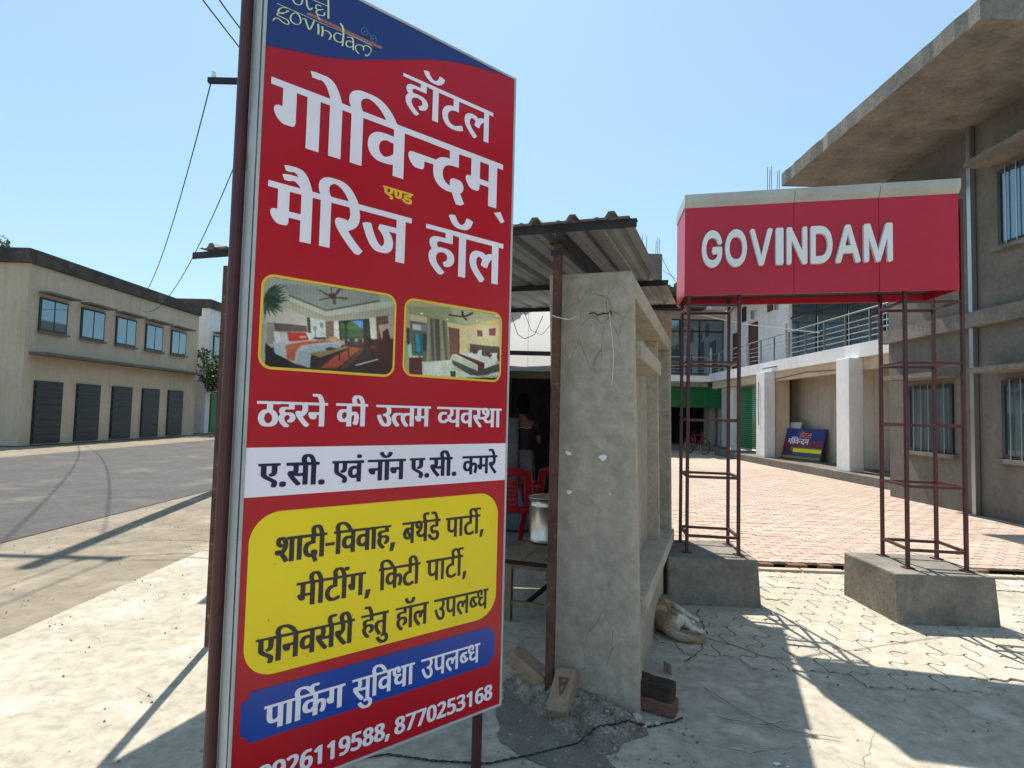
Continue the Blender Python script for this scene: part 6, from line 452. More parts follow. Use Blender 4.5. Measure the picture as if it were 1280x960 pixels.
c|logo|2033 26139 -17 -6 -23 -14 -9 -8 -3 -7 3 -20 -1 -6 4 -20 -1 -6 2 -5 -2 -9 4 -17 -1 -6 3 -6 -1 -8 2 -6 -2 -6 3 -8 -2 -3 3 -6 -1 -5 3 -6 -2 -9 4 -17 -2 -6 3 -8 -1 -6 2 -6 -1 -5 2 -9 -1 -6 2 -5 1 -12 -1 -5 2 -6 -1 -9 3 -5 -1 -6 2 -9 -2 -5 2 -9 -2 -6 5 -17 -2 -6 2 -8 -1 -6 4 -6 -3 -8 3 -6 -2 -8 4 -6 -3 -9 3 -5 -2 -6 3 -9 -7 -6 -37 -1 -9 -3 -43 0 -8 -3 -34 0 -6 -2 -40 0 -14 -3 -38 0 -8 -3 -80 -3 -14 -3 -35 0 -8 -3 -37 0 -9 -3 -31 0 -6 -2 -46 -1 -17 -5 -14 3 -9 -5 -8 5 -6 -1 -6 -4 -8 5 -15 -5 -8 5 -12 -5 -8 4 -12 -4 -8 2 -12 -2 -14 2 -9 -4 -5 3 -6 1 -9 -4 -2 2 1 6 -2 6 1 6 -3 5 1 6 -2 6 2 8 -4 17 1 6 -3 6 0 6 -2 5 2 9 -4 17 2 6 -3 5 1 6 -3 6 2 6 -2 8 1 6 -4 14 1 9 -3 14 -15 1 -23 -9 -14 -11 -6 -10 3 -20 -1 -5 4 -17 -1 -6 4 -17 -1 -6 2 -9 -2 -5 5 -17 -1 -6 3 -6 -2 -6 3 -8 -2 -6 4 -17 -2 -11 -1 -1 -9 2 -8 -4 -6 3 -6 1 -8 -4 -12 4 -11 -4 -9 4 -11 -4 -15 1 -8 -2 -12 2 -8 -2 -9 2 -11 -3 -9 3 -11 -4 -9 6 -7 14 -10 4 -11 -3 -9 -6 -8 -12 -6 -4 -9 2 -11 -2 -14 2 -9 -4 -6 4 -5 0 -9 -4 -11 4 -9 -4 -11 3 -9 -4 -9 2 -11 -2 -14 2 -9 -4 -8 4 -6 0 -6 -4 -11 4 -12 -4 -8 4 -12 -4 -11 4 -9 -5 -8 3 -12 -3 -14 3 -9 -5 -8 5 -12 -3 -14 3 -8 -5 -9 5 -6 -1 -5 -4 -12 5 -8 -6 -3 0 -9 6 -8 -6 -9 3 -9 0 -5 -3 -9 3 -11 -3 -15 3 -8 -5 -6 4 -6 1 -8 -5 -9 5 -11 -3 -12 3 -11 -5 -9 4 -11 -4 -11 4 -9 -4 -9 2 -11 -2 -3 0 -1 3 0 15 -3 8 -3 23 0 17 -3 9 -1 17 -3 3 -14 1 -12 -3 -17 -9 -13 -9 -8 -12 5 -40 0 -17 -1 -3 -6 -4 -3 -1 -8 4 -6 -1 -6 -3 -11 4 -12 -4 -8 3 -12 -3 -14 1 -6 -2 -8 2 -12 -2 -8 2 -12 -2 -14 2 -4 -1 -5 -6 0 -9 3 -6 9 -4 11 5 9 -4 11 4 6 -2 14 2 15 -2 8 2 12 -2 8 2 12 -2 8 4 9 -4 6 1 5 3 6 -3 9 -2 4 -17 0 -18 3 -8 0 -14 3 -9 0 -23 2 -8 0 -23 3 -9 0 -46 2 -5 -2 -103 -3 -14 2 -9 -4 -71 4 -4 11 -1 12 4 23 11 18 18 0 57 3 15 0 51 3 23 -2 8 2 6 0 34 -2 6 2 9 -2 5 3 4 55 34 25 12 35 0 22 -6 32 -14 21 -18 14 -23 1 -34 -3 -9 -1 -11 -24 -75 -12 -42 1 -4 6 -4 14 1 14 6 12 8 12 13 13 48 7 17 1 9 10 28 10 38 -1 40 -3 8 -14 20 -21 18 -29 14 -28 10 -9 0 -8 2 -32 0 -17 -3 -31 -12 -23 -11 -52 -31 -4 25 0 17 -3 14 0 20 -3 6 0 14 -2 9 1 2 11 -1 9 2 11 -2 9 4 6 -3 5 -1 9 4 6 -3 5 -1 12 4 8 -4 12 4 11 -3 9 3 11 -3 9 4 17 -2 6 4 8 -4 12 2 14 -2 9 3 11 -3 9 4 8 -4 6 0 6 4 11 -4 11 4 9 -4 11 4 12 -3 8 4 15 -2 8 3 12 -3 8 4 9 -4 11 3 12 -3 11 4 9 -4 11 4 9 -4 11 5 9 -2 11 2 14 -2 9 4 9 -4 5 0 6 4 9 -4 5 0 6 4 11 -4 12 4 3 -1 2 -2 -1 -3 -11 -11 1 -10 26 -14 26 -10 15 -9 21 -43 18 -2 4 -4 20 -48 6 -32 0 -40 -3 -8 0 -9 -15 -48 -11 -23 -13 -19 -11 -11 -11 -8 -18 -9 -25 -8 -17 -4 -15 0 -8 -3 -9 3 -14 1 -27 15 -20 20 -17 23 -17 34 -6 23 0 51 9 46 9 26 22 45 22 35 17 31 -1 9 -20 0 -17 -8 -12 -12 -10 -20 -33 -55 -17 -34 -14 -43 -7 -31 0 -14 -3 -9 0 -31 3 -9 1 -11 6 -18 14 -28 22 -32 20 -20 24 -15 23 -6 37 0 9 3 9 0 17 3 37 12 37 17 27 18 34 34 28 54 6 18 9 40 0 11 3 9 0 14 -3 8 0 18 -15 48 -17 37 -12 19 -17 16 -30 17 -2 3 -4 14 7 -2 12 5 8 -5 12 5 11 -4 9 4 8 -2 12 2 14 -2 9 3 11 -3 9 5 8 -5 12 5 8 -4 12 4 2 -2 6 -50 -1 -6 4 -17 -1 -5 7 -35 -2 -5 6 -26 0 -12 6 -22 3 -29 15 -66 11 -34 20 -37 22 -23 27 -15 15 -4 20 0 31 12 11 8 22 22 11 17 18 37 13 20 1 6 -2 3 -8 3 -20 -5 -17 -11 -13 -13 -27 -51 -3 -4 -6 0 -15 9 -22 22 -9 15 -15 32 -17 66 -12 68 0 9 -6 25 0 18 -7 34 1 6 -2 5 -3 35 10 -2 8 4 12 -4 8 5 9 -2 11 2 9 -2 9 0 5 2 15 -2 8 3 12 -3 8 4 12 -3 8 4 12 -4 8 4 9 -2 31 0 6 2 46 1 5 3 80 2 9 3 40 0 8 3 40 1 6 2 37 0 9 3 91 3 6 3 34 0 9 2 34 0 26 3 3 -1 3 -9 -2 -8 3 -9 -2 -8 3 -6 -2 -9 2 -5 -1 -9 2 -6 -2 -8 4 -6 -4 -9 4 -8 -3 -9 3 -5 -1 -9 4 -6 -4 -8 3 -9 -3 -8 4 -6 -4 -9 4 -5 -3 -12 3 -6 -1 -8 3 -6 -3 -8 3 -9 -3 -9 3 -5 -3 -12 4 -5 -3 -9 3 -6 -1 -8 2 -6 -2 -11 3 -6 -3 -9 3 -5 -3 -12 4 -6 -3 -8 4 -6 -3 -8 3 -6 -3 -12 4 -5 -4 -9 4 -6 -3 -8 4 -9 -3 -8 2 -3 4 -2 14 1 20 9 10 6 10 9 7 11 -4 6 3 8 -3 9 3 9 -3 5 1 9 -2 6 2 8 -2 12 2 5 -4 6 4 11 -4 6 3 9 -4 5 2 9 -2 6 2 11 -3 6 3 8 -3 6 3 12 -4 5 3 9 -4 6 2 8 -2 12 2 5 -3 6 3 9 -4 8 4 9 -4 5 3 9 -4 6 3 8 -3 12 3 5 -4 6 4 9 -3 8 2 9 -4 6 2 8 -2 9 2 5 -4 6 4 9 -3 8 2 9 -4 6 2 22 -2 6 1 9 -2 5 2 9 -3 6 1 20 -3 8 2 6 -3 6 1 8 -1 6 1 6 -3 8 3 6 -4 6 1 8 -1 6 1 6 -3 8 2 6 -3 6 1 20 -3 5 1 9 -2 6 2 5 -3 9 2 6 -4 17 2 6 -4 5 1 20 -2 9 1 3 -3 5 1 6 -2 6 1 8 -2 6 2 6 -3 6 1 5 -2 9 2 6 -5 17 2 8 -3 6 2 6 -3 5 1 6 -2 6 2 8 -4 18 2 5 -5 7;1730 25593 -6 -2 -20 0 -34 -9 -21 -13 -20 -20 -17 -25 -11 -29 -4 -14 0 -32 9 -20 8 -11 10 -10 15 -11 11 -6 19 -4 0 -3 -16 -14 -19 -21 -13 -20 -7 -17 0 -17 7 -20 6 -12 14 -17 20 -15 15 -4 0 -3 -15 -15 -1 -5 4 -9 12 -13 48 -62 12 -12 13 -19 12 -12 9 0 14 6 5 4 5 8 0 6 -47 58 -11 12 -23 31 -12 12 -2 7 17 4 14 0 31 6 69 20 29 12 40 20 18 12 19 19 6 10 6 14 3 14 0 43 3 9 2 20 -3 6 -14 0 -20 -8 -15 -15 -4 -18 0 -48 -3 -14 -3 -12 -13 -12 -14 -9 -63 -23 -54 -12 -26 0 -11 4 -13 6 -10 8 -11 14 -10 21 0 26 12 18 36 36 36 17 14 8 52 36 52 34 10 10 2 4 -1 6 -3 3 -18 0 -20 -11 -51 -35 -9 -7 -5 -2 -6 4 -9 0 -22 -9 -32 -30 -11 -1 -17 7 -23 19 -7 10 -6 14 0 26 3 14 12 26 8 12 10 9 14 3 89 1 20 6 15 15 0 8 -7 5;2519 25322 -18 -6 -21 -12 -11 -12 -3 -8 68 -66 8 -11 12 -23 8 -26 2 -11 5 -18 0 -8 5 -29 0 -11 3 -9 0 -17 3 -14 3 -37 1 -55 1 -2 -2 -9 2 -3 0 -11 -1 -3 1 -6 -1 -6 1 -5 -1 -6 1 -6 -1 -5 1 -6 -1 -6 1 -6 -1 -5 1 -6 -1 -6 1 -8 -2 -6 1 -29 -4 -20 1 -5 -1 -6 2 -9 -2 -5 1 -6 -4 -20 2 -6 -2 -14 -28 -29 -6 -8 -33 -32 -11 -6 -12 -3 -20 -1 -8 -2 -26 0 -9 2 -14 0 -37 10 -16 9 -14 14 -14 23 -8 23 -4 14 0 12 -3 8 0 15 3 8 1 12 8 25 18 35 20 29 20 21 9 5 17 3 40 0 9 -3 45 0 6 -2 29 2 17 7 11 8 13 12 0 6 -7 4 -43 0 -9 3 -45 0 -12 2 -8 -2 -23 0 -26 -6 -37 -17 -20 -14 -36 -36 -22 -31 -23 -43 -12 -37 0 -11 -3 -9 0 -14 3 -9 1 -14 6 -20 14 -32 6 -9 20 -20 17 -9 32 -9 8 0 9 -3 69 0 45 10 15 5 37 20 17 14 17 17 4 2 -1 -9 1 -6 -2 -5 2 -9 -3 -6 2 -5 -3 -9 1 -6 -2 -5 2 -9 -2 -6 1 -5 -3 -20 2 -6 -3 -6 2 -8 -2 -6 1 -3 3 -1 14 0 12 3 23 14 12 13 0 11 3 6 -2 5 2 9 -1 17 1 14 3 6 -2 9 2 5 -1 6 1 14 2 6 -1 6 2 8 -1 18 2 8 -1 6 2 8 -1 6 2 6 -2 6 2 14 2 6 -1 8 2 6 -2 6 2 5 -2 20 4 6 -2 9 3 5 -2 6 3 31 -1 6 2 6 -2 6 2 5 -2 6 2 6 -2 5 2 6 -2 9 2 3 0 11 -1 6 1 5 -1 6 1 6 0 11 -2 3 2 9 -2 3 0 11 0 31 -2 6 2 6 -1 11 -2 6 0 26 -3 8 0 20 -3 9 0 14 -6 23 0 11 -9 35 -11 28 -20 29 -27 27 -8 6 -29 28;2984 25062 -8 -6 -3 -9 7 -9 7 -1 9 4 1 11 -3 6;3013 25062 -9 -7 -1 -11 1 -4 6 -3 6 0 7 4 4 8 -4 9;3039 25062 -11 -10 -1 -3 5 -8 7 -4 8 0 9 8 2 -4 6 -4 9 0 8 10 -1 8 -10 7 -6 0 -8 -8 -12 8;3093 25062 -10 -7 -2 -8 9 -10 6 0 4 1 6 6 1 8 -6 7;3119 25062 -7 -4 -5 -6 2 -8 6 -6 4 -1 8 0 6 5 8 -5 9 0 6 5 3 0 8 -5 9 0 5 4 12 -7 3 0 11 6 12 -6 11 6 11 -6 6 0 6 4 8 -4 9 0 6 4 5 -4 12 0 6 3 11 -6 11 4 15 -4 8 4 9 -4 14 2 9 -4 11 4 3 0 9 -5 5 1 6 3 9 -4 8 1 6 3 3 -3 8 -2 12 3 8 -5 6 1 6 3 5 -3 9 -1 9 4 11 -5 11 5 12 -7 11 5 9 -5 8 1 6 4 6 -4 8 -1 9 4 11 -7 12 7 11 -7 6 1 6 4 3 0 8 -5 6 1 6 4 2 0 6 -4 9 -1 5 4 4 6 -3 9 -3 4 -9 0 -9 -4 -11 6 -11 -4 -15 5 -11 -6 -9 6 -8 -1 -6 -3 -6 3 -8 1 -9 -4 -11 7 -12 -6 -11 6 -6 -1 -6 -3 -8 4 -14 -2 -9 4 -11 -4 -3 0 -9 5 -6 -1 -5 -3 -9 4 -8 -1 -6 -3 -3 3 -9 2 -11 -3 -9 5 -5 -1 -6 -4 -6 4 -8 1 -9 -5 -11 6 -12 -4 -11 6 -9 -6 -3 0 -5 5 -6 1 -11 -5 -9 5 -14 -3 -9 5 -14 -6 -12 6 -11 -5 -11 5 -6 0 -6 -4 -6 4 -8 0 -9 -5 -3 0 -8 5 -9 0 -5 -4 -6 4 -9 2 -5 -2 -6 -5 -6 5;2864 25059 -6 -4 -4 -8 5 -10 8 -3 9 3 4 10 -4 9 -6 3;2893 25059 -7 -7 0 -11 4 -4 9 -3 9 7 0 11 -7 7;2921 25059 -6 -10 3 -8 3 -4 12 0 6 7 0 8 -6 7;2950 25058 -4 -6 0 -8 7 -7 11 0 8 10 0 2 -5 7 -6 4 -2 1;2767 25056 -6 -4 -4 -8 4 -9 9 -4 9 4 4 9 -4 9 -6 3;2796 25056 -4 -4 -3 -8 6 -9 9 -4 10 7 0 11 -7 7;2827 25056 -3 -4 0 -11 6 -7 11 0 7 10 -3 8 -4 4 -5 2;2699 25053 -7 -4 -3 -5 0 -6 10 -9 8 0 7 6 0 12 -7 6;2730 25053 -6 -6 0 -9 6 -7 11 0 7 7 0 9 -7 6;2661 25050 -3 -3 -2 -6 2 -9 3 -3 12 0 6 6 0 12 -6 4;2559 25047 -7 -6 0 -12 7 -6 8 0 7 6 2 6 -1 3 -8 9;2490 25044 -9 -6 -1 -9 6 -8 7 -2 8 4 5 9 -2 4 -7 8;2521 25044 -6 -9 3 -8 3 -4 12 0 6 6 0 9 -6 6;2419 25042 -6 -4 -4 -6 0 -8 7 -7 11 0 7 10 0 5 -7 7;2450 25042 -4 -4 -2 -9 5 -8 10 -4 9 7 0 11 -7 7;2381 25039 -6 -4 -2 -8 4 -9 7 -4 12 6 1 9 -1 4 -6 6;2310 25036 -6 -7 0 -11 6 -7 9 0 6 7 0 11 -6 7;2344 25036 -6 -7 0 -8 6 -7 12 0 6 10 0 5 -6 7;2241 25033 -9 -6 -1 -9 6 -9 7 -1 9 4 4 9 -1 4 -8 7;2273 25033 -7 -9 0 -6 7 -7 11 0 7 7 0 9 -7 6;2173 25030 -9 -6 -1 -9 6 -8 7 -2 9 4 3 9 -5 9;2204 25030 -6 -6 0 -12 3 -3 9 -3 9 5 3 10 -6 9;2104 25027 -9 -9 0 -9 6 -6 12 0 6 6 0 9 -3 6 -6 3;2136 25027 -7 -6 0 -12 4 -3 8 -3 9 5 3 7 -3 9 -6 3;2039 25024 -10 -6 0 -11 7 -7 11 0 7 9 0 6 -10 9;2070 25024 -6 -3 0 -14 3 -4 9 -3 9 7 0 11 -6 6;1944 25022 -5 -4 -4 -6 0 -8 6 -7 12 0 4 4 2 8 -5 9;1973 25022 -7 -7 0 -11 10 -7 5 0 10 10 0 5 -4 6 -6 4;2004 25022 -6 -7 0 -8 6 -7 12 0 6 9 -3 9 -3 4;1856 25019 -7 -4 -7 -8 0 -3 5 -7 6 -3 8 0 6 6 2 4 -2 9 -8 6;1881 25019 -6 -7 0 -11 9 -7 6 0 10 10 0 5 -4 7 -6 3;1910 25019 -4 -4 -4 -8 5 -7 6 -4 3 -1 8 2 4 7 0 8 -7 7;1739 25016 -10 -7 0 -8 6 -9 6 -1 4 1 6 6 0 9 -3 5;1764 25016 -6 -7 0 -11 6 -7 9 0 6 7 0 11 -6 7;1793 25016 -7 -7 0 -11 4 -4 9 -3 8 6 5 7 0 3 -8 9;1821 25016 -8 -9 2 -6 6 -7 12 0 8 10 -1 5 -7 7;1599 25013 -9 -5 -6 -7 7 -12 0 -2 -27 -16 -9 -16 -36 -131 -10 -26 -44 -131 -11 -26 -4 -3 -12 14 -14 23 -47 92 -5 5 -8 20 -10 37 -17 49 -14 17 -16 7 -14 0 -32 -9 -14 -7 -34 -13 -12 -8 -8 -9 -4 -7 0 -2 4 -4 11 -1 15 4 28 13 12 3 12 -7 11 -20 15 -43 1 -8 14 -40 7 -12 30 -60 26 -45 15 -22 13 -13 13 -6 20 -1 11 4 30 18 20 22 11 20 9 20 12 38 5 8 32 100 5 9 11 34 2 9 7 20 10 42 16 52 -1 6 -6 5 3 9 -2 3 -4 6;1624 25013 -6 -4 -5 -8 1 -3 7 -9 12 0 8 9 0 6 -5 6 -6 3;1650 25013 -7 -6 -1 -9 5 -7 6 -2 6 0 10 9 0 6 -5 6 -5 3;1679 25013 -7 -6 -1 -9 5 -7 8 -2 10 6 0 12 -1 3 -6 3;1704 25013 -4 -6 1 -12 6 -4 12 0 4 7 -1 11 -6 5;1436 25010 -15 -9 -5 6 -12 0 -7 -6 0 -9 10 -7 9 1 5 7 3 0 6 -7 11 0 8 6 1 6 -6 9;1459 25010 -7 -6 -2 -9 9 -9 8 0 7 6 1 9 -8 9;1487 25010 -6 -3 -5 -9 5 -9 9 -4 9 4 5 9 -5 9 -6 3;1513 25010 -7 -6 -1 -9 5 -6 9 -3 9 6 2 9 -9 9;1539 25010 -8 -6 -1 -3 1 -6 10 -8 3 0 6 2 7 6 2 3 -1 6 -8 6;1564 25010 -5 -6 1 -9 4 -6 15 0 3 3 2 6 -2 9 -6 4;2919 25010 -15 -3 -25 -8 -40 -17 -43 -22 -20 -7 -21 -12 -11 -12 0 -8 2 -3 10 -1 45 17 69 33 11 4 20 -1 7 -3 12 -12 14 -23 11 -37 1 -11 5 -23 0 -6 -7 -4 -48 0 -9 -3 -20 0 -8 -3 -9 0 -17 -3 -26 -9 -17 -9 -23 -16 -18 -19 -11 -14 -12 -17 -20 -43 -9 -37 0 -14 7 -23 15 -27 18 -19 22 -12 11 -4 17 -1 14 1 23 7 20 8 32 17 85 55 3 -5 -1 -6 1 -26 -1 -25 1 -6 0 -14 1 -3 -1 -6 3 -14 14 -2 12 4 11 6 13 9 8 11 -1 6 -3 40 2 6 -2 14 2 6 -2 6 2 5 -2 15 2 25 -1 12 -1 3 1 8 -1 3 -1 11 -1 72 -2 6 0 28 -3 6 -3 26 -12 57 -11 31 -8 12 -15 14 -12 6 -12 4;1276 25007 -10 -6 -2 -9 9 -9 6 -1 2 1 8 6 1 9 -6 6;1301 25007 -6 -3 -5 -6 1 -9 8 -6 2 -1 6 1 9 9 11 -9 6 0 8 7 3 0 12 -8 8 4 6 9 -1 6 -10 7 -9 -1 -6 -7 -3 0 -8 7 -6 1 -4 -1 -7 -8 -9 8;1376 25007 -5 -6 -1 -6 2 -6 7 -4 11 1 4 3 2 6 -3 9 -9 4;1119 25004 -7 -3 -5 -6 1 -8 11 -8 8 1 6 7 8 -7 3 -1 6 1 9 6 14 -7 14 8 12 -8 11 8 3 0 6 -4 8 -1 12 7 5 -6 9 -1 6 3 5 7 -1 9 -7 4 -12 -1 -5 -5 -12 6 -8 -1 -6 -5 -12 6 -8 -1 -9 -5 -8 5 -6 1 -11 -7 -12 7 -8 -3 -6 -5 -6 5;719 25002 -38 -13 -8 5 -9 -1 -5 -5 -12 6 -6 -1 -5 -4 -15 5 -11 -7 -11 6 -3 0 -9 -6 -6 3 -11 1 -9 -4 -5 3 -9 1 -8 -5 -3 0 -6 4 -6 1 -8 -5 -3 0 -12 5 -11 -7 -11 6 -12 -4 -17 2 -9 -4 -8 4 -9 -1 -5 -4 -3 0 -9 5 -6 -1 -5 -4 -15 5 -9 -4 -3 -6 0 -6 4 -6 8 -4 6 1 6 4 14 -4 12 6 11 -5 11 5 6 -3 9 -1 8 5 3 0 9 -5 8 1 6 5 11 -6 6 1 6 4 3 0 5 -4 6 -1 12 7 11 -5 11 5 9 -4 11 1 6 3 6 -3 8 -2 3 0 6 7 4 -5 -7 -3 -6 0 -14 -9 -23 -10 -31 -20 -20 -16 -36 -36 -7 -10 -14 -6 -9 -7 -6 -14 -2 -9 -30 -42 -14 -29 -4 -11 0 -20 7 -15 12 -12 18 -8 -5 -5 -16 -10 -21 -22 -5 -8 -9 -20 -1 -18 10 -17 9 -6 26 -7 77 0 8 3 38 0 8 -3 60 0 9 -2 40 0 8 -3 15 0 25 -7 13 -6 14 -14 11 -23 4 -15 0 -28 -4 -12 -6 -11 -6 -4 -14 -3 -63 0 -9 3 -14 0 -29 6 -25 9 -55 24 -28 11 -9 2 -11 4 -17 4 -26 0 -9 3 -11 -3 -17 -1 -29 -9 -17 -8 -11 -8 -25 -24 -16 -26 -17 -34 -1 -6 -22 -40 1 -9 5 -3 9 0 14 5 9 7 6 9 42 82 5 9 10 12 8 6 15 6 40 0 8 -3 12 0 20 -6 68 -30 40 -14 29 -7 11 0 9 -3 23 0 8 -2 32 0 8 2 17 0 26 7 24 12 25 26 6 11 6 23 0 29 -3 17 -14 28 -17 17 -13 7 -31 9 -12 0 -8 3 -23 0 -9 3 -65 0 -9 3 -100 0 -14 -3 -14 0 -9 3 -17 0 -7 4 -8 9 0 14 6 11 15 15 37 17 105 36 33 15 5 6 4 8 -4 7 -10 2 2 3 53 36 25 24 17 23 15 16 8 12 12 2 15 6 12 12 0 15 -4 3 -8 4 -60 -12 -6 -3 -10 -10 -5 -8 0 -9 6 -8 -1 -3 -10 -10 -30 -39 -17 -14 -39 -24 -65 -34 -32 -12 -23 1 -7 3 -8 9 -3 6 10 7 3 7 9 31 4 23 3 6 31 40 53 53 11 8 23 11 43 14 28 7 46 16 14 1 6 5 3 0 6 -5 5 0 12 6 8 -6 6 0 11 6 12 -6 11 7 6 -4 11 0 9 5 6 -5 8 0 9 5 3 0 5 -5 9 0 4 1 5 5 8 -6 6 0 4 1 7 7 8 -7 4 -1 14 7 11 -6 12 7 3 0 5 -5 9 0 4 1 5 5 2 -1 1 -4 -15 -10 -7 -10 -23 -14 -37 -29 -31 -31 -37 -55 -26 -54 -8 -26 -7 -28 0 -60 10 -37 13 -26 18 -17 27 -15 14 -6 37 -9 17 0 9 -3 20 0 8 3 9 0 17 3 17 6 49 23 31 20 16 12 36 37 12 17 8 18 12 42 0 12 3 14 0 29 -3 8 0 12 -3 17 -9 26 -22 45 -13 19 -23 28 -17 14 -23 11 -35 11 -2 3 6 7 9 -8 2 0 6 0 7 7 2 8 -8 9 -9 1 -9 -8 -7 7 -4 1 -6 0 -9 -8 -11 8 -3 0 -11 -7 -6 4 -9 0 -8 -5 -3 0 -6 5 -8 0 -4 -1 -5 -5 -11 6 -6 0 -9 -6 -8 6 -6 0 -11 -7 -12 7 -8 -3 -3 -4 -3 -1 -6 5 -8 1 -9 -6 -9 6 -8 -1 -9 -5 -8 6 -9 -1 -6 -5 -2 0 -6 5 -6 1 -11 -8 -9 7 -11 -1 -6 7;1064 25002 -7 -7 -1 -8 5 -7 9 -3 10 7 1 11 -5 7;1087 25002 -6 -7 2 -11 7 -5 11 1 6 7 0 8 -1 3 -7 4;3507 24970 -23 -6 -37 -17 -30 -20 -50 -45 -8 -5 -26 5 -63 0 -9 -3 -14 0 -31 -6 -29 -9 -26 -11 -22 -14 -18 -14 -24 -24 -25 -34 -14 -26 -9 -32 0 -40 3 -17 12 -34 8 -17 8 -12 19 -18 11 -8 83 -46 14 3 16 9 5 6 2 9 -3 4 -11 8 -52 27 -24 15 -19 19 -12 21 -8 23 -7 26 0 37 7 23 8 17 12 18 10 13 24 23 18 12 20 9 26 6 8 0 9 3 17 0 8 3 35 0 8 -3 15 -1 8 -3 3 -4 12 -5 9 -20 0 -74 4 -23 5 -6 4 -1 15 3 8 5 12 12 1 4 0 9 -3 8 0 77 -6 23 -5 6 0 6 30 24 14 14 29 22 20 10 14 3 23 0 8 -3 12 0 31 -7 26 -8 11 -6 16 -9 11 -12 6 -8 3 -12 0 -37 -9 -40 -9 -26 -11 -28 -26 -49 -38 -52 -13 -16 -30 -29 -4 3 -6 9 -13 12 -11 6 -14 -3 -12 -6 -15 -15 0 -9 14 -14 6 -9 10 -9 17 -6 25 6 12 6 23 16 27 27 41 51 27 38 17 29 23 51 14 43 6 28 0 12 3 8 0 18 -3 17 -7 15 -16 16 -27 15 -31 12 -26 6 -11 0 -9 3;981 24941 38 -11 18 -9 16 -14 13 -15 19 -28 14 -26 18 -46 0 -11 3 -9 0 -54 -3 -9 0 -11 -9 -26 -9 -17 -8 -11 -17 -17 -24 -18 -34 -18 -23 -6 -37 0 -29 6 -26 9 -21 12 -16 16 -6 10 -9 26 -3 23 -3 8 0 34 3 9 0 14 9 32 14 34 23 40 12 18 23 26 49 37;1747 24936 -20 -6 -11 -6 -12 -7 -10 -10 -4 -9 1 -17 6 -26 3 -31 3 -9 0 -11 3 -9 0 -11 3 -9 0 -14 2 -9 0 -20 3 -8 0 -160 2 -4 5 -3 18 3 22 11 16 16 3 5 0 32 3 20 0 88 -3 9 0 31 -3 9 0 14 -3 9 -3 34 -5 26 0 11 -6 26 -3 28 -1 4;1884 24910 -25 -11 -10 -7 -8 -8 -4 -9 3 -26 14 -68 0 -12 3 -8 0 -17 3 -9 0 -34 -3 -9 0 -25 -3 -9 0 -11 -3 -9 -2 -31 -6 -26 0 -14 -3 -9 1 -6 6 -3 6 0 11 2 23 12 14 11 7 13 1 14 2 8 0 15 9 43 0 14 3 8 0 15 3 8 1 57 66 33 23 6 11 0 17 -4 23 -8 29 -14 32 -24 20 -26 6 -20 0 -14 -3 -17 -14 -40 -31 -69 -6 -23 1 -2 3 -2 17 1 27 15 8 7 3 7 16 43 24 54 12 35 3 17 0 14 -3 17 -12 21 -28 28 -32 20 -6 2 -20 10 -32 9 -22 2 -18 -2 -14 -3 -40 -15 -54 -27 -9 -1 -4 13 -3 15 0 11 -11 49 -1 14 -4 9;2934 24818 19 1 3 -1 1 -3 1 -14 2 -6 1 -40 1 -3 0 -11 -1 -3 2 -17 0 -20 -2 -4 -82 -54 -46 -26 -12 -3 -8 0 -12 3 -15 10 -20 20 -11 22 -4 12 1 31 14 40 18 30 23 22 20 6 12 1 8 3 34 0 9 3 40 0
f|logo|1355 25155 69 17 2648 2 -15 -94 -74 -22 -2643 9
d|logo2|1531 25122 44 2 -5 -22 -41 0;1642 25126 45 2 -5 -22 -42 0;1917 25132 46 2 -6 -23 -42 0;2048 25131 46 2 -5 -23 -43 0;2180 25133 47 2 -6 -23 -43 0;2314 25132 47 2 -6 -23 -44 0;2448 25134 48 2 -6 -23 -44 0;2721 25132 48 2 -6 -23 -44 0;2859 25135 49 1 -6 -23 -45 0;2998 25137 49 2 -6 -24 -45 0;3139 25129 50 2 -6 -23 -46 -1;3862 25124 51 2 -6 -24 -48 -1
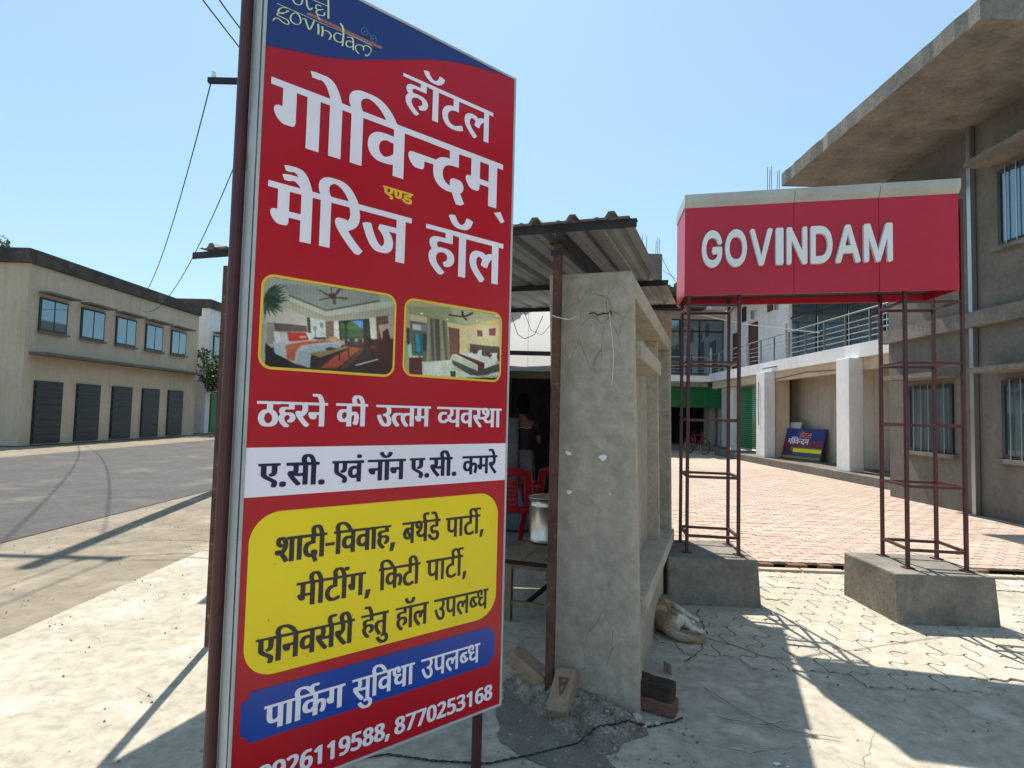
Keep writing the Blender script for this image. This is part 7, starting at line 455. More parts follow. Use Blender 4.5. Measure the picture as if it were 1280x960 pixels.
t|logo2|3413 25578 -31 -9 -32 -14 -24 -15 -18 -16 -21 -27 -20 -40 -9 -26 -9 -43 0 -22 3 -18 6 -14 12 -21 10 -13 13 -13 20 -14 15 -5 34 -1 31 9 35 17 29 21 18 17 13 20 20 46 2 9 4 11 1 11 3 9 0 14 -4 12 -16 20 -18 45 -12 23 -11 15 -21 12;3412 25551 4 2 17 -1 12 -11 6 -10 9 -20 11 -28 0 -3 -3 -2 -15 0 -34 -9 -23 -11 -16 -15 -8 -12 -11 -23 -13 -34 -7 -14 0 -12 4 -3 8 -4 7 5 14 25 16 40 8 15 8 8 16 10 28 8 15 1 8 3 9 -1 8 -3 2 -4 0 -14 -4 -17 -11 -31 -11 -23 -18 -25 -26 -19 -26 -14 -31 -12 -12 0 -8 -3 -6 0 -23 11 -23 23 -15 27 -3 15 0 25 6 29 14 40 9 17 14 20 18 19 20 13 29 15;3768 25449 -26 -5 -14 -6 -30 -18 -26 -26 -30 -40 -3 0 -11 18 -55 69 -3 3 -5 0 -6 -4 -4 -6 3 -8 58 -74 12 -21 0 -3 -10 -20 -6 -22 0 -32 3 -17 12 -29 15 -21 8 -8 18 -9 11 -2 31 -2 5 -20 0 -23 -3 -6 0 -34 -3 -9 0 -14 -3 -9 0 -8 -3 -9 -5 -43 -6 -17 0 -8 -4 -18 -4 -11 -4 -23 -13 -40 -1 -8 -5 -9 -15 -49 -5 -8 -37 -106 0 -6 6 -4 6 1 7 6 35 103 5 9 12 40 5 8 11 35 7 31 5 11 9 52 6 17 0 9 8 40 3 34 3 8 0 32 2 11 -2 23 1 14 37 11 23 11 22 21 13 20 9 17 11 29 7 23 3 14 0 17 -6 20 0 32 -6 31 -9 17 -8 9 -13 6 -14 4;3763 25423 5 1 34 0 11 -6 7 -7 3 -11 3 -14 -1 -23 -3 -1 -6 2 -46 0 -14 -3 -17 -9 -7 -6 -8 -12 -9 -17 -12 -34 -7 -11 -3 1 -37 55 26 39 26 29 14 10 23 12;3783 25340 19 1 17 -3 9 -7 4 -17 -9 -34 -20 -43 -8 -11 -10 -10 -17 -11 -26 -9 -12 0 -6 10 -4 17 -12 25 8 6 4 6 11 26 4 14 13 24 11 11;3643 25303 2 2 3 -1 38 -58 14 -29 6 -17 0 -6 -4 -4 -9 3 -11 0 -12 3 -18 18 -8 17 -6 23 0 32""".split('\n')]
GOV = {l.split('|')[0]: (float(l.split('|')[1]), l.split('|')[2]) for l in """G|0.520|242 1011 218 1006 182 991 130 950 91 900 51 820 21 720 5 620 5 585 0 570 0 430 5 415 10 345 31 240 51 180 86 110 110 75 158 27 178 13 222 -7 252 -13 288 -13 332 -2 382 27 432 78 474 150 504 245 520 350 520 495 514 530 505 545 492 552 292 552 280 545 271 530 265 495 265 410 276 365 292 352 397 352 403 350 405 330 379 260 337 213 302 198 272 192 222 203 192 222 172 243 151 275 120 365 110 430 110 570 126 660 156 735 182 772 232 801 258 807 302 801 334 785 360 760 384 720 406 640 422 618 495 620 509 640 515 685 489 805 444 900 425 925 374 975 328 1001 288 1012
O|0.550|248 1011 212 1001 182 986 135 945 108 917 86 885 51 815 21 715 5 620 5 580 0 565 0 435 5 420 5 380 31 245 51 185 86 115 110 80 162 27 182 13 227 -7 258 -13 292 -13 337 -2 388 27 444 85 464 115 499 185 529 285 545 380 545 420 550 435 550 565 545 580 540 655 519 755 499 815 449 910 415 950 378 981 337 1001 302 1011;260 805 282 807 312 801 365 770 384 745 404 710 419 670 435 600 435 555 440 540 435 405 424 350 409 305 384 255 348 217 322 203 277 193 242 198 218 208 197 222 161 265 141 305 126 350 115 405 115 445 110 460 115 600 126 650 151 720 187 770 206 785 238 801
V|0.560|22 999 6 978 1 948 5 918 221 23 230 8 242 0 322 1 334 13 344 33 539 848 559 943 554 978 538 999 467 1000 452 990 441 968 282 263 276 273 244 433 114 978 98 999
I|0.190|22 999 6 978 0 943 0 58 6 23 22 1 162 0 175 8 184 23 190 58 190 943 184 978 167 999
N|0.500|22 999 6 978 0 943 0 58 6 23 22 1 88 0 103 11 110 28 115 58 118 653 381 13 397 0 478 1 494 23 500 58 500 943 494 978 478 999 412 1000 397 990 390 973 385 943 382 348 119 988 103 1000
D|0.520|22 999 6 978 0 943 0 58 6 23 15 8 27 0 238 0 272 6 302 16 358 46 415 103 439 138 474 208 489 253 505 323 515 388 515 423 520 438 520 568 494 733 469 808 429 883 380 938 348 964 308 984 248 1000;122 798 227 800 277 789 308 774 340 748 364 713 394 633 405 558 405 443 389 353 369 298 350 268 312 231 272 211 252 206 218 200 128 200 120 208
A|0.580|248 999 226 973 81 393 5 83 1 53 6 23 15 8 27 0 98 0 112 11 119 23 172 248 397 250 409 243 466 13 482 0 558 1 574 23 579 53 575 83 354 963 344 988 332 999;288 743 294 733 316 618 355 463 353 453 348 450 222 453
M|0.660|22 999 6 978 0 943 0 58 11 13 27 0 88 0 103 11 110 28 115 58 118 618 276 33 288 11 302 0 362 1 379 23 538 603 540 58 546 23 562 1 638 1 654 23 660 58 660 943 649 988 632 1000 532 1000 520 993 511 978 371 453 332 291 326 298 304 403 149 978 140 993 128 1000""".split('\n')}
PIC1 = """168 168 150:-36 994 1020 1290 1052 -25 -4 -119
142 148 140:110 938 868 1057 866 922 443 710 173 822
96 101 93:165 832 443 716 871 934 871 910 443 695 169 809
188 185 168:169 809 443 695 871 910 990 944 991 869 445 637 182 751
166 161 141:182 751 445 637 991 869 994 771 844 718 438 574 185 649
150 140 130:27 504 312 522 442 578 453 347 35 247
186 179 166:17 607 192 659 306 597 314 500 78 490 28 492
95 80 68:75 489 304 498 308 429 88 399
60 55 50:302 594 325 596 344 355 318 424
198 202 198:325 596 440 584 448 384 341 354
120 135 140:398 557 422 555 426 493 404 495
150 140 125:351 504 375 509 380 466 350 461
90 80 70:363 463 368 464 373 372 368 371
45 38 35:355 369 443 389 446 358 360 339
132 101 86:438 577 506 593 513 367 456 366
216 213 198:502 596 544 601 559 366 511 371
42 50 46:541 601 791 681 810 310 558 312
72 106 52:556 591 598 563 640 622 732 647 741 458 564 403
52 82 42:558 517 739 523 741 445 564 403
95 150 215:640 620 733 648 739 552 707 557 675 597
150 133 115:577 392 769 429 772 305 604 313
40 38 35:588 612 607 616 616 347 598 344
40 38 35:734 654 758 661 770 370 748 367
45 40 38:628 400 671 414 678 317 639 318
45 40 38:698 411 733 417 739 339 704 334
212 207 187:785 688 842 708 859 421 805 426
172 167 142:844 718 999 771 1007 447 856 423
116 76 66:839 712 944 749 949 648 865 612 871 573 897 443 858 430
60 42 38:29 187 340 354 834 380 1027 204 1033 -27 38 -115
165 80 55:631 300 727 298 544 37 413 23 523 181
95 60 48:727 298 758 303 612 38 561 33
75 40 35:834 433 1011 464 1021 81 953 87 848 169
80 30 30:904 539 946 587 973 455 902 437
38 28 28:750 472 833 420 838 381 811 363 848 182 834 181 799 322 767 317 760 231 749 229
165 30 35:807 343 842 348 843 308 810 303
190 190 185:680 91 871 192 876 179 697 83
200 150 90:468 400 530 410 535 360 477 357
175 150 120:517 402 595 363 600 319 553 318 535 354
178 186 186:80 287 340 354 518 367 574 321 554 280 344 182 340 16 232 53 170 99 84 154
160 172 175:334 279 553 337 558 284 345 180 338 16 236 53 258 195
184 98 62:162 254 294 316 436 359 519 355 272 268 236 192 227 80 174 100
200 200 196:74 394 171 399 181 302 92 261
185 188 184:117 396 181 395 191 300 132 285
205 205 200:299 421 339 422 345 349 309 334
192 46 46:169 399 243 409 241 312 183 300
186 44 44:236 404 300 415 323 337 236 311
205 160 100:250 370 300 382 308 359 258 346
142 128 88:331 183 604 309 632 298 409 144
52 35 30:345 152 409 141 633 291 635 182 627 178 623 264 560 223 563 122 554 118 550 216 410 116 380 26 348 35
86 50 42:451 261 487 279 525 277 521 254 480 238 455 240
72 50 46:471 989 477 991 480 909 474 907
66 46 42:454 890 466 915 491 924 512 910 511 878 489 850 464 860
86 55 50:370 938 389 937 467 895 455 877
90 58 52:492 899 531 994 554 991 509 888
90 52 48:509 885 602 897 600 869 505 868
98 60 55:485 859 505 864 517 800 494 791
86 55 50:385 823 459 868 462 854 391 812
30 24 22:24 257 79 194 95 143 174 88 211 -4 34 -116
28 50 44:14 713 52 771 75 844 37 783
34 62 52:12 806 54 859 84 930 41 875
34 62 52:14 713 78 785 131 880 66 803
28 50 44:12 806 71 863 120 941 60 882
28 50 44:14 713 87 763 152 840 78 786
52 84 70:12 806 88 857 159 933 80 880
34 62 52:14 713 91 744 165 804 86 770
52 84 70:12 806 74 827 133 875 69 853
28 50 44:14 713 95 723 175 763 93 751
52 84 70:12 806 85 814 158 851 83 842
34 62 52:14 713 75 706 138 727 76 734
52 84 70:12 806 66 792 124 805 69 820
28 50 44:14 713 63 688 118 691 68 716
52 84 70:12 806 83 770 163 760 90 798
28 50 44:14 713 70 674 135 662 78 701
28 50 44:12 806 56 764 110 745 65 789
34 62 52:14 713 70 652 138 614 81 676
28 50 44:12 806 59 744 118 703 70 767
52 84 70:14 713 53 640 105 585 66 660
34 62 52:12 806 50 720 104 648 65 738
52 84 70:14 713 46 624 93 549 61 640
28 50 44:12 806 24 733 53 669 40 745
52 84 70:14 713 24 627 50 547 40 636
34 62 52:12 806 14 707 33 612 31 714
28 50 44:14 713 6 620 15 527 23 623
34 62 52:12 806 -4 717 -2 626 13 717"""
PIC2 = """176 166 128:-76 993 1063 1267 1087 45 -51 -58
150 150 112:3 911 974 1093 977 942 603 757 208 797 37 807
172 168 130:418 993 974 1080 977 948 622 767 512 776
196 180 140:37 807 208 797 210 717 39 724
210 190 140:401 772 622 761 631 340 426 242
222 180 110:622 761 977 942 979 866 623 725
200 186 140:622 731 979 868 996 490 638 449
110 98 82:32 722 202 716 215 170 59 219
120 130 130:56 688 194 691 196 601 62 594
190 195 195:60 677 141 681 145 608 65 605
28 110 120:75 557 152 559 180 217 103 213
60 150 160:92 548 120 551 145 320 109 315
50 60 55:160 560 201 567 207 329 170 324
60 64 56:2 622 34 616 43 395 16 391
126 122 98:200 801 400 789 445 245 281 173 206 186
84 82 72:229 796 250 794 290 179 264 174
78 76 66:275 794 318 794 349 198 306 184
92 88 72:353 789 374 790 422 236 396 221
152 146 118:204 796 225 798 235 190 208 187
150 142 112:327 792 346 793 387 220 362 205
116 78 60:417 704 527 701 541 342 468 324 443 256
96 62 48:513 702 533 701 543 346 529 340
190 200 180:157 175 470 248 491 109 808 20 162 -39
205 210 195:182 155 349 198 371 -20 186 -36
122 50 60:728 719 788 724 790 634 733 628
130 48 58:861 762 940 789 942 673 868 664
74 68 60:651 500 991 508 1006 289 653 373
70 72 66:465 247 744 117 991 250 1004 113 750 45 665 49 471 183
186 196 170:466 318 746 209 753 112 470 242
214 214 206:468 318 658 377 980 317 941 231 815 155 746 209
96 40 44:504 332 548 343 818 242 820 146 753 112 746 209
220 218 212:667 381 785 437 789 351 705 350
222 220 214:820 384 968 416 965 316 860 333
110 40 46:678 383 708 442 747 423 738 373 696 363
112 38 44:825 378 848 433 913 371 880 326
205 200 190:889 95 993 137 995 74 856 49
92 48 44:40 219 160 237 172 -38 46 -49
220 200 170:35 249 171 261 172 242 40 219
205 80 50:118 271 151 264 149 242 121 238
40 66 44:449 81 509 87 509 10 458 6
150 210 200:24 392 55 419 67 242 36 221
46 38 40:544 962 576 969 572 920 600 895 573 869 544 884 554 916
54 42 42:411 888 429 894 550 889 550 872 416 873
56 42 42:591 906 655 967 681 973 679 948 601 883
50 40 40:572 869 592 878 625 844 597 836
240 235 205:133 848 159 853 160 831 134 825
240 235 205:936 984 958 988 958 968 936 964
240 230 190:396 812 417 816 418 802 396 798
240 230 190:714 861 734 865 735 848 714 844"""
INK = {'w': m_white, 'y': m_gold, 'n': m_navyink, 'k': m_ink, 'c': m_cream, 'f': m_flute, 'd': m_fdark, 't': m_teal}

m_pic = bpy.data.materials.new('printed_photo'); m_pic.use_nodes = True
_n = m_pic.node_tree.nodes; _a = _n.new('ShaderNodeVertexColor'); _a.layer_name = 'print'; m_pic.node_tree.links.new(_a.outputs[0], _n['Principled BSDF'].inputs['Base Color']); _n['Principled BSDF'].inputs['Roughness'].default_value = .33
import numpy as np
def picture(name, data, box, place, parent, stripes, W=240, seed=1, label=None):
    """a photograph printed on the flex: a fine grid of ink colours in a rounded rectangle"""
    u0, u1, v0, v1 = box; H_ = int(W*(v1-v0)/(u1-u0)); rs = np.random.RandomState(seed)
    X, Y = np.meshgrid((np.arange(W)+.5)/W, (np.arange(H_)+.5)/H_); img = np.zeros((H_, W, 3))
    for ln in data.split('\n'):
        c, p = ln.split(':'); c = list(map(int, c.split())); p = list(map(int, p.split())); P = [(p[i]/999, p[i+1]/999) for i in range(0, len(p), 2)]
        xs = [q[0] for q in P]; ys = [q[1] for q in P]
        ins = np.zeros(X.shape, bool)
        for i in range(len(P)):
            x0, y0 = P[i]; x1, y1 = P[i-1]
            if y0 == y1: continue
            ins ^= ((y0 > Y) != (y1 > Y)) & (X < (x1-x0)*(Y-y0)/(y1-y0)+x0)
        cc = np.array(c, float)
        img[ins] = cc
    low = rs.rand(H_//6+2, W//6+2); iy = (np.arange(H_)/6); ix = np.arange(W)/6
    a = low[iy.astype(int)][:, ix.astype(int)]; b_ = low[iy.astype(int)+1][:, ix.astype(int)]; c_ = low[iy.astype(int)][:, ix.astype(int)+1]; fy = (iy % 1)[:, None]; fx = (ix % 1)[None]
    tex = a*(1-fy)*(1-fx)+b_*fy*(1-fx)+c_*(1-fy)*fx+low[iy.astype(int)+1][:, ix.astype(int)+1]*fy*fx
    img = img*(.95+.07*tex)[..., None]*(1+.035*rs.randn(H_, W))[..., None]
    if stripes: img *= (1-.05*((np.sin(X*260) > 0) & (Y > .62)))[..., None]
    for gx, gy, gr, ga in (((.70, .42, .16, 46), (.28, .52, .2, 26), (.5, .86, .3, 16)) if stripes else ((.86, .68, .2, 44), (.45, .2, .25, 26), (.62, .82, .3, 14))):
        img += ga*np.exp(-((X-gx)**2+(Y-gy)**2*.5)/gr**2)[..., None]*np.array([1, .93, .8])
    fine = rs.rand(H_, W); fine = (fine+np.roll(fine, 1, 0)+np.roll(fine, 1, 1))/3-.5; img *= (1+.22*fine*(Y < .5))[..., None]
    for ax in (0, 1): img = .22*np.roll(img, 1, ax)+.56*img+.22*np.roll(img, -1, ax)
    img = np.clip(255*(np.clip(img/255, 0, 1)**1.12)*1.06, 0, 255); img = np.clip(img/255, 0, 1); img = np.where(img <= .04045, img/12.92, ((img+.055)/1.055)**2.4)
    us = u0+(u1-u0)*np.arange(W+1)/W; vs = v0+(v1-v0)*np.arange(H_+1)/H_; r = .034
    def ok(i, j):
        u, v = (us[i]+us[i+1])/2, (vs[j]+vs[j+1])/2; du = max(u0+r-u, u-(u1-r), 0); dv = max(v0+r-v, v-(v1-r), 0); return du*du+dv*dv <= r*r
    b = MB(); b.v = [place(u, v) for v in vs for u in us]; cols = []
    for j in range(H_):
        for i in range(W):
            if ok(i, j):
                q = j*(W+1)+i; b.f.append((q, q+1, q+W+2, q+W+1)); b.m.append(0); cols.append(img[j, i])
    o = b.build(name, m_pic, parent, label=label); me = o.data
    at = me.color_attributes.new('print', 'FLOAT_COLOR', 'CORNER'); arr = np.ones((len(cols), 4, 4)); arr[:, :, :3] = np.array(cols)[:, None, :]
    at.data.foreach_set('color', arr.ravel()); return o

# ------------------------------------------------------------------ the tall hotel sign
BW, BH = 1.046, 2.655
bd_ = Vector((.767, .642, 0)).normalized(); bn = Vector((bd_.y, -bd_.x, 0)); b0 = Vector((-.014, 2.44, .305))-bd_*BW
def onboard(d): return lambda u, v: b0+bd_*u+Vector((0, 0, v))+bn*d
BT = .10
sign = root('hotel_sign', 'tall red flex sign board with white Hindi lettering and two bedroom photos, nearest the viewer', 'sign board', b0+bd_*BW/2-Vector((0, 0, b0.z)))
fr = .009
def bbx(mb, u0, u1, d0, d1, v0, v1): mb.box(b0+bd_*(u0+u1)/2+bn*(d0+d1)/2+Vector((0, 0, (v0+v1)/2)), (u1-u0, abs(d1-d0), v1-v0), (bd_, bn, Vector((0, 0, 1))))
mb = MB(); bbx(mb, fr, BW-fr, -.012, 0, fr, BH-fr); mb.build('sign_panel', m_red, sign)
mb = MB(); bbx(mb, fr, BW-fr, -BT+.004, -.02, fr, BH-fr); mb.build('back_panel', m_frame, sign)
for nm, a in (('left', (0, fr, -BT, .004, 0, BH)), ('right', (BW-fr, BW, -BT, .004, 0, BH)), ('top', (fr, BW-fr, -BT, .004, BH-fr, BH)), ('bottom', (fr, BW-fr, -BT, .004, 0, fr))):
    mb = MB(); bbx(mb, *a); mb.build('frame_side', m_frame, sign, bevel=.0015)
# left side is clad in a thin buckled sheet
sk = MB(); n_ = 30; vs = []; fs = []
for i in range(n_+1):
    v = BH*i/n_
    for j in range(4):
        d = -BT-.012+(BT+.008)*j/3; w_ = -.003-.004*abs(noise.noise((v*2.3, j*.6, 1)))-(.006*max(0, sin(v*7)) if v > 2 else 0)*(1 if j in (1, 2) else 0)
        vs.append(b0+bd_*w_+bn*d+Vector((0, 0, v)))
for i in range(n_):
    for j in range(3): q = i*4+j; fs.append((q, q+4, q+5, q+1))
sk.add(vs, fs); sk.build('side_sheet', m_frame, sign, smooth=True)
# posts
pl = MB(); P = b0+bd_*(-.026)-bn*(BT-.004); pl.tube([P-Vector((0, 0, b0.z+.2)), P+Vector((0, 0, BH+.35))], .019, 14); pl.build('post', m_maroon, sign, smooth=False)
pr = MB(); P = b0+bd_*(BW-.024)-bn*(BT+.026); pr.tube([P-Vector((0, 0, b0.z+.2)), P+Vector((0, 0, BH+.035))], .022, 14)
po = pr.build('post', m_maroon, sign)
cp = MB(); cp.lathe([(0.001, .04), (.018, .037), (.026, .026), (.028, .005), (.028, -.012)], P+Vector((0, 0, BH+.03)), 14); cp.build('post_cap', m_wood_dark, po, smooth=True)
hk = MB(); Q = b0+bd_*(BW+.002)-bn*.03+Vector((0, 0, BH-.47)); hk.tube([Q, Q+bd_*.012+Vector((0, 0, .0)), Q+bd_*.016+Vector((0, 0, .025)), Q+bd_*.006+Vector((0, 0, .03))], .0035, 6); hk.build('hook', m_angle, sign)
# printed areas
hc = [(0.009, 2.346), (.1024, 2.3688), (.2057, 2.3913), (.2986, 2.4225), (.4441, 2.4844), (.5936, 2.55), (.7016, 2.5882), (.8172, 2.6171), (.9409, 2.6385), (1.037, 2.6455), (1.037, 2.646), (.009, 2.646)]
print_obj('header_band', [hc], onboard(.0012), m_blue, sign)
print_obj('white_band', [[(fr, .921), (BW-fr, .921), (BW-fr, 1.0735), (fr, 1.0735)]], onboard(.0012), m_white, sign)
print_obj('yellow_panel', [rrect(.0295, 1.004, .370, .8725, .095, 12)], onboard(.0012), m_yel, sign)
u0, u1, v0, v1, k = .029, 1.005, .180, .332, .022
def notch(cx, cy, a0, a1, r=.026): return [(cx+r*cos(radians(a0+(a1-a0)*i/5)), cy+r*sin(radians(a0+(a1-a0)*i/5))) for i in range(6)]
print_obj('blue_banner', [notch(u1, v0, 180, 90)+notch(u1, v1, 270, 180)+notch(u0, v1, 360, 270)+notch(u0, v0, 90, 0)], onboard(.0012), m_royal, sign)
WORDS = []
for i, (c, lay, s_) in enumerate(PRINT):
    lo = parse(s_); WORDS.append((c, lay, lo))
    if c == 'f': nm, d = 'flute', .0024
    elif c == 'd': nm, d = 'flute_hole', .0036
    elif c == 't': nm, d = 'feather', .0042
    elif c == 'c': nm, d = 'logo_lettering', .003
    else: nm, d = 'lettering', .0024
    for part_lo in ([[l] for l in lo] if c == 'd' else [lo]): print_obj(nm, part_lo, onboard(d), INK[c], sign)
for bx, dt, st in (((.0307, .504, 1.3185, 1.6205), PIC1, True), ((.5366, 1.0006, 1.3269, 1.619), PIC2, False)):
    a, b, c, d = bx; print_obj('photo_border', [rrect(a, b, c, d, .042)], onboard(.0012), m_gold, sign)
    picture('printed_photo', dt, (a, b, c, d) if False else bx, onboard(.0024), sign, st) if False else None
    e = .0085
    o = picture('printed_photo', dt, (a+e, b-e, c+e, d-e), onboard(.0024), sign, st, label='printed photo of a bright bedroom with ceiling fan and balcony' if st else 'printed photo of a small bedroom with curtain and fan')

sk = MB()
for i in range(46):
    u = R.uniform(.05, .6) if i < 34 else R.uniform(.6, .98); v = R.uniform(.38, .5) if i < 30 else R.uniform(.38, .86); q = R.uniform(.0007, .0022); pl_ = onboard(.0032)
    sk.add([pl_(u+q*cos(a)*R.uniform(.6, 1.3), v+q*sin(a)) for a in (0, 1.3, 2.5, 3.8, 5)], [(0, 1, 2, 3, 4)])
sk.build('dirt_speck', m_rust, sign, kind='stuff')
# ------------------------------------------------------------------ the concrete wall with ledges
A0 = Vector((.688, 3.0, 0)); wd = Vector((.333, .943, 0)).normalized(); wn_v = Vector((wd.y, -wd.x, 0)); WL, WT = 2.31, .45
def W_(s, t, z):
    lean = -.07*(z/2.27)*(1-.5*s/2.3)
    return A0+wd*s+wn_v*t+Vector((lean, 0, z*(1-.012*s)))
def wbox(mb, s0, s1, t0, t1, z0, z1, ns=1, nz=1):
    vs = []
    for s_, t_ in ((s0, t0), (s1, t0), (s1, t1), (s0, t1)): vs.append(W_(s_, t_, z0))
    for s_, t_ in ((s0, t0), (s1, t0), (s1, t1), (s0, t1)): vs.append(W_(s_, t_, z1))
    mb.add(vs, [(0, 1, 2, 3), (7, 6, 5, 4), (4, 5, 1, 0), (5, 6, 2, 1), (6, 7, 3, 2), (7, 4, 0, 3)])
cw = root('concrete_wall', 'free standing grey cement wall with ledges and recess, roof sheet above it', 'concrete wall', A0)
mb = MB()   # wall body: front pier face made as a gently uneven plastered surface
NX, NZ = 24, 60
def face(s, t, z):
    p = W_(s, t, z); return p
grid = []
for j in range(NZ+1):
    z = -.05+(2.27+.05)*j/NZ
    for i in range(NX+1):
        t = -WT*i/NX; p = W_(0, t, max(z, -.05)); e = .010*noise.noise((t*5, z*2.2, 0))+.005*noise.noise((t*14, z*9, 4))
        if z < .7: e += .01*(.7-z)
        grid.append(p-wd*(max(.002, e+.012) if 0 < i < NX and j < NZ else .001))
mb.add(grid, [(j*(NX+1)+i, (j+1)*(NX+1)+i, (j+1)*(NX+1)+i+1, j*(NX+1)+i+1) for j in range(NZ) for i in range(NX)])
mb.build('end_face', m_wall, cw, smooth=True)
mb = MB(); wbox(mb, .012, WL-.15, -WT, -.135, -.05, 2.262); mb.build('wall_core', m_wall, cw)
mb = MB(); wbox(mb, 0, .1, -.137, 0, -.05, 2.27); mb.build('edge_pier', m_wall_pale, cw, bevel=.008)
mb = MB(); wbox(mb, .1, WL, -.14, .0, 2.15, 2.266); mb.build('top_slab', m_wall_pale, cw, bevel=.006)
mb = MB(); wbox(mb, .102, 1.12, -.14, .03, 1.82, 1.915); mb.build('upper_ledge', m_wall_pale, cw, bevel=.006)
mb = MB(); wbox(mb, .102, WL-.14, -.14, .03, .47, .56); mb.build('lower_ledge', m_wall_pale, cw, bevel=.006)
mb = MB(); wbox(mb, 1.62, 1.68, -.14, -.045, .56, 2.15); mb.build('fin', m_wall_pale, cw, bevel=.004)
mb = MB(); wbox(mb, WL-.14, WL, -WT, .0, -.05, 2.15); mb.build('far_pier', m_wall, cw, bevel=.008)
mb = MB(); wbox(mb, .102, WL-.142, -.14, -.04, -.05, .468); mb.build('lower_panel', m_wall, cw)
# paint flakes and corner bead
for (t, z, r_) in ((-.345, 1.30, .021), (-.165, 1.28, .026), (-.35, 1.09, .02), (-.13, 1.10, .006), (-.3, 1.2, .004)):
    k = MB(); n = 9; pts = []
    for i in range(n):
        a = 2*pi*i/n; rr = r_*R.uniform(.45, 1.5); pts.append(W_(0, t+rr*cos(a)*.8, z+rr*sin(a)*.62)-wd*.029)
    c_ = W_(0, t, z)-wd*.030; k.add([c_]+pts, [(0, i+1, (i+1) % n+1) for i in range(n)]); k.build('paint_flake', m_flake, cw)
# white cable hanging down the face, and the strap from the post
cb = MB(); cb.tube([W_(-.027, t, z) for t, z in ((-.12, 2.06), (-.115, 2.0), (-.105, 1.9), (-.1, 1.82), (-.105, 1.74), (-.112, 1.66))], .0022, 6)
cb.build('hanging_cable', m_wire_w, cw, smooth=True)
cb = MB(); cb.tube([W_(-.029, t, z) for t, z in ((-.225, 2.045), (-.2, 2.05), (-.18, 2.035), (-.15, 2.045), (-.125, 2.04), (-.115, 2.06), (-.105, 2.035))], .0035, 6)
cb.build('cable_knot', m_wire, cw, smooth=True)

# post holding the roof in front of the wall
POST = Vector((.232, 3.065, 0))
sp = root('roof_post', 'rusty brown square steel post beside the cement wall', 'post', POST)
mb = MB(); mb.box(POST+Vector((0, 0, 1.2)), (.042, .042, 2.44), (wd, wn_v, Vector((0, 0, 1)))); o = mb.build('tube', m_rust, sp, bevel=.003)
mb = MB(); mb.box(POST+Vector((0, 0, 2.425)), (.05, .085, .004), (wd, wn_v, Vector((0, 0, 1)))); mb.box(POST+Vector((0, 0, 2.37))-wd*.023, (.004, .07, .03), (wd, wn_v, Vector((0, 0, 1)))); mb.build('bracket', m_angle, sp)
mb = MB(); mb.tube([POST+Vector((-.03, -.03, 2.03)), POST+Vector((0, -.027, 2.02)), POST+Vector((.06, -.05, 2.005)), W_(-.03, -.3, 2.03)], .003, 6); mb.build('tied_strap', m_wire_w, sp)

# ------------------------------------------------------------------ corrugated roof
roof = root('corrugated_roof', 'galvanised trapezoid sheet roof on dark steel angles above the stall', 'roof', (-.6, 4.3, 0))
RP = Vector((.57, 2.83, 0)); rx_ = -wn_v
def Rf(s, t, h=0): # s along ribs (away), t to the left
    z = 2.497+.052*s+.012*t+h; return RP+wd*s+rx_*t+Vector((0, 0, z))
def ribsheet(s0, s1, t0, t1, off=0, pitch=.2):
    prof = []; t = t0
    while t < t1:
        prof += [(t, 0), (t+.055, 0), (t+.075, .03), (t+.105, .03), (t+.125, 0)]; 
        prof += [(t+.15, .0), (t+.158, .005), (t+.17, .005), (t+.178, 0)]; t += pitch
    prof.append((t, 0)); b = MB(); n = len(prof); ns_ = 6
    for k in range(ns_+1):
        s = s0+(s1-s0)*k/ns_
        for t, h in prof: b.v.append(Rf(s, t, h+off+.004*noise.noise((s, t*2, 0))))
    for k in range(ns_):
        for i in range(n-1): q = k*n+i; b.f.append((q, q+1, q+n+1, q+n)); b.m.append(0)
    return b
ribsheet(-.03, 1.95, .0, 1.01, .0).build('roof_sheet', m_sheet, roof)
ribsheet(-.03, 1.95, 1.0, 2.8, .006).build('roof_sheet', m_sheet, roof)
ribsheet(1.85, 3.35, -.03, 1.01, -.008).build('roof_sheet', m_sheet, roof)
ribsheet(1.85, 3.35, 1.0, 2.8, -.002).build('roof_sheet', m_sheet, roof)
for s, ta in ((.02, -.03), (1.78, -.05), (3.16, -.04)):
    b = MB(); b.bar(Rf(s, ta, -.024), Rf(s, 2.9, -.024), .006, .045); b.bar(Rf(s, ta, -.006)+wd*.02, Rf(s, 2.9, -.006)+wd*.02, .04, .005); b.build('angle_purlin', m_angle, roof)
for t in (.36, 1.9):
    b = MB(); b.bar(Rf(.0, t, -.068), Rf(3.2, t, -.068), .045, .04); b.build('rafter', m_angle, roof)
# rear support of the roof, behind the wall
sup = root('rear_pier', 'plain cement pier carrying the back of the sheet roof', 'pier', (1.42, 5.78, 0))
mb = MB(); mb.bb(1.2, 1.57, 5.68, 5.88, -.05, 2.5); mb.build('pier_body', m_wall, sup, bevel=.01)
for q in (Rf(.03, 2.6), Rf(3.16, 2.6)):
    pp = root('roof_post', 'thin brown steel post at the %s left corner of the sheet roof' % ('front' if q.y < 5 else 'rear'), 'post', (q.x, q.y, 0)); mb = MB(); mb.box((q.x, q.y, 1.2), (.042, .042, 2.44 if q.y < 5 else 2.6)); mb.build('tube', m_rust, pp)

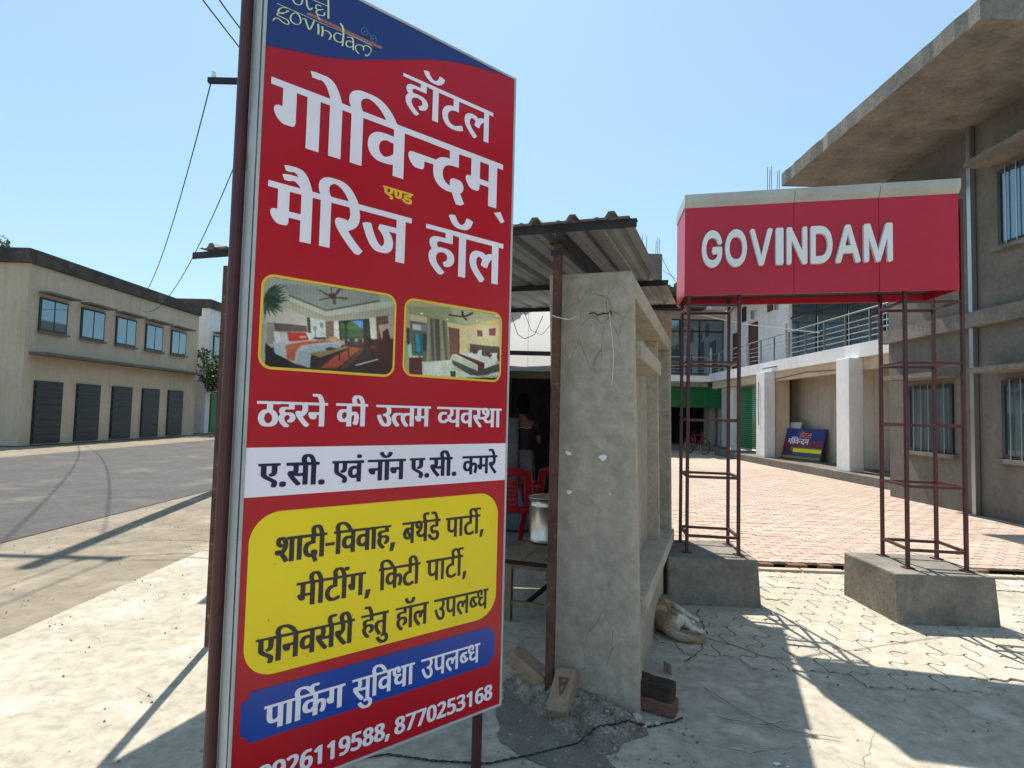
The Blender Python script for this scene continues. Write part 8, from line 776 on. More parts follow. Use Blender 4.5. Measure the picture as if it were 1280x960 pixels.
# ------------------------------------------------------------------ rubble heap, bricks, stones
hp = MB(); poly = [(.70, 2.93), (.66, 3.02), (.26, 3.2), (.16, 3.36), (.05, 3.42), (-.02, 3.3), (.08, 3.1), (.18, 2.95), (.30, 2.76), (.44, 2.62), (.58, 2.72), (.7, 2.82)]
def hh(x, y):
    x += .03*noise.noise((x*9, y*9, 7)); y += .03*noise.noise((x*9, y*9, 8))
    if not inside((x, y), poly): return -.02
    dmin = min((Vector((x, y))-(lambda a, b: a+(b-a)*max(0, min(1, (Vector((x, y))-a).dot(b-a)/(b-a).length_squared)))(Vector(poly[i-1]), Vector(poly[i]))).length for i in range(len(poly)) if not (poly[i] == (.26, 3.2) and True))
    w = max(0, 1-((x-.2)**2+(y-3.14)**2)**.5/.5)
    base = .022*min(1, dmin/.09)+.17*w*w*min(1, dmin/.14)+.012*min(1, dmin/.1)
    return base*(1+.35*noise.noise((x*16, y*16, 0)))+.012*noise.noise((x*50, y*50, 2))+.006*noise.noise((x*110, y*110, 5))
NXh, NYh = 130, 130; X0, X1, Y0, Y1 = -.08, .78, 2.55, 3.5
for j in range(NYh+1):
    for i in range(NXh+1):
        x = X0+(X1-X0)*i/NXh; y_ = Y0+(Y1-Y0)*j/NYh; hp.v.append(Vector((x, y_, hh(x, y_))))
for j in range(NYh):
    for i in range(NXh): q = j*(NXh+1)+i; hp.f.append((q, q+1, q+NXh+2, q+NXh+1)); hp.m.append(0)
heap = hp.build('rubble_heap', m_rubble, kind='stuff', smooth=False)
tag(heap, None, None)
st = MB()
def pebble(mb, c, r, seed=0):
    rr = random.Random(seed); bm_ = bmesh.new(); bmesh.ops.create_icosphere(bm_, subdivisions=1, radius=r)
    sc = Vector((rr.uniform(.7, 1.3), rr.uniform(.7, 1.3), rr.uniform(.5, .9)))
    vs = [Vector((v.co.x*sc.x, v.co.y*sc.y, v.co.z*sc.z))*rr.uniform(.8, 1.15)+Vector(c) for v in bm_.verts]
    mb.add(vs, [tuple(v.index for v in f.verts) for f in bm_.faces]); bm_.free()
for i in range(1100):
    x, y_ = R.uniform(-.05, .9), R.uniform(2.5, 3.3); h = hh(x, y_)
    if h < -.01 and R.random() < .72: continue
    if x > .62 and y_ > 3.0: continue
    pebble(st, (x, y_, max(h, 0)+.001), R.choice([.0022, .003, .003, .004, .004, .006, .008, .012]), i)
st.build('pebbles', m_grit, kind='stuff')
wr = MB()
for i in range(16): pebble(wr, (.66+R.gauss(0, .05), 2.9+R.gauss(0, .03), .012), R.uniform(.006, .02), i+900)
pebble(wr, (.655, 2.915, .03), .034, 55)
wr.build('mortar_crumbs', m_wall_pale, kind='stuff')
def brick(name, label, c, lx, ly, m_, frog=False, size=(.225, .108, .072), grp=None):
    """brick with slightly rounded, chipped edges; lx its long axis, ly its width axis"""
    lx = Vector(lx).normalized(); ly = Vector(ly); ly = (ly-lx*ly.dot(lx)).normalized(); lz = lx.cross(ly)
    t = root(name, label, 'brick', c, 0, grp); bm_ = bmesh.new(); bmesh.ops.create_cube(bm_, size=1)
    bmesh.ops.subdivide_edges(bm_, edges=bm_.edges, cuts=5, use_grid_fill=True)
    seed = R.random()*90
    for v in bm_.verts:
        p = Vector((v.co.x*size[0], v.co.y*size[1], v.co.z*size[2])); e = sum(1 for a in range(3) if abs(abs(v.co[a])-.5) < .01)
        p *= 1-.03*(e-1 if e > 1 else 0); p += Vector((1, 1, 1))*.004*noise.noise((p*28+Vector((seed, 0, 0)))); 
        if frog and v.co.z > .49 and abs(v.co.x) < .34 and abs(v.co.y) < .3: p.z -= .009
        v.co = lx*p.x+ly*p.y+lz*p.z
    me = bpy.data.meshes.new('brick_body'); bm_.to_mesh(me); bm_.free(); me.materials.append(m_)
    me.polygons.foreach_set('use_smooth', [False]*len(me.polygons))
    o = bpy.data.objects.new('brick_body', me); COL.objects.link(o); o.parent = t
    if frog:
        f = MB(); z = size[2]/2-.0065
        def bar2(a, b): f.bar(lx*a[0]+ly*a[1]+lz*z, lx*b[0]+ly*b[1]+lz*z, .005, .006, up=lz)
        for a, b in (((-.06, -.026), (-.06, .026)), ((-.06, .026), (.03, 0)), ((.03, 0), (-.06, -.026)), ((-.05, -.012), (-.02, -.006)), ((-.05, .012), (-.02, .006)), ((-.035, -.01), (-.035, .01))): bar2(a, b)
        f.build('stamped_mark', m_brick_red if m_ is not m_brick_dark else m_rust, t, world=False)
    return t
brick('brick', 'pale dusty brick leaning at the upper left of the rubble heap', (.125, 3.16, .155), (.80, -.38, -.50), (.35, .9, .05), m_brick)
brick('brick', 'brick with a stamped triangle mark leaning on the rubble by the post', (.292, 2.97, .112), (-.30, -.74, -.60), (.88, -.40, .06), m_brick, frog=True)
bxd = Vector((.86, -.5, 0))
brick('brick', 'lower red brick of the stack of two by the wall corner', (.775, 3.055, .037), bxd, (.5, .86, 0), m_brick_red)
brick('brick', 'blackened brick with a frog lying on top of another by the wall corner', (.765, 3.065, .112), Vector((.83, -.55, .0)), (.5, .86, 0), m_brick_dark, frog=True)
brick('brick_piece', 'small grey broken brick piece lying on the ground between dog and bricks', (1.0, 3.5, .032), (.9, .3, .1), (-.3, .9, 0), m_wall, size=(.095, .08, .07))
# loose scraps
for i, (x, y_, r_) in enumerate(((1.2, 2.6, .016), (1.245, 2.545, .012), (1.235, 2.58, .006))):
    k = MB(); n = 6; k.add([(x+r_*1.5*cos(2*pi*j/n)*R.uniform(.5, 1.2), y_+r_*sin(2*pi*j/n)*R.uniform(.4, 1), .004+.004*(j % 2)) for j in range(n)], [tuple(range(n))])
    tag(k.build('paper_scrap', m_flake), ('largest white paper scrap lying on the cement in shade', 'small white paper scrap nearest the bottom of the picture', 'tiny white paper speck between two larger scraps')[i], 'paper scrap', 'white paper scraps on the cement')
# twisted wire on the ground
tw = MB(); base = [(-.75, 2.52), (-.5, 2.6), (-.3, 2.56), (-.06, 2.55), (.12, 2.62), (.3, 2.7), (.46, 2.79), (.6, 2.86), (.72, 2.88), (.84, 2.93), (.9, 2.97)]
pts = []
for i in range(len(base)-1):
    for k in range(14): t = k/14; pts.append((base[i][0]*(1-t)+base[i+1][0]*t+.004*sin((i+t)*5), base[i][1]*(1-t)+base[i+1][1]*t))
for ph in (0, pi):
    L = []
    for i, (x, y_) in enumerate(pts):
        a = i*1.15+ph; z = max(hh(x, y_), 0)+.007; L.append((x+.003*cos(a)*.6, y_+.003*cos(a), z+.003*sin(a)))
    tw.tube(L, .0024, 5)
tag(tw.build('twisted_wire', m_rope, smooth=True), 'thin twisted dark wire trailing over the cement and the rubble', 'wire')

# ------------------------------------------------------------------ low table with steel drum
T0 = Vector((-.035, 4.28, 0)); tx, ty = Vector((.943, -.333, 0)), Vector((.333, .943, 0)); TWd, TL, TH = .47, 1.15, .457
tb = root('low_table', 'low weathered wooden table behind the post, steel drum on it', 'table', T0+tx*TWd/2+ty*TL/2)
up = Vector((0, 0, 1))
for k in range(3):
    b = MB(); w = TWd/3; b.box(T0+tx*(w*(k+.5))+ty*TL/2+up*(TH-.012), (w-.003, TL+.04, .024), (tx, ty, up)); b.build('top_plank', m_wood, tb, bevel=.002)
b = MB(); b.box(T0+tx*TWd/2-ty*.022+up*(TH-.022), (TWd+.01, .006, .03), (tx, ty, up)); b.build('top_edge', m_wood_dark, tb)
for i, j in ((0, 0), (1, 0), (0, 1), (1, 1)):
    b = MB(); b.box(T0+tx*(.04+i*(TWd-.08))+ty*(.03+j*(TL-.06))+up*(TH-.024)/2, (.05, .05, TH-.026), (tx, ty, up)); b.build('leg', m_wood, tb, bevel=.003)
for j in (0, 1):
    b = MB(); b.box(T0+tx*TWd/2+ty*(.03+j*(TL-.06))+up*(TH-.055), (TWd-.13, .03, .045), (tx, ty, up)); b.build('apron_rail', m_wood, tb)
    b = MB(); b.box(T0+tx*TWd/2+ty*(.03+j*(TL-.06))+up*.13, (TWd-.13, .03, .035), (tx, ty, up)); b.build('stretcher', m_wood, tb)
for i in (0, 1):
    b = MB(); b.box(T0+tx*(.04+i*(TWd-.08))+ty*TL/2+up*(TH-.055), (.03, TL-.11, .045), (tx, ty, up)); b.build('apron_rail', m_wood, tb)
b = MB(); b.bar(T0+tx*.16+ty*.1+up*.12, T0+tx*.42+ty*.5+up*.34, .02, .03); b.build('brace', m_wood_dark, tb)
DC = Vector((.325, 4.83, TH))
dr = root('steel_drum', 'shiny stainless steel drum with flared rim on the low table', 'steel container', DC)
b = MB(); r_ = .158
b.lathe([(0, .002), (r_-.01, .002), (r_, .012), (r_+.004, .02), (r_, .028), (r_+.004, .038), (r_, .046), (r_, .30), (r_+.004, .306), (r_, .312), (r_, .345), (r_+.012, .362), (r_+.02, .368), (r_+.018, .372), (r_-.002, .364), (r_-.006, .34), (r_-.006, .05), (0, .05)], DC, 40)
b.build('drum_body', m_steel, dr, smooth=True)

# ------------------------------------------------------------------ red plastic chairs
def arc(cx, cz, r, a0, a1, n): return [(cx+r*cos(radians(a0+(a1-a0)*i/n)), cz+r*sin(radians(a0+(a1-a0)*i/n))) for i in range(n+1)]
def make_chair(label):
    t = root('plastic_chair', label, 'chair', (0, 0, 0), 0, 'red plastic chairs inside the stall')
    # chair faces +Y, back towards -Y
    def shell(fn, nu, nv, th, name, keep=None):
        b = MB(); vs = [fn(i/nu, j/nv) for j in range(nv+1) for i in range(nu+1)]; n0 = len(vs)
        fs = [(j*(nu+1)+i, j*(nu+1)+i+1, (j+1)*(nu+1)+i+1, (j+1)*(nu+1)+i) for j in range(nv) for i in range(nu) if keep is None or keep((i+.5)/nu, (j+.5)/nv)]
        b.add(vs, fs); o = b.build(name, m_chair, t, world=False, smooth=True); s = o.modifiers.new('solid', 'SOLIDIFY'); s.thickness = th; s.offset = 0; return o
    shell(lambda u, v: Vector(((u-.5)*.44*(1-.06*(1-v)), -.2+.42*v, .42-.02*sin(pi*u)*sin(pi*v)-(.02 if v > .97 else 0))), 10, 10, .006, 'seat')
    def back(u, v):
        w = .235-.02*v; top = .40+.05*sin(pi*u); z = .42+top*v; bend = .06*(1-(2*u-1)**2)
        return Vector(((2*u-1)*w, -.2-bend-.10*v, z))
    def keepb(u, v):
        if .16 < u < .30 and .12 < v < .82: return False
        if .70 < u < .84 and .12 < v < .82: return False
        if .36 < u < .64 and .72 < v < .80: return False
        if .3 <= u <= .7 and .15 < v < .7 and int(v*40) % 4 == 0 and .36 < u < .64: return False
        return True
    shell(back, 36, 40, .008, 'backrest', keepb)
    for sx in (-1, 1):
        b = MB(); b.tube([(sx*.235, -.25, .68), (sx*.262, -.12, .67), (sx*.268, .05, .655), (sx*.262, .17, .63), (sx*.25, .2, .56), (sx*.235, .19, .43)], [.017, .02, .023, .02, .016, .014], 8); b.build('armrest', m_chair, t, world=False, smooth=True)
        for sy in (-1, 1):
            b = MB(); x, y_ = sx*.2, .19 if sy > 0 else -.2
            b.box((x+sx*.025, y_+sy*.025, .21), (.045, .045, .42), (Vector((1, 0, 0)), Vector((0, 1, 0)), Vector((-sx*.12, -sy*.12, 1)).normalized())); b.build('leg', m_chair, t, world=False, bevel=.006)
    return t
ch = make_chair('red plastic chair nearest the sign board, its slotted back to the viewer')
ch.scale = (1.1,)*3; ch.location = (.04, 6.42, 0); ch.rotation_euler = (0, 0, radians(-8))
c2 = copy_tree(ch); c2.location = (.47, 6.78, 0); c2.rotation_euler = (0, 0, radians(14)); c2['label'] = 'red plastic chair half hidden by the rusty roof post'

# ------------------------------------------------------------------ stall room and the white sheet hung in front of it
FY = 6.5; BY = 6.76
shop = root('stall_room', 'dark open fronted stall room behind the white sheet, chairs before it', 'stall', (-.6, BY+1.5, 0))
for xa, xb in ((-2.7, -2.5), (1.3, 1.46)):
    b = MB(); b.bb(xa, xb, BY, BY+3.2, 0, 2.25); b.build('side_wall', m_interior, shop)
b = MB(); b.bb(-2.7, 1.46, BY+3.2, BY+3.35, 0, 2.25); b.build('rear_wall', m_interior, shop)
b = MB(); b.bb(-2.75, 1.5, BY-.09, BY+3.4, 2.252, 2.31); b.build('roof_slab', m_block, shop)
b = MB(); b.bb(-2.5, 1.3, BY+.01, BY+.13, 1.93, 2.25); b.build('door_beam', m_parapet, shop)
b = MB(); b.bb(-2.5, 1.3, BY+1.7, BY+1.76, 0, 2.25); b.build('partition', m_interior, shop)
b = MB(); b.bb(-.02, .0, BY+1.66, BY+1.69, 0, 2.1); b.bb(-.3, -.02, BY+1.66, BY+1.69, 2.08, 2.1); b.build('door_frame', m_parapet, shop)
m_tarp = bpy.data.materials.new('white_sheet'); m_tarp.use_nodes = True
_n = m_tarp.node_tree.nodes; _l = m_tarp.node_tree.links; _p = _n['Principled BSDF']; _p.inputs['Base Color'].default_value = (*lin((232, 232, 230)), 1); _p.inputs['Roughness'].default_value = .8
_t = _n.new('ShaderNodeBsdfTranslucent'); _nz = _n.new('ShaderNodeTexNoise'); _nz.inputs['Scale'].default_value = 2.2; _nz.inputs['Detail'].default_value = 7; _g = _n.new('ShaderNodeNewGeometry'); _l.new(_g.outputs['Position'], _nz.inputs['Vector'])
_cr = _n.new('ShaderNodeMix'); _cr.data_type = 'RGBA'; _cr.inputs[6].default_value = (*lin((236, 238, 240)), 1); _cr.inputs[7].default_value = (*lin((206, 208, 208)), 1); _l.new(_nz.outputs['Fac'], _cr.inputs[0]); _l.new(_cr.outputs[2], _t.inputs['Color'])
_m = _n.new('ShaderNodeMixShader'); _m.inputs[0].default_value = .62; _l.new(_p.outputs[0], _m.inputs[1]); _l.new(_t.outputs[0], _m.inputs[2]); _l.new(_m.outputs[0], _n['Material Output'].inputs[0])
scr = root('white_sheet', 'white fibre sheet screen hung under the back of the tin roof, glowing with sun', 'screen sheet', (-.6, FY, 1.98))
xs = [-2.7, -1.9, -1.25, -.62, -.1, .17, .5, 1.0, 1.46]
for xa, xb in zip(xs[:-1], xs[1:]):
    for za, zb in ((1.985, 2.17), (2.215, 3.1)):
        b = MB(); n_ = 6
        for j in range(3):
            for i in range(n_+1): x = xa-.004+(xb-xa+.008)*i/n_; z = za+(zb-za)*j/2; b.v.append(Vector((x, FY+.012*noise.noise((x*3, z*2, 1))+(.004 if xs.index(xa) % 2 else 0), z)))
        b.f = [(j*(n_+1)+i, j*(n_+1)+i+1, (j+1)*(n_+1)+i+1, (j+1)*(n_+1)+i) for j in range(2) for i in range(n_)]; b.m = [0]*len(b.f)
        b.build('sheet_panel', m_tarp, scr, smooth=True)
b = MB(); b.bb(-2.7, 1.46, FY-.04, FY-.015, 2.168, 2.217); b.build('cross_bar', m_dframe, scr)
b = MB(); b.bb(-2.7, 1.46, FY-.03, FY-.015, 1.975, 1.99); b.build('bottom_bar', m_dframe, scr)
for x in (-2.68, 1.44):
    b = MB(); b.bb(x-.02, x+.02, FY+.02, FY+.06, 0, 3.12); b.build('screen_post', m_rust, scr)
b = MB(); b.tube([(-.02, FY-.05, 2.6), (.05, FY-.06, 2.4), (.13, FY-.06, 2.35), (.24, FY-.06, 2.4), (.33, FY-.05, 2.62)], .004, 5); b.build('loose_cable', m_wire, scr)
b = MB(); b.tube([(.12, FY-.05, 2.65), (.2, FY-.06, 2.45), (.32, FY-.06, 2.4), (.45, FY-.05, 2.55)], .003, 5); b.build('loose_cable', m_wire, scr)

# ------------------------------------------------------------------ person standing in the shade of the stall
m_skin = plain('skin', (118, 78, 62), .6); m_hair = plain('hair', (16, 14, 18), .85, spec=.15); m_blouse = plain('dark_blouse', (24, 24, 40), .8); m_trim = plain('yellow_trim', (190, 170, 90), .6)
m_grey = mat('grey_cloth', (112, 112, 120), (92, 92, 100), 4, .9, .2, 30); m_skirt = mat('pale_cloth', (120, 124, 134), (96, 100, 112), 4, .9, .2, 30)
PB = Vector((.145, 7.55, 0)); per = root('person', 'woman standing in the dark stall, back turned, grey shawl over one shoulder', 'person', PB)
def pp_(x, y, z): return PB+Vector((x, y, z))
J = {'pelvis': (pp_(0, 0, .92), (.15, .11)), 'waist': (pp_(0, .01, 1.08), (.125, .095)), 'chest': (pp_(0, 0, 1.26), (.15, .105)), 'upchest': (pp_(0, -.01, 1.38), (.13, .085)), 'neck': (pp_(0, 0, 1.47), .05), 'neck2': (pp_(.005, .01, 1.53), .045),
     'head': (pp_(.01, .02, 1.60), (.075, .09)), 'crown': (pp_(.01, .02, 1.68), (.07, .08)),
     'shl': (pp_(-.17, 0, 1.38), .05), 'ell': (pp_(-.22, .06, 1.12), .038), 'wrl': (pp_(-.14, .24, 1.06), .027), 'hdl': (pp_(-.11, .31, 1.06), .03),
     'shr': (pp_(.17, 0, 1.38), .05), 'elr': (pp_(.24, .05, 1.14), .038), 'wrr': (pp_(.17, .22, 1.13), .027), 'hdr': (pp_(.15, .29, 1.14), .03),
     'hpl': (pp_(-.09, 0, .84), .09), 'knl': (pp_(-.10, .01, .48), .06), 'anl': (pp_(-.10, -.02, .09), .038), 'ftl': (pp_(-.11, .1, .035), .036),
     'hpr': (pp_(.09, 0, .84), .09), 'knr': (pp_(.10, .03, .48), .06), 'anr': (pp_(.10, 0, .09), .038), 'ftr': (pp_(.11, .12, .035), .036)}
Ed = [('pelvis', 'waist'), ('waist', 'chest'), ('chest', 'upchest'), ('upchest', 'neck'), ('neck', 'neck2'), ('neck2', 'head'), ('head', 'crown'), ('upchest', 'shl'), ('shl', 'ell'), ('ell', 'wrl'), ('wrl', 'hdl'), ('upchest', 'shr'), ('shr', 'elr'), ('elr', 'wrr'), ('wrr', 'hdr'), ('pelvis', 'hpl'), ('hpl', 'knl'), ('knl', 'anl'), ('anl', 'ftl'), ('pelvis', 'hpr'), ('hpr', 'knr'), ('knr', 'anr'), ('anr', 'ftr')]
for side, hd, sg in (('l', 'hdl', -1), ('r', 'hdr', 1)):
    h = J[hd][0]
    for f_, (dx, ln) in enumerate(((-.022, .062), (-.008, .072), (.007, .068), (.021, .055))):
        J['f%s%d' % (side, f_)] = (h+Vector((dx, .03, .002)), .0095); J['g%s%d' % (side, f_)] = (h+Vector((dx*1.2, .03+ln*.55, -.004)), .0085); J['h%s%d' % (side, f_)] = (h+Vector((dx*1.2, .03+ln*.85, -.028)), .0075)
        Ed += [(hd, 'f%s%d' % (side, f_)), ('f%s%d' % (side, f_), 'g%s%d' % (side, f_)), ('g%s%d' % (side, f_), 'h%s%d' % (side, f_))]
    J['t'+side] = (h+Vector((-sg*.035, .01, -.005)), .01); J['u'+side] = (h+Vector((-sg*.05, .04, -.012)), .0085); Ed += [(hd, 't'+side), ('t'+side, 'u'+side)]
body = meshobj('body', grow(J, Ed, 2, 'pelvis'), m_skin, per)
hb = MB()
for j in range(13):
    for i in range(20):
        th = pi*j/12; ph = 2*pi*i/20; bun = .02*max(0, -sin(ph))*sin(th)
        x, y_, z = .094*sin(th)*cos(ph), (.105+bun)*sin(th)*sin(ph), .125*cos(th); hb.v.append(pp_(.01+x, .0+y_-.008, 1.655+z-(.03 if y_ < 0 and th > 1.7 else 0)))
for j in range(12):
    for i in range(20):
        a, b_ = j*20+i, j*20+(i+1) % 20
        if j > 7 and 2*pi*i/20 < pi: continue
        hb.f.append((a, a+20, b_+20, b_)); hb.m.append(0)
hb.build('hair', m_hair, per, smooth=True)
def ringcloth(rings, name, m_, folds=0, n=36, seed=0, par=per):
    b = MB()
    for (x, y_, z, rx, ry) in rings:
        for i in range(n):
            a = 2*pi*i/n; f = 1+folds*sin(a*7+seed)*(1 if z < 1.2 else .3); b.v.append(pp_(x+rx*f*cos(a), y_+ry*f*sin(a), z))
    for k in range(len(rings)-1):
        for i in range(n): a, c = k*n+i, k*n+(i+1) % n; b.f.append((a, c, c+n, a+n)); b.m.append(0)
    return b.build(name, m_, par, smooth=True)
ringcloth([(0, 0, 1.03, .142, .112), (0, 0, 1.15, .142, .112), (0, -.005, 1.26, .168, .124), (0, -.005, 1.34, .18, .115)], 'blouse', m_blouse)
for sx in (-1, 1):
    b = MB(); b.tube([pp_(sx*.13, -.005, 1.37), pp_(sx*.18, 0, 1.375), pp_(sx*.205, .03, 1.25)], [.06, .062, .056], 12); b.build('sleeve', m_blouse, per, smooth=True)
b = MB(); b.tube([pp_(-.12, -.1, 1.345), pp_(-.05, -.125, 1.325), pp_(0, -.125, 1.34), pp_(.06, -.125, 1.325), pp_(.12, -.1, 1.345)], .006, 6); b.build('neck_trim', m_trim, per)
ringcloth([(0, .02, .04, .24, .2), (0, .02, .3, .22, .18), (0, .01, .7, .185, .15), (0, 0, .95, .168, .135), (0, 0, 1.05, .146, .116)], 'skirt', m_skirt, .05)
b = MB(); ns_ = 26
for j in range(ns_+1):
    z = 1.5-(1.5-.62)*j/ns_
    for i in range(13):
        u = i/12; a = radians(150+130*u); rx_1 = .19+.10*(1-z/1.5)+.01*sin(u*22+j*.2); b.v.append(pp_(-.05+rx_1*cos(a)-.03, -.01+rx_1*.75*sin(a), z-.05*u))
b.f = [(j*13+i, j*13+i+1, (j+1)*13+i+1, (j+1)*13+i) for j in range(ns_) for i in range(12)]; b.m = [0]*len(b.f)
o = b.build('shawl', m_grey, per, smooth=True); s = o.modifiers.new('solid', 'SOLIDIFY'); s.thickness = .008

# ------------------------------------------------------------------ sleeping dog
m_dog = bpy.data.materials.new('dog_coat'); m_dog.use_nodes = True
_n = m_dog.node_tree.nodes; _l = m_dog.node_tree.links; _p = _n['Principled BSDF']; _p.inputs['Roughness'].default_value = .95; _p.inputs['Specular IOR Level'].default_value = .1
_va = _n.new('ShaderNodeVertexColor'); _va.layer_name = 'coat'; _nz = _n.new('ShaderNodeTexNoise'); _nz.inputs['Scale'].default_value = 38; _nz.inputs['Detail'].default_value = 6
_g = _n.new('ShaderNodeNewGeometry'); _l.new(_g.outputs['Position'], _nz.inputs['Vector'])
_mr = _n.new('ShaderNodeMapRange'); _mr.inputs[1].default_value = .3; _mr.inputs[2].default_value = .7; _mr.inputs[3].default_value = .72; _mr.inputs[4].default_value = 1.12; _l.new(_nz.outputs['Fac'], _mr.inputs[0])
_hs = _n.new('ShaderNodeHueSaturation'); _l.new(_va.outputs[0], _hs.inputs['Color']); _l.new(_mr.outputs[0], _hs.inputs['Value']); _l.new(_hs.outputs[0], _p.inputs['Base Color'])
dog = root('dog', 'tan and cream dog asleep on its side against the foot of the cement wall', 'dog', (1.15, 4.3, 0))
DJ = {'rump': ((1.09, 4.10, .088), (.088, .088)), 'loin': ((1.10, 4.25, .09), (.082, .084)), 'belly': ((1.13, 4.38, .088), (.085, .085)), 'ribs': ((1.165, 4.50, .075), (.085, .075)), 'chest': ((1.205, 4.60, .064), (.07, .062)), 'neck': ((1.25, 4.70, .05), .046), 'neck2': ((1.28, 4.755, .044), .04),
      'skull': ((1.315, 4.80, .044), .043), 'stop': ((1.35, 4.79, .038), .03), 'muzzle': ((1.40, 4.765, .034), .023), 'nose': ((1.42, 4.75, .03), .017),
      'thigh': ((1.165, 4.09, .105), (.075, .07)), 'knee': ((1.245, 4.165, .095), .045), 'hock': ((1.285, 4.085, .055), .021), 'pastern': ((1.335, 4.085, .036), .0165), 'paw': ((1.375, 4.085, .026), .021),
      'thigh2': ((1.17, 4.15, .05), .06), 'knee2': ((1.25, 4.23, .04), .035), 'hock2': ((1.30, 4.155, .026), .018), 'paw2': ((1.345, 4.185, .02), .019),
      'shldr': ((1.215, 4.53, .088), .048), 'elbow': ((1.275, 4.46, .085), .032), 'wrist': ((1.345, 4.375, .05), .019), 'fpast': ((1.385, 4.33, .034), .0165), 'fpaw': ((1.415, 4.305, .026), .02),
      'shldr2': ((1.23, 4.52, .05), .05), 'elbow2': ((1.27, 4.42, .035), .026), 'wrist2': ((1.33, 4.33, .022), .017), 'fpaw2': ((1.37, 4.28, .018), .018),
      'tail0': ((1.10, 4.01, .07), .036), 'tail1': ((1.155, 3.955, .045), .032), 'tail2': ((1.225, 3.935, .034), .033), 'tail3': ((1.285, 3.93, .028), .028), 'tail4': ((1.335, 3.935, .02), .014)}
DE = [('rump', 'loin'), ('loin', 'belly'), ('belly', 'ribs'), ('ribs', 'chest'), ('chest', 'neck'), ('neck', 'neck2'), ('neck2', 'skull'), ('skull', 'stop'), ('stop', 'muzzle'), ('muzzle', 'nose'),
      ('rump', 'thigh'), ('thigh', 'knee'), ('knee', 'hock'), ('hock', 'pastern'), ('pastern', 'paw'), ('rump', 'thigh2'), ('thigh2', 'knee2'), ('knee2', 'hock2'), ('hock2', 'paw2'),
      ('chest', 'shldr'), ('shldr', 'elbow'), ('elbow', 'wrist'), ('wrist', 'fpast'), ('fpast', 'fpaw'), ('chest', 'shldr2'), ('shldr2', 'elbow2'), ('elbow2', 'wrist2'), ('wrist2', 'fpaw2'),
      ('rump', 'tail0'), ('tail0', 'tail1'), ('tail1', 'tail2'), ('tail2', 'tail3'), ('tail3', 'tail4')]
dm = grow(DJ, DE, 3, 'loin')
TAN, CRM, BRN = Vector(lin((190, 168, 136))), Vector(lin((226, 218, 200))), Vector(lin((150, 126, 98)))
def coat(p):
    # cream on the belly side and legs, tan along the back
    spine = 1.09+.30*(p.y-4.1) if p.y > 4.0 else 1.09
    d = (p.x-spine)+.4*(.1-p.z)*0
    t = max(0, min(1, (d-.055)/.07+.35*noise.noise(p*9))); 
    if p.y < 3.985: t = max(0, min(.45, .25+.5*noise.noise(p*14)))
    k = max(0, min(1, .5+1.4*noise.noise(p*7+Vector((3, 1, 0)))))*(1-t)*.75
    c = TAN.lerp(CRM, t).lerp(BRN, k)
    if p.y > 4.735 and p.x > 1.30: c = c.lerp(BRN, .6)
    return c
ca = dm.color_attributes.new('coat', 'FLOAT_COLOR', 'POINT')
for i, v in enumerate(dm.vertices):
    v.co.z = max(v.co.z*.88, .008); v.co += v.normal*.004*noise.noise(v.co*45); c = coat(v.co); ca.data[i].color = (*c, 1)
dfaces = [(Vector(f.center), Vector(f.normal), f.area) for f in dm.polygons]
dbody = meshobj('body', dm, m_dog, dog)
fb = MB(); fc = []
tot = sum(a for _, _, a in dfaces)
for c, n, a in dfaces:
    if n.z < -.4: continue
    cnt = int(a/tot*15000+R.random())
    for k in range(cnt):
        p = c+Vector((R.uniform(-1, 1), R.uniform(-1, 1), R.uniform(-1, 1)))*.006; flow = Vector((.25, -1, -.25)) if p.x < 1.2 else Vector((.8, -.25, -.3))
        thin = 1 if (p.x < 1.27 or p.y < 3.99) else .35
        d = (n*.45+(flow-n*flow.dot(n)).normalized()*.9+Vector((R.uniform(-.35, .35), R.uniform(-.35, .35), R.uniform(-.2, .2)))).normalized(); L = R.uniform(.011, .022)*thin*(1.5 if p.y < 4.0 else 1)
        s_ = d.cross(n).normalized()*.0012; fb.add([p-s_, p+s_, p+d*L+n*0], [(0, 1, 2)]); cc = coat(p); sh = R.uniform(.75, 1.2); fc += [(*(cc*sh), 1)]*3
fo = fb.build('fur', m_dog, dog, kind='stuff'); fa = fo.data.color_attributes.new('coat', 'FLOAT_COLOR', 'POINT')
for i, c in enumerate(fc): fa.data[i].color = c
for dx, z in ((-.02, .07), (.0, .06)):
    b = MB(); b.add([(1.325+dx, 4.825, z-.02), (1.355+dx, 4.815, z-.015), (1.33+dx, 4.87, z+.03), (1.337+dx, 4.83, z-.035)], [(0, 1, 2), (1, 3, 2), (3, 0, 2), (0, 3, 1)]); b.build('ear', m_wood_dark, dog)
b = MB(); pebble(b, (1.424, 4.747, .034), .011, 3); b.build('nose', m_wire, dog, smooth=True)
b = MB()
for q in ('paw', 'fpaw'):
    x, y_, z = DJ[q][0]
    for k in (-1, 0, 1): pebble(b, (x+.018, y_+k*.009, z-.002+.003*k), .006, 20+k)
b.build('claws', m_wire, dog, smooth=True)

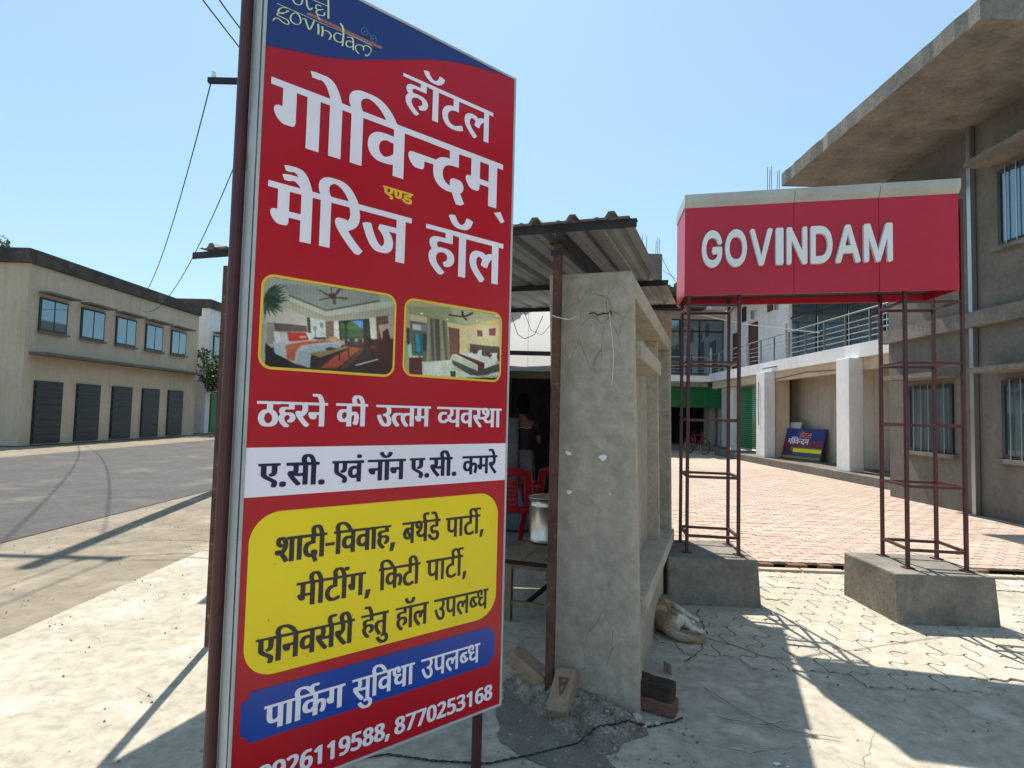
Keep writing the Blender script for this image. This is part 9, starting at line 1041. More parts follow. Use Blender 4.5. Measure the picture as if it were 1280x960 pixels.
# ------------------------------------------------------------------ roadside gate sign: plinth, lattice tower, red box, letters
def gate_tower(ox, label, lp, plinth_label):
    """plinth and four legged lattice tower"""
    p = root('plinth', plinth_label, 'plinth', (1.68+ox, 5.08-.2*ox, 0)); b = MB()
    dx = Vector((ox, -.22*ox, 0)); ex, ey = Vector((.994, -.03, 0)).normalized(), Vector((.0, 1, 0))
    b.add([Vector((1.30, 4.735, -.05))+dx, Vector((2.045, 4.70, -.05))+dx, Vector((2.075, 5.42, -.05))+dx, Vector((1.30, 5.45, -.05))+dx, Vector((1.30, 4.75, .375))+dx, Vector((2.02, 4.72, .375))+dx, Vector((2.055, 5.41, .375))+dx, Vector((1.30, 5.44, .375))+dx],
          [(3, 2, 1, 0), (4, 5, 6, 7), (0, 1, 5, 4), (1, 2, 6, 5), (2, 3, 7, 6), (3, 0, 4, 7)]); b.build('plinth_block', m_plinth, p, bevel=.012)
    t = root('lattice_tower', label, 'steel tower', Vector((1.74, 5.1, .375))+dx)
    C4 = [Vector((1.507, 4.93, 0)), Vector((1.918, 4.868, 0)), Vector((1.978, 5.262, 0)), Vector((1.571, 5.335, 0))]
    for i, c in enumerate(C4):
        b = MB(); b.box(c+dx+Vector((0, 0, (.375+3.3)/2)), (.024, .024, 3.3-.375)); b.build('leg', m_maroon, t)
        b = MB(); b.box(c+dx+Vector((0, 0, .379)), (.07, .07, .008)); b.build('base_plate', m_maroon, t)
    for z in (.515, 1.01, 1.49, 1.985, 2.475):
        for i in range(4):
            a, c = C4[i]+dx, C4[(i+1) % 4]+dx; zz = z+(.006 if i % 2 else 0)
            b = MB(); d = (c-a).normalized()*.012; b.bar(a+d+Vector((0, 0, zz)), c-d+Vector((0, 0, zz)), .022, .022); b.build('rung', m_maroon, t)
    return t
m_plinth = mat('plinth_cement', (150, 144, 132), (124, 120, 112), 2.5, .95, .4, 20, c3=(100, 98, 94), s3=3.5, t3=(.5, .7), mottle=.4)
gate_tower(0, 'maroon steel lattice tower under the near end of the red sign', 0, 'grey cement plinth beside the sleeping dog')
gate_tower(1.62, 'maroon steel lattice tower under the far right end of the red sign', 1, 'grey cement plinth at the right end of the red sign')
gs = root('gate_sign', 'red box sign with raised white English capitals on steel towers', 'sign', (2.5, 5.0, 2.55))
S0 = Vector((1.465, 4.915, 2.554)); sx_, sy_ = Vector((.974, -.227, 0)).normalized(), Vector((.14, .99, 0)).normalized(); SLn = 2.06; SH = .775; SD = .47
def sbx(mb, u0, u1, d0, d1, z0, z1): 
    vs = [S0+sx_*u+sy_*d+Vector((0, 0, z)) for z in (z0, z1) for u, d in ((u0, d0), (u1, d0), (u1, d1), (u0, d1))]
    mb.add(vs, [(3, 2, 1, 0), (4, 5, 6, 7), (0, 1, 5, 4), (1, 2, 6, 5), (2, 3, 7, 6), (3, 0, 4, 7)])
for a, c in ((0, .868), (.872, 1.5), (1.504, SLn)):
    b = MB(); sbx(b, a, c, 0, .012, 0, SH); b.build('front_panel', m_sred, gs)
b = MB(); sbx(b, 0, .012, .014, SD, 0, SH); b.build('side_panel', m_sred, gs)
b = MB(); sbx(b, SLn-.012, SLn, .014, SD, 0, SH); b.build('side_panel', m_sred, gs)
b = MB(); sbx(b, .014, SLn-.014, SD-.012, SD, 0, SH); b.build('back_panel', m_sred, gs)
for a, c in ((-.006, .868), (.872, 1.5), (1.504, SLn+.006)):
    b = MB(); vs = [S0+sx_*u+sy_*d+Vector((0, 0, z)) for u in (a, c) for d, z in ((-.002, SH-.01), (-.03, SH+.035), (-.03, SH+.10), (SD+.01, SH+.10), (SD+.01, SH+.001), (.02, SH+.001))]
    b.add(vs, [tuple(range(6)), tuple(range(11, 5, -1))]+[((i+1) % 6, i, 6+i, 6+(i+1) % 6) for i in range(6)]); b.build('cap_panel', m_scap, gs, fixn=True)
b = MB(); sbx(b, .02, SLn-.02, .02, SD-.02, .06, .08); b.build('inner_tray', m_angle, gs)
# letters
xs_ = {'G': .137}; pos = .137; H_l = .312
mid = {}
for ch in 'GOVINDAM':
    w, s_ = GOV[ch]; w *= H_l
    if ch == 'G': w0 = .137
    lo = []
    for part in s_.split(';'):
        n = list(map(int, part.split())); lo.append([(n[i]/1000*H_l, n[i+1]/1000*H_l) for i in range(0, len(n)-1, 2)])
    V, T, loops = fill(lo); b = MB(); z0 = .235; ft, bk = -.034, -.002
    P3 = lambda u, v, d: S0+sx_*(pos+u)+sy_*d+Vector((0, 0, z0+v))
    n = len(V); b.add([P3(u, v, ft) for u, v in V]+[P3(u, v, bk) for u, v in V], [t for t in T]+[tuple(n+i for i in reversed(t)) for t in T])
    for l in loops:
        m_ = len(l); b.add([P3(u, v, ft) for u, v in l]+[P3(u, v, bk) for u, v in l], [(i, (i+1) % m_, m_+(i+1) % m_, m_+i) for i in range(m_)])
    b.build('letter', m_letter, gs, fixn=True, label='raised white letter '+ch)
    pos += w+.025

# ------------------------------------------------------------------ far courtyard buildings
FL = 3.45   # underside of upper floor slab
mainb = root('courtyard_building', 'white two storey block facing the viewer across the courtyard, dark glazed upper floor', 'building', (8, 34, 0))
def part(nm, m_, par, boxes, bevel=0, label=None):
    b = MB()
    for q in boxes: b.bb(*q)
    return b.build(nm, m_, par, bevel=bevel, label=label)
part('balcony_slab', m_plaster_w, mainb, [(3.5, 10.6, 31, 32.5, 3.5, 3.82)])
part('beam', m_beige, mainb, [(3.5, 11.0, 32.35, 32.6, 3.3, 3.498)])
part('wall', m_beige, mainb, [(3.5, 12.0, 32.5, 32.7, 7.15, 7.75), (3.5, 12.0, 32.5, 32.7, 3.82, 4.0)])
part('parapet', m_parapet, mainb, [(3.5, 11.9, 32.2, 32.6, 7.76, 8.5)])
part('chajja', m_parapet, mainb, [(3.5, 10.6, 31.6, 32.5, 7.6, 7.745)])
b = MB()
for k in range(30): x = 4+R.uniform(0, 7); b.box((x, 31.95+R.uniform(-.2, .2), 8.52+R.uniform(-.2, .3)), (R.uniform(.2, .6), .3, R.uniform(.2, .5)))
b.build('broken_coping', m_parapet, mainb)
xs = [3.5, 5.0, 6.6, 7.9, 9.42, 10.55, 11.9]
for a, c in zip(xs[:-1], xs[1:]):
    f_ = part('window', m_dframe, mainb, [(a, c, 32.53, 32.58, 6.42, 6.50), (a, a+.07, 32.53, 32.58, 4.0, 7.15), (a+.07, c, 32.53, 32.58, 7.08, 7.15), (a+.07, c, 32.53, 32.58, 4.0, 4.07)])
    part('pane', m_glass, f_, [(a+.07, c, 32.6, 32.62, 4.07, 7.08)]) if False else None
    g_ = MB(); g_.bb(a+.07, c, 32.59, 32.61, 4.07, 6.42); g_.bb(a+.07, c, 32.59, 32.61, 6.5, 7.08); g_.build('pane', m_glass, f_)
part('rear_wall', m_plaster_w, mainb, [(3.5, 12, 38, 38.2, 0, 7.7)])
part('side_wall', m_plaster_w, mainb, [(3.3, 3.498, 32.5, 38, 0, 7.7), (12.0, 12.2, 32.5, 38, 0, 7.7)])
part('roof', m_block, mainb, [(3.3, 12.2, 32.7, 38.2, 7.72, 7.8)])
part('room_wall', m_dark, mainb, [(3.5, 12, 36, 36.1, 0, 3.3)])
for q in ((6.2, 6.6, 32.5, 32.8, 0, 3.3), (11.84, 11.99, 32.5, 32.8, 0, 3.3), (11.4, 11.75, 33.3, 33.6, 0, 3.3)): part('pillar', m_beige, mainb, [q])
sh = MB()
for k in range(12): z = 2.13+k*.1; sh.box((9.22, 32.56, z+.05), (5.22, .04, .092))
sh.build('roller_shutter', m_shutter, mainb)
part('podium', m_block, mainb, [(3.3, 12.2, 32.2, 38, -.4, 0)], .02)
part('stair_room', m_block, mainb, [(7.25, 8.8, 34, 36, 7.8, 11.3)], .03)
for x, y_ in ((7.5, 34.2), (7.62, 34.2), (7.9, 34.3), (8.45, 34.2), (8.55, 34.2), (8.68, 34.3)):
    b = MB(); b.tube([(x, y_, 11.25), (x+.02, y_, 12.2+R.uniform(-.2, .3))], .016, 5); b.build('rebar', m_rust, mainb)
part('water_tank_stand', m_parapet, mainb, [(9.65, 10.1, 34, 34.6, 7.8, 9.6), (9.2, 9.62, 34, 34.4, 7.8, 8.75)])
# railing builder
def railing(par, p, q, z, post_step=1.1, last=True):
    p, q = Vector(p), Vector(q); L = (q-p).length; n = max(1, round(L/post_step))
    for i in range(n+1):
        c = p.lerp(q, i/n)
        b = MB(); b.box(c+Vector((0, 0, z+.49)), (.045, .045, .98)); b.build('railing_post', m_rail, par)
    for k, h in enumerate((.18, .36, .54, .72, 1.0)):
        b = MB(); r_ = .026 if h == 1.0 else .014; b.tube([p+Vector((0, 0, z+h)), q+Vector((0, 0, z+h))], r_, 6); b.build('railing_bar', m_rail, par)
railing(mainb, (4.2, 31.06, 0), (10.55, 31.06, 0), 3.82, 1.4)

wing = root('balcony_wing', 'white two storey wing along the right of the courtyard with a railed balcony', 'building', (12.5, 22, 0))
part('balcony_slab', m_plaster_w, wing, [(10.6, 12.0, 12, 31.0, 3.5, 3.93)])
part('drip_beam', m_peach, wing, [(10.75, 10.95, 12, 30.9, 3.12, 3.498)])
part('upper_wall', m_plaster_w, wing, [(12, 12.2, 24.95, 32.49, 3.93, 7.7), (12, 12.2, 10, 24.95, 6.9, 7.7)])
part('eave_slab', m_plaster_w, wing, [(10.6, 12.5, 12, 31.5, 7.5, 7.7)])
part('roof', m_block, wing, [(12.5, 18, 12, 32.4, 7.5, 7.68)])
part('end_wall', m_plaster_w, wing, [(12.2, 18, 11.8, 12, 0, 7.48)])
part('wall', m_beige, wing, [(11.9, 12.0, 12, 26.0, .0, 3.395)])
part('shop_wall', m_plaster_w, wing, [(11.8, 11.98, 28.72, 32.4, 0, 3.49)])
part('ceiling', m_peach, wing, [(10.96, 11.99, 12, 28.7, 3.40, 3.49)])
part('beam', m_peach, wing, [(10.96, 11.4, 24.3, 28.7, 3.1, 3.398)])
part('column', m_plaster_w, wing, [(10.3, 10.74, 23.5, 24.3, 0, 3.49)], .02)
part('column', m_peach, wing, [(10.76, 11.38, 23.6, 24.28, 0, 3.38)], .02)
part('column', m_plaster_w, wing, [(10.3, 10.74, 17.6, 18.3, 0, 3.49)], .02)
part('column', m_plaster_w, wing, [(10.3, 10.74, 12.1, 12.8, 0, 3.49)], .02)
part('column', m_plaster_w, wing, [(10.9, 11.3, 28.4, 28.71, 0, 3.1)])
part('walkway', m_block, wing, [(10.1, 11.98, 12, 28.7, -.4, 0)], .02)
sh = MB(); k = 0
while k*.09 < 3.0: sh.box((11.28, 26.4, .16+k*.09+.045), (.03, 4.0, .082)); k += 1
sh.build('roller_shutter', m_shutter, wing)
for y0, y1, z0, z1, mm in ((28.15, 29.1, 3.93, 6.3, m_door), (30.3, 31.2, 3.93, 6.1, m_door), (29.55, 29.95, 6.6, 7.3, m_dframe), (26.5, 26.95, 6.6, 7.5, m_door)):
    f_ = part('door' if z0 < 5 else 'window', m_dframe, wing, [(11.96, 11.998, y0-.06, y0, z0, z1+.06), (11.96, 11.998, y1, y1+.06, z0, z1+.06), (11.96, 11.998, y0, y1, z1, z1+.06)])
    part('leaf', mm, f_, [(11.972, 11.995, y0, y1, z0, z1)])
for y_ in (28.6, 26.0):
    b = MB(); b.box((11.93, y_, 6.75), (.1, .16, .42)); b.tube([(11.99, y_-.3, 6.9), (11.9, y_-.35, 6.9), (11.9, y_-.35, 6.75)], .03, 6); b.build('wall_lamp', m_rail, wing)
k = 0
for ya in (12.2, 14.3, 16.4, 18.5, 20.6, 22.7):
    f_ = part('window', m_dframe, wing, [(12.0, 12.06, ya, ya+.08, 3.93, 6.9), (12.0, 12.06, ya+.08, ya+2.1, 5.9, 5.98), (12.0, 12.06, ya+.08, ya+2.1, 3.93, 4.0)])
    g_ = MB(); g_.bb(12.07, 12.09, ya+.08, ya+2.1, 4.0, 5.9); g_.bb(12.07, 12.09, ya+.08, ya+2.1, 5.98, 6.9); g_.build('pane', m_glass, f_)
railing(wing, (10.66, 12.1, 0), (10.66, 30.95, 0), 3.93, 1.25)
for y_ in (30.9, 26.2, 22.4):
    b = MB(); b.box((10.66, y_, 4.55), (.09, .09, 1.24)); b.lathe([(.03, 5.17), (.05, 5.22), (.055, 5.28), (.04, 5.33), (.001, 5.35)], (10.66, y_, 0), 10); b.build('newel_post', m_scap, wing)
part('roof_room', m_block, wing, [(12.8, 16, 24, 29, 7.7, 10.6)])
part('roof_column', m_block, wing, [(10.7, 11.2, 24.2, 24.7, 7.71, 11.1)])
for i, (x, y_) in enumerate(((10.45, 24.2), (10.55, 24.25), (10.62, 24.2), (10.9, 24.3), (10.98, 24.25))):
    b = MB(); b.tube([(x+.28, y_, 11.0), (x+.28+(.03 if i % 2 else 0), y_, 12.3+R.uniform(-.1, .1))], .013, 5); b.build('rebar', m_rust, wing)
part('wall_pipe', m_rail, wing, [(10.56, 10.6, 23.0, 24.3, 3.66, 3.7)])
b = MB(); b.tube([(10.28, 24.0, 3.1), (10.27, 24.02, 2.2), (10.28, 24.0, 1.3)], .012, 5); b.tube([(10.72, 18.4, 3.2), (10.72, 21, 3.3), (10.72, 24, 3.15)], .012, 5); b.build('cable', m_wire, wing)

for q in (mainb, wing):
    q.scale = (.82, .82, .82); q.location = (q.location.x*.82, q.location.y*.82, .27)
# bicycle in the shade of the far block
def bicycle(c, ang):
    t = root('bicycle', 'red bicycle parked in the shade before the green shutter', 'bicycle', c, ang)
    m_bf = plain('bicycle_red', (170, 20, 36), .4); m_ty = plain('tyre_rubber', (24, 24, 26), .8)
    for sx in (-.52, .52):
        w = MB(); w.tube([(sx+.32*cos(a*pi/12), 0, .34+.32*sin(a*pi/12)) for a in range(25)], .022, 6, cap=False); tyre = w.build('wheel', m_ty, t, world=False, smooth=True)
        w = MB(); w.tube([(sx+.295*cos(a*pi/12), 0, .34+.295*sin(a*pi/12)) for a in range(25)], .009, 5, cap=False)
        for k in range(12): a = k*pi/6; w.tube([(sx, 0, .34), (sx+.29*cos(a), 0, .34+.29*sin(a))], .002, 3)
        w.tube([(sx, -.04, .34), (sx, .04, .34)], .02, 8); w.build('rim', m_rail, tyre, world=False)
    f = MB()
    for a, b_, r_ in (((-.52, 0, .34), (-.05, 0, .30), .013), ((-.05, 0, .30), (-.17, 0, .80), .017), ((-.17, 0, .76), (.36, 0, .80), .017), ((-.05, 0, .30), (.38, 0, .72), .019), ((-.52, 0, .34), (-.16, 0, .74), .010), ((.34, 0, .90), (.40, 0, .68), .019), ((.40, .0, .68), (.52, .05, .34), .011), ((.40, 0, .68), (.52, -.05, .34), .011)): f.tube([a, b_], r_, 8)
    f.build('frame', m_bf, t, world=False)
    h = MB(); h.tube([(.30, -.28, 1.02), (.34, -.2, 1.0), (.35, 0, .98), (.34, .2, 1.0), (.30, .28, 1.02)], .012, 6); h.tube([(.35, 0, .98), (.34, 0, .9)], .014, 6); h.build('handlebar', m_ty, t, world=False)
    s_ = MB(); s_.add([(-.32, -.08, .90), (-.32, .08, .90), (-.1, .03, .905), (-.02, 0, .9), (-.1, -.03, .905), (-.32, -.07, .86), (-.32, .07, .86), (-.04, 0, .87)], [(0, 4, 3, 2, 1), (5, 6, 7), (0, 1, 6, 5), (1, 2, 3, 7, 6), (3, 4, 0, 5, 7)]); s_.tube([(-.17, 0, .78), (-.18, 0, .88)], .013, 6); s_.build('saddle', m_ty, t, world=False)
    p_ = MB(); p_.tube([(-.05, -.06, .30), (-.05, .06, .30)], .02, 8); p_.lathe([(.09, 0), (.1, .004), (.09, .008)], (0, 0, 0), 16); p_.v = [Vector((v.x-.05, v.z+.05, v.y+.30)) if i >= 16 else v for i, v in enumerate(p_.v)]
    p_.bar((-.05, .06, .30), (.06, .06, .18), .02, .012); p_.bar((-.05, -.06, .30), (-.16, -.06, .42), .02, .012); p_.box((.06, .11, .18), (.09, .08, .02)); p_.box((-.16, -.11, .42), (.09, .08, .02)); p_.build('crank', m_rail, t, world=False)
    fe = MB(); fe.tube([(-.52+.37*cos(a*pi/12), 0, .34+.37*sin(a*pi/12)) for a in range(2, 14)], .012, 5); fe.tube([(.52+.37*cos(a*pi/12), 0, .34+.37*sin(a*pi/12)) for a in range(3, 12)], .012, 5); fe.build('mudguard', m_bf, t, world=False)
    return t
bicycle((7.72, 24.0, .05), radians(-72))

# poster boards leaning at the wing (built beside the wing, then set down with it)
pb = root('leaning_poster', 'small colourful hotel poster board leaning against the beige wall', 'poster board', (11.2, 22.3, .05))
po_ = Vector((10.95, 23.45, .0)); pdx = Vector((.27, -.96, 0)).normalized(); pup = Vector((.25, .07, 1)).normalized(); pnn = pup.cross(pdx).normalized(); pnn = -pnn if pnn.x > 0 else pnn
def onp(d): return lambda u, v: po_+pdx*(u*1.35)+pup*(v*1.25)+pnn*d
def prect(u0, u1, v0, v1, d, m_, nm='print_band'): print_obj(nm, [[(u0, v0), (u1, v0), (u1, v1), (u0, v1)]], onp(d), m_, pb)
b = MB(); b.add([onp(d)(u, v) for d in (0, -.04) for u, v in ((0, 0), (1.5, 0), (1.5, 1), (0, 1))], [(0, 1, 2, 3), (7, 6, 5, 4), (0, 4, 5, 1), (1, 5, 6, 2), (2, 6, 7, 3), (3, 7, 4, 0)]); b.build('board', plain('poster_board', (60, 34, 60), .5), pb, fixn=True)
prect(.03, 1.47, .62, .97, .006, m_blue); prect(.03, 1.47, .40, .62, .006, plain('poster_maroon', (110, 30, 60), .5)); prect(.3, 1.47, .28, .40, .006, plain('poster_green', (70, 120, 80), .5)); prect(.42, 1.47, .24, .36, .012, m_yel); prect(.42, 1.47, .14, .22, .012, plain('poster_teal', (30, 90, 130), .5)); prect(.03, 1.47, .03, .12, .006, plain('poster_ochre', (150, 120, 50), .5))
def place_words(idx, u0, v0, su, d, m_):
    for i in idx:
        lo = WORDS[i][2]; mu = min(p[0] for l in lo for p in l); mv = min(p[1] for l in lo for p in l)
        print_obj('poster_lettering', [[(u0+(p[0]-mu)*su, v0+(p[1]-mv)*su) for p in l] for l in lo], onp(d), m_, pb)
m_pog = plain('poster_orange', (220, 110, 50), .5); m_pow = plain('poster_white', (225, 215, 225), .5)
place_words([0], .55, .70, 1.1, .012, m_pog); place_words([1], .15, .47, .85, .012, m_pow)
pb2 = root('spare_panel', 'pale blank board leaning behind the hotel poster board', 'board', (11.3, 23.9, .15))
b = MB(); q = Vector((11.15, 24.0, .15)); b.add([q+Vector(a) for a in ((0, 0, 0), (.1, -1.1, 0), (.42, -1.05, 1.3), (.32, .02, 1.3))]+[q+Vector(a)+Vector((-.035, 0, .01)) for a in ((0, 0, 0), (.1, -1.1, 0), (.42, -1.05, 1.3), (.32, .02, 1.3))], [(0, 1, 2, 3), (7, 6, 5, 4), (0, 4, 5, 1), (1, 5, 6, 2), (2, 6, 7, 3), (3, 7, 4, 0)]); b.build('board', m_frame, pb2, fixn=True)

for q in (pb, pb2):
    q.scale = (.82, .82, .82); q.location = (q.location.x*.82, q.location.y*.82, q.location.z*.82+.27)
# ------------------------------------------------------------------ building at the right with a rough concrete roof slab
rb = root('slab_roof_house', 'unfinished house at the right with a rough concrete roof overhang', 'house', (10, 9.5, 0))
b = MB(); NS = 26
def slabz(x, y_): return 6.47+.0*x
edge = [(5.62+.03*noise.noise((0, i*.7, 0)), 12.0-5.2*i/NS) for i in range(NS+1)]
b.add([(x, y_, z) for z in (6.47, 6.74) for x, y_ in edge]+[(13, 6.8, 6.47), (13, 12, 6.47), (13, 6.8, 6.74), (13, 12, 6.74)], [])
n = NS+1
b.f += [tuple(range(n))+(2*n, 2*n+1), tuple(reversed(range(n, 2*n)))+(2*n+3, 2*n+2)]+[(i+1, i, n+i, n+i+1) for i in range(NS)]+[(0, 2*n+1, 2*n+3, n), (n-1, 2*n-1, 2*n+2, 2*n), (2*n, 2*n+2, 2*n+3, 2*n+1)]; b.m += [0]*(len(b.f)-len(b.m))
b.build('roof_slab', m_slabc, rb, fixn=True)
part('wall', m_block, rb, [(7.6, 13, 7.0, 11.6, 0, 6.468)])
part('floor_band', m_slabc, rb, [(7.4, 13.2, 6.8, 11.8, 3.1, 3.35)]) if False else part('floor_band', m_slabc, rb, [(7.45, 7.598, 6.9, 11.7, 3.1, 3.35), (7.45, 13, 6.85, 6.998, 3.1, 3.35)])
for y_ in (7.8, 9.9):
    for z in (1.0, 4.3):
        f_ = part('window', m_dframe, rb, [(7.56, 7.598, y_, y_+1.1, z, z+.06), (7.56, 7.598, y_, y_+1.1, z+1.14, z+1.2), (7.56, 7.598, y_, y_+.06, z+.06, z+1.14), (7.56, 7.598, y_+1.04, y_+1.1, z+.06, z+1.14)])
        part('pane', m_glass, f_, [(7.58, 7.597, y_+.06, y_+1.04, z+.06, z+1.14)])
        for k in range(5): part('grille_bar', m_rail, f_, [(7.54, 7.555, y_+.16+k*.19, y_+.175+k*.19, z-.02, z+1.22)])
        part('sill', m_slabc, rb, [(7.5, 7.598, y_-.08, y_+1.18, z-.07, z-.005)]); part('sunshade', m_slabc, rb, [(7.15, 7.598, y_-.15, y_+1.25, z+1.32, z+1.4)])
part('drain_pipe', m_rail, rb, [(7.5, 7.58, 9.35, 9.43, 0, 6.46)])

# unseen house behind the viewer, added to shape the sign's reflections and bounce light
ob = root('added_house', 'pale two storey house added out of view behind the viewer on the right, reflecting in the hotel sign', 'house', (9.5, -3.5, 0))
part('wall', m_plaster_w, ob, [(6.6, 12.5, -10, 2.2, 0, 5.6)])
part('parapet', m_parapet, ob, [(6.5, 12.6, -10.1, 2.3, 5.603, 6.1)])
for y_ in (-8.5, -5.5, -2.5, .3):
    for z in (1.0, 3.9):
        f_ = part('window', m_dframe, ob, [(6.54, 6.598, y_, y_+1.3, z, z+1.2)]); part('pane', m_glass, f_, [(6.52, 6.538, y_+.07, y_+.62, z+.07, z+1.13), (6.52, 6.538, y_+.68, y_+1.23, z+.07, z+1.13)])
# ------------------------------------------------------------------ left side of the street
def shophouse(x0, x1, y0, y1, h, m_, label, floors=2, tile=None):
    t = root('shop_house', label, 'building', ((x0+x1)/2, (y0+y1)/2, 0))
    part('wall', m_, t, [(x0, x1, y0, y1, 0, h)])
    part('parapet', m_parapet, t, [(x0-.1, x1+.1, y0-.15, y0+.1, h+.003, h+.5), (x1-.1, x1+.12, y0+.1, y1, h+.003, h+.5)])
    fh = h/floors
    for f in range(floors):
        if f: part('sunshade', m_block, t, [(x1+.002, x1+.6, y0+.2, y1-.2, f*fh, f*fh+.1)])
        y_ = y0+.5
        while y_+1.4 < y1:
            z0, z1 = (.05, 2.3) if f == 0 else (f*fh+.9, f*fh+2.1)
            w = part('shutter' if f == 0 else 'window', m_shutter if (f == 0 and int(y_) % 2) else m_dframe, t, [(x1+.002, x1+.05, y_, y_+1.3, z0, z1)])
            if f: part('sill', m_block, t, [(x1+.062, x1+.14, y_-.08, y_+1.38, z0-.07, z0-.005)]); part('shade_slab', m_block, t, [(x1+.062, x1+.45, y_-.12, y_+1.42, z1+.12, z1+.19)])
            else:
                for k in range(8): part('shutter_slat', m_dframe if not int(y_) % 2 else m_shutter, w, [(x1+.052, x1+.075, y_+.04, y_+1.26, .12+k*.27, .34+k*.27)])
            if f: part('pane', m_glass, w, [(x1+.052, x1+.06, y_+.07, y_+.62, z0+.07, z1-.07), (x1+.052, x1+.06, y_+.68, y_+1.23, z0+.07, z1-.07)])
            y_ += 2.0
    x = x0+.6
    while x+1.2 < x1:
        w = part('window', m_dframe, t, [(x, x+1.1, y0-.05, y0-.002, fh+.9, fh+2.0)]); part('pane', m_glass, w, [(x+.07, x+.52, y0-.06, y0-.052, fh+.97, fh+1.93), (x+.58, x+1.03, y0-.06, y0-.052, fh+.97, fh+1.93)]); x += 1.9
    return t
shophouse(-26, -17, 20, 31, 6.4, m_peach, 'peach two storey shop building left of the road')
shophouse(-28, -17.5, 33, 45, 7.2, m_plaster_w, 'white shop building farther down the road on the left')
shophouse(-5, -1.2, 26, 38, 6.6, m_beige, 'beige two storey building straight behind the stall room')
def tree(x, y_, h, cr, label, seed):
    rr = random.Random(seed); t = root('tree', label, 'tree', (x, y_, 0), 0, 'trees beyond the road'); b = MB(); base = Vector((x, y_, -.1)); tips = []
    top = base+Vector((rr.uniform(-.4, .4), rr.uniform(-.4, .4), h*.5)); b.tube([base, base.lerp(top, .5)+Vector((.12, 0, 0)), top], [.28, .2, .16], 8)
    for k in range(8):
        a = k*.79+rr.uniform(-.3, .3); e = top+Vector((cos(a)*cr*.6, sin(a)*cr*.6, rr.uniform(.12, .42)*h)); b.tube([top.lerp(base, rr.uniform(0, .25)), top.lerp(e, .5)+Vector((0, 0, .3)), e], [.1, .06, .02], 6); tips += [e, top.lerp(e, .6)]
    b.build('trunk', m_bark, t, smooth=True); lf = MB()
    for k in range(42):
        c = rr.choice(tips)+Vector((rr.gauss(0, .32*cr*.6), rr.gauss(0, .32*cr*.6), rr.gauss(0, .3*cr*.5))); R_ = rr.uniform(.35, .75)
        for q in range(110):
            d = Vector((rr.gauss(0, 1), rr.gauss(0, 1), rr.gauss(0, .8))).normalized()*R_*rr.uniform(.4, 1); p = c+d
            u = Vector((rr.gauss(0, 1), rr.gauss(0, 1), rr.gauss(0, 1))).normalized(); v = u.orthogonal().normalized(); L = rr.uniform(.07, .14)
            lf.add([p-u*L, p+v*L*.4, p+u*L, p-v*L*.4], [(0, 1, 2, 3)])
    lf.build('crown', m_leaf, t)
m_bark = mat('bark', (96, 82, 68), (70, 60, 50), 4, .95, .6, 20); m_leaf = island(mat('leaves', (74, 96, 44), (58, 80, 36), .8, .6, 0, 10, mottle=0), .3)
tree(-13.5, 48, 9, 3.4, 'leafy tree at the far end of the road, behind the pole', 3)
tree(-30, 30, 10, 4, 'big leafy tree rising behind the peach shop building', 5)
tree(-9.5, 62, 10, 4, 'distant tree closing the view down the road', 8)
tree(-16.2, 33, 5.5, 2, 'small tree between the peach and the white shop buildings', 11)
gv = MB()
for i in range(2600):
    x, y_ = R.uniform(-5.6, 6.2), R.uniform(1.2, 14); r_ = R.choice([.004, .005, .007, .01])
    if -2.7 < x < 1.5 and y_ > 6.4: continue
    if .9 < x < 3 and 3 < y_ < 6 and R.random() < .6: continue
    if y_ > 6 and x > .9: continue
    gv.add([(x-r_, y_, 0), (x, y_-r_*.8, .001), (x+r_, y_, .0), (x, y_+r_, .001), (x+r_*.2, y_, r_*1.1)], [(0, 1, 4), (1, 2, 4), (2, 3, 4), (3, 0, 4)])
gv.build('loose_grit', m_grit, kind='stuff')
up_ = root('utility_pole', 'concrete utility pole with cross arm carrying wires at the left', 'utility pole', (-5.4, 11, 0))
b = MB(); b.tube([(-5.4, 11, -.2), (-5.4, 11, 8.5)], [.14, .09], 10); b.build('pole', m_block, up_, smooth=True)
b = MB(); b.bar((-6.1, 11, 7.9), (-4.7, 11, 7.9), .08, .1); b.build('cross_arm', m_angle, up_)
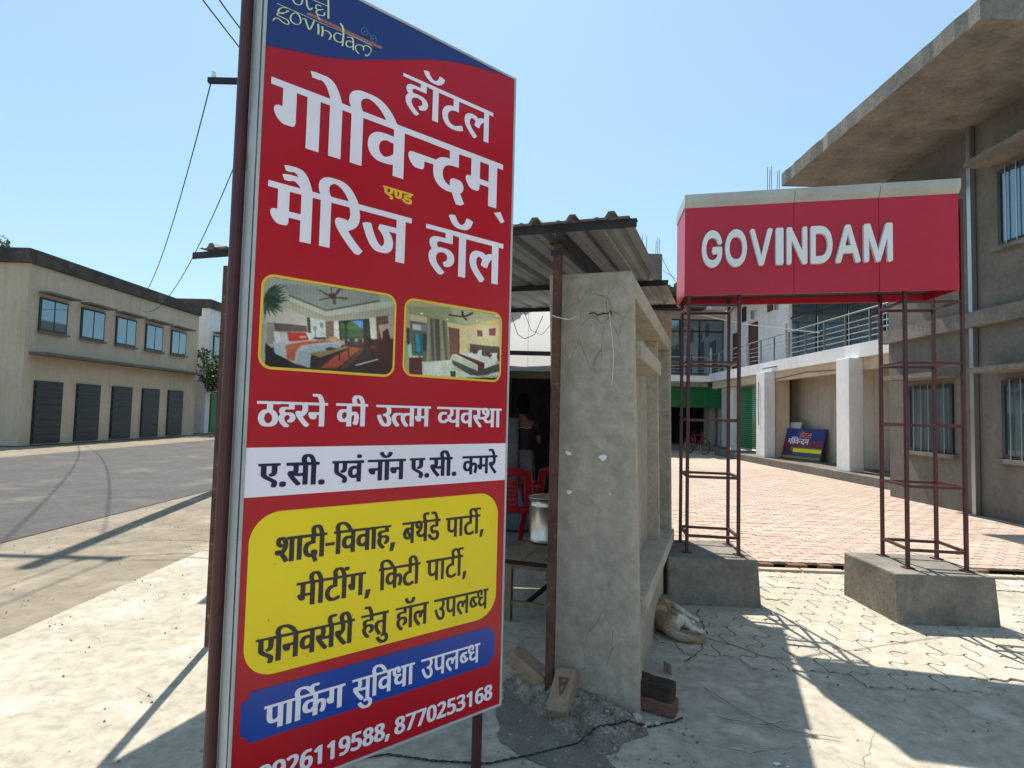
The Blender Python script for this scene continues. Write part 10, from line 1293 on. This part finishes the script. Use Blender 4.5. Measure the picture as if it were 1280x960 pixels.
for x in (-6.0, -5.1, -4.8):
    b = MB(); b.lathe([(.03, 7.95), (.05, 7.99), (.03, 8.03), (.045, 8.07), (.02, 8.1)], (x, 11, 0), 8); b.build('insulator', m_letter, up_, smooth=True)
def sag(p, q, s=.5, r=.008, n=16, label='', wob=0):
    p, q = Vector(p), Vector(q); b = MB()
    b.tube([p.lerp(q, i/n)-Vector((0, 0, 4*s*(i/n)*(1-i/n)))+Vector((R.uniform(-wob, wob), 0, R.uniform(-wob, wob)))*(0 < i < n) for i in range(n+1)], r, 5)
    tag(b.build('overhead_wire', m_wire, smooth=True), label, 'wire', 'overhead wires at the left')
sag((-4.8, 11, 8.1), (-2.5, 7.0, 2.35), .35, .011, label='overhead wire dropping from the pole to the stall room roof')
sag((-5.1, 11, 8.1), (-2.0, 7.0, 2.35), .8, .011, label='slack overhead wire dropping from the pole to the stall room roof', wob=.05)
sag((-6.0, 11, 8.1), (-17, 26, 6.4), 1.0, .012, label='overhead wire from the pole towards the peach building')
sag((-5.1, 11, 8.08), (-4.2, -6, 8.5), .6, .012, label='overhead wire passing above the viewer at the left')
sag((-4.8, 11, 8.08), (-3.4, -6, 8.5), .9, .012, label='lowest overhead wire passing above the viewer at the left')
sag((-5.4, 11, 7.3), (-2.2, 7.0, 2.35), 1.3, .009, label='long looping overhead wire hanging below the others by the pole', wob=.08)
sag((-5.4, 11, 6.5), (-17, 26, 5.9), 1.2, .010, label='lower overhead wire sagging from the pole to the peach building')
sag((8.7, 34, 10.4), (11.9, 30, 7.75), .35, .014, label='thin wire from the rooftop stair room to the wing roof')
sag((8.7, 34, 11.2), (9.7, 34, 9.5), .1, .014, label='short thin wire beside the rooftop stair room')
b = MB(); b.tube([Rf(3.2, -.04, -.02), Vector((1.75, 5.5, 2.62)), S0+sx_*.02+sy_*.45+Vector((0, 0, -.02))], .006, 5)
b.tube([Vector((1.57, 5.335, 2.5)), Vector((2.2, 5.5, 2.42)), Vector((3.1, 5.8, 2.40))], .005, 5)
tag(b.build('service_wire', m_wire_w, smooth=True), 'pale wire strung from the sheet roof across the lattice tower', 'wire')
bpy.context.view_layer.update()
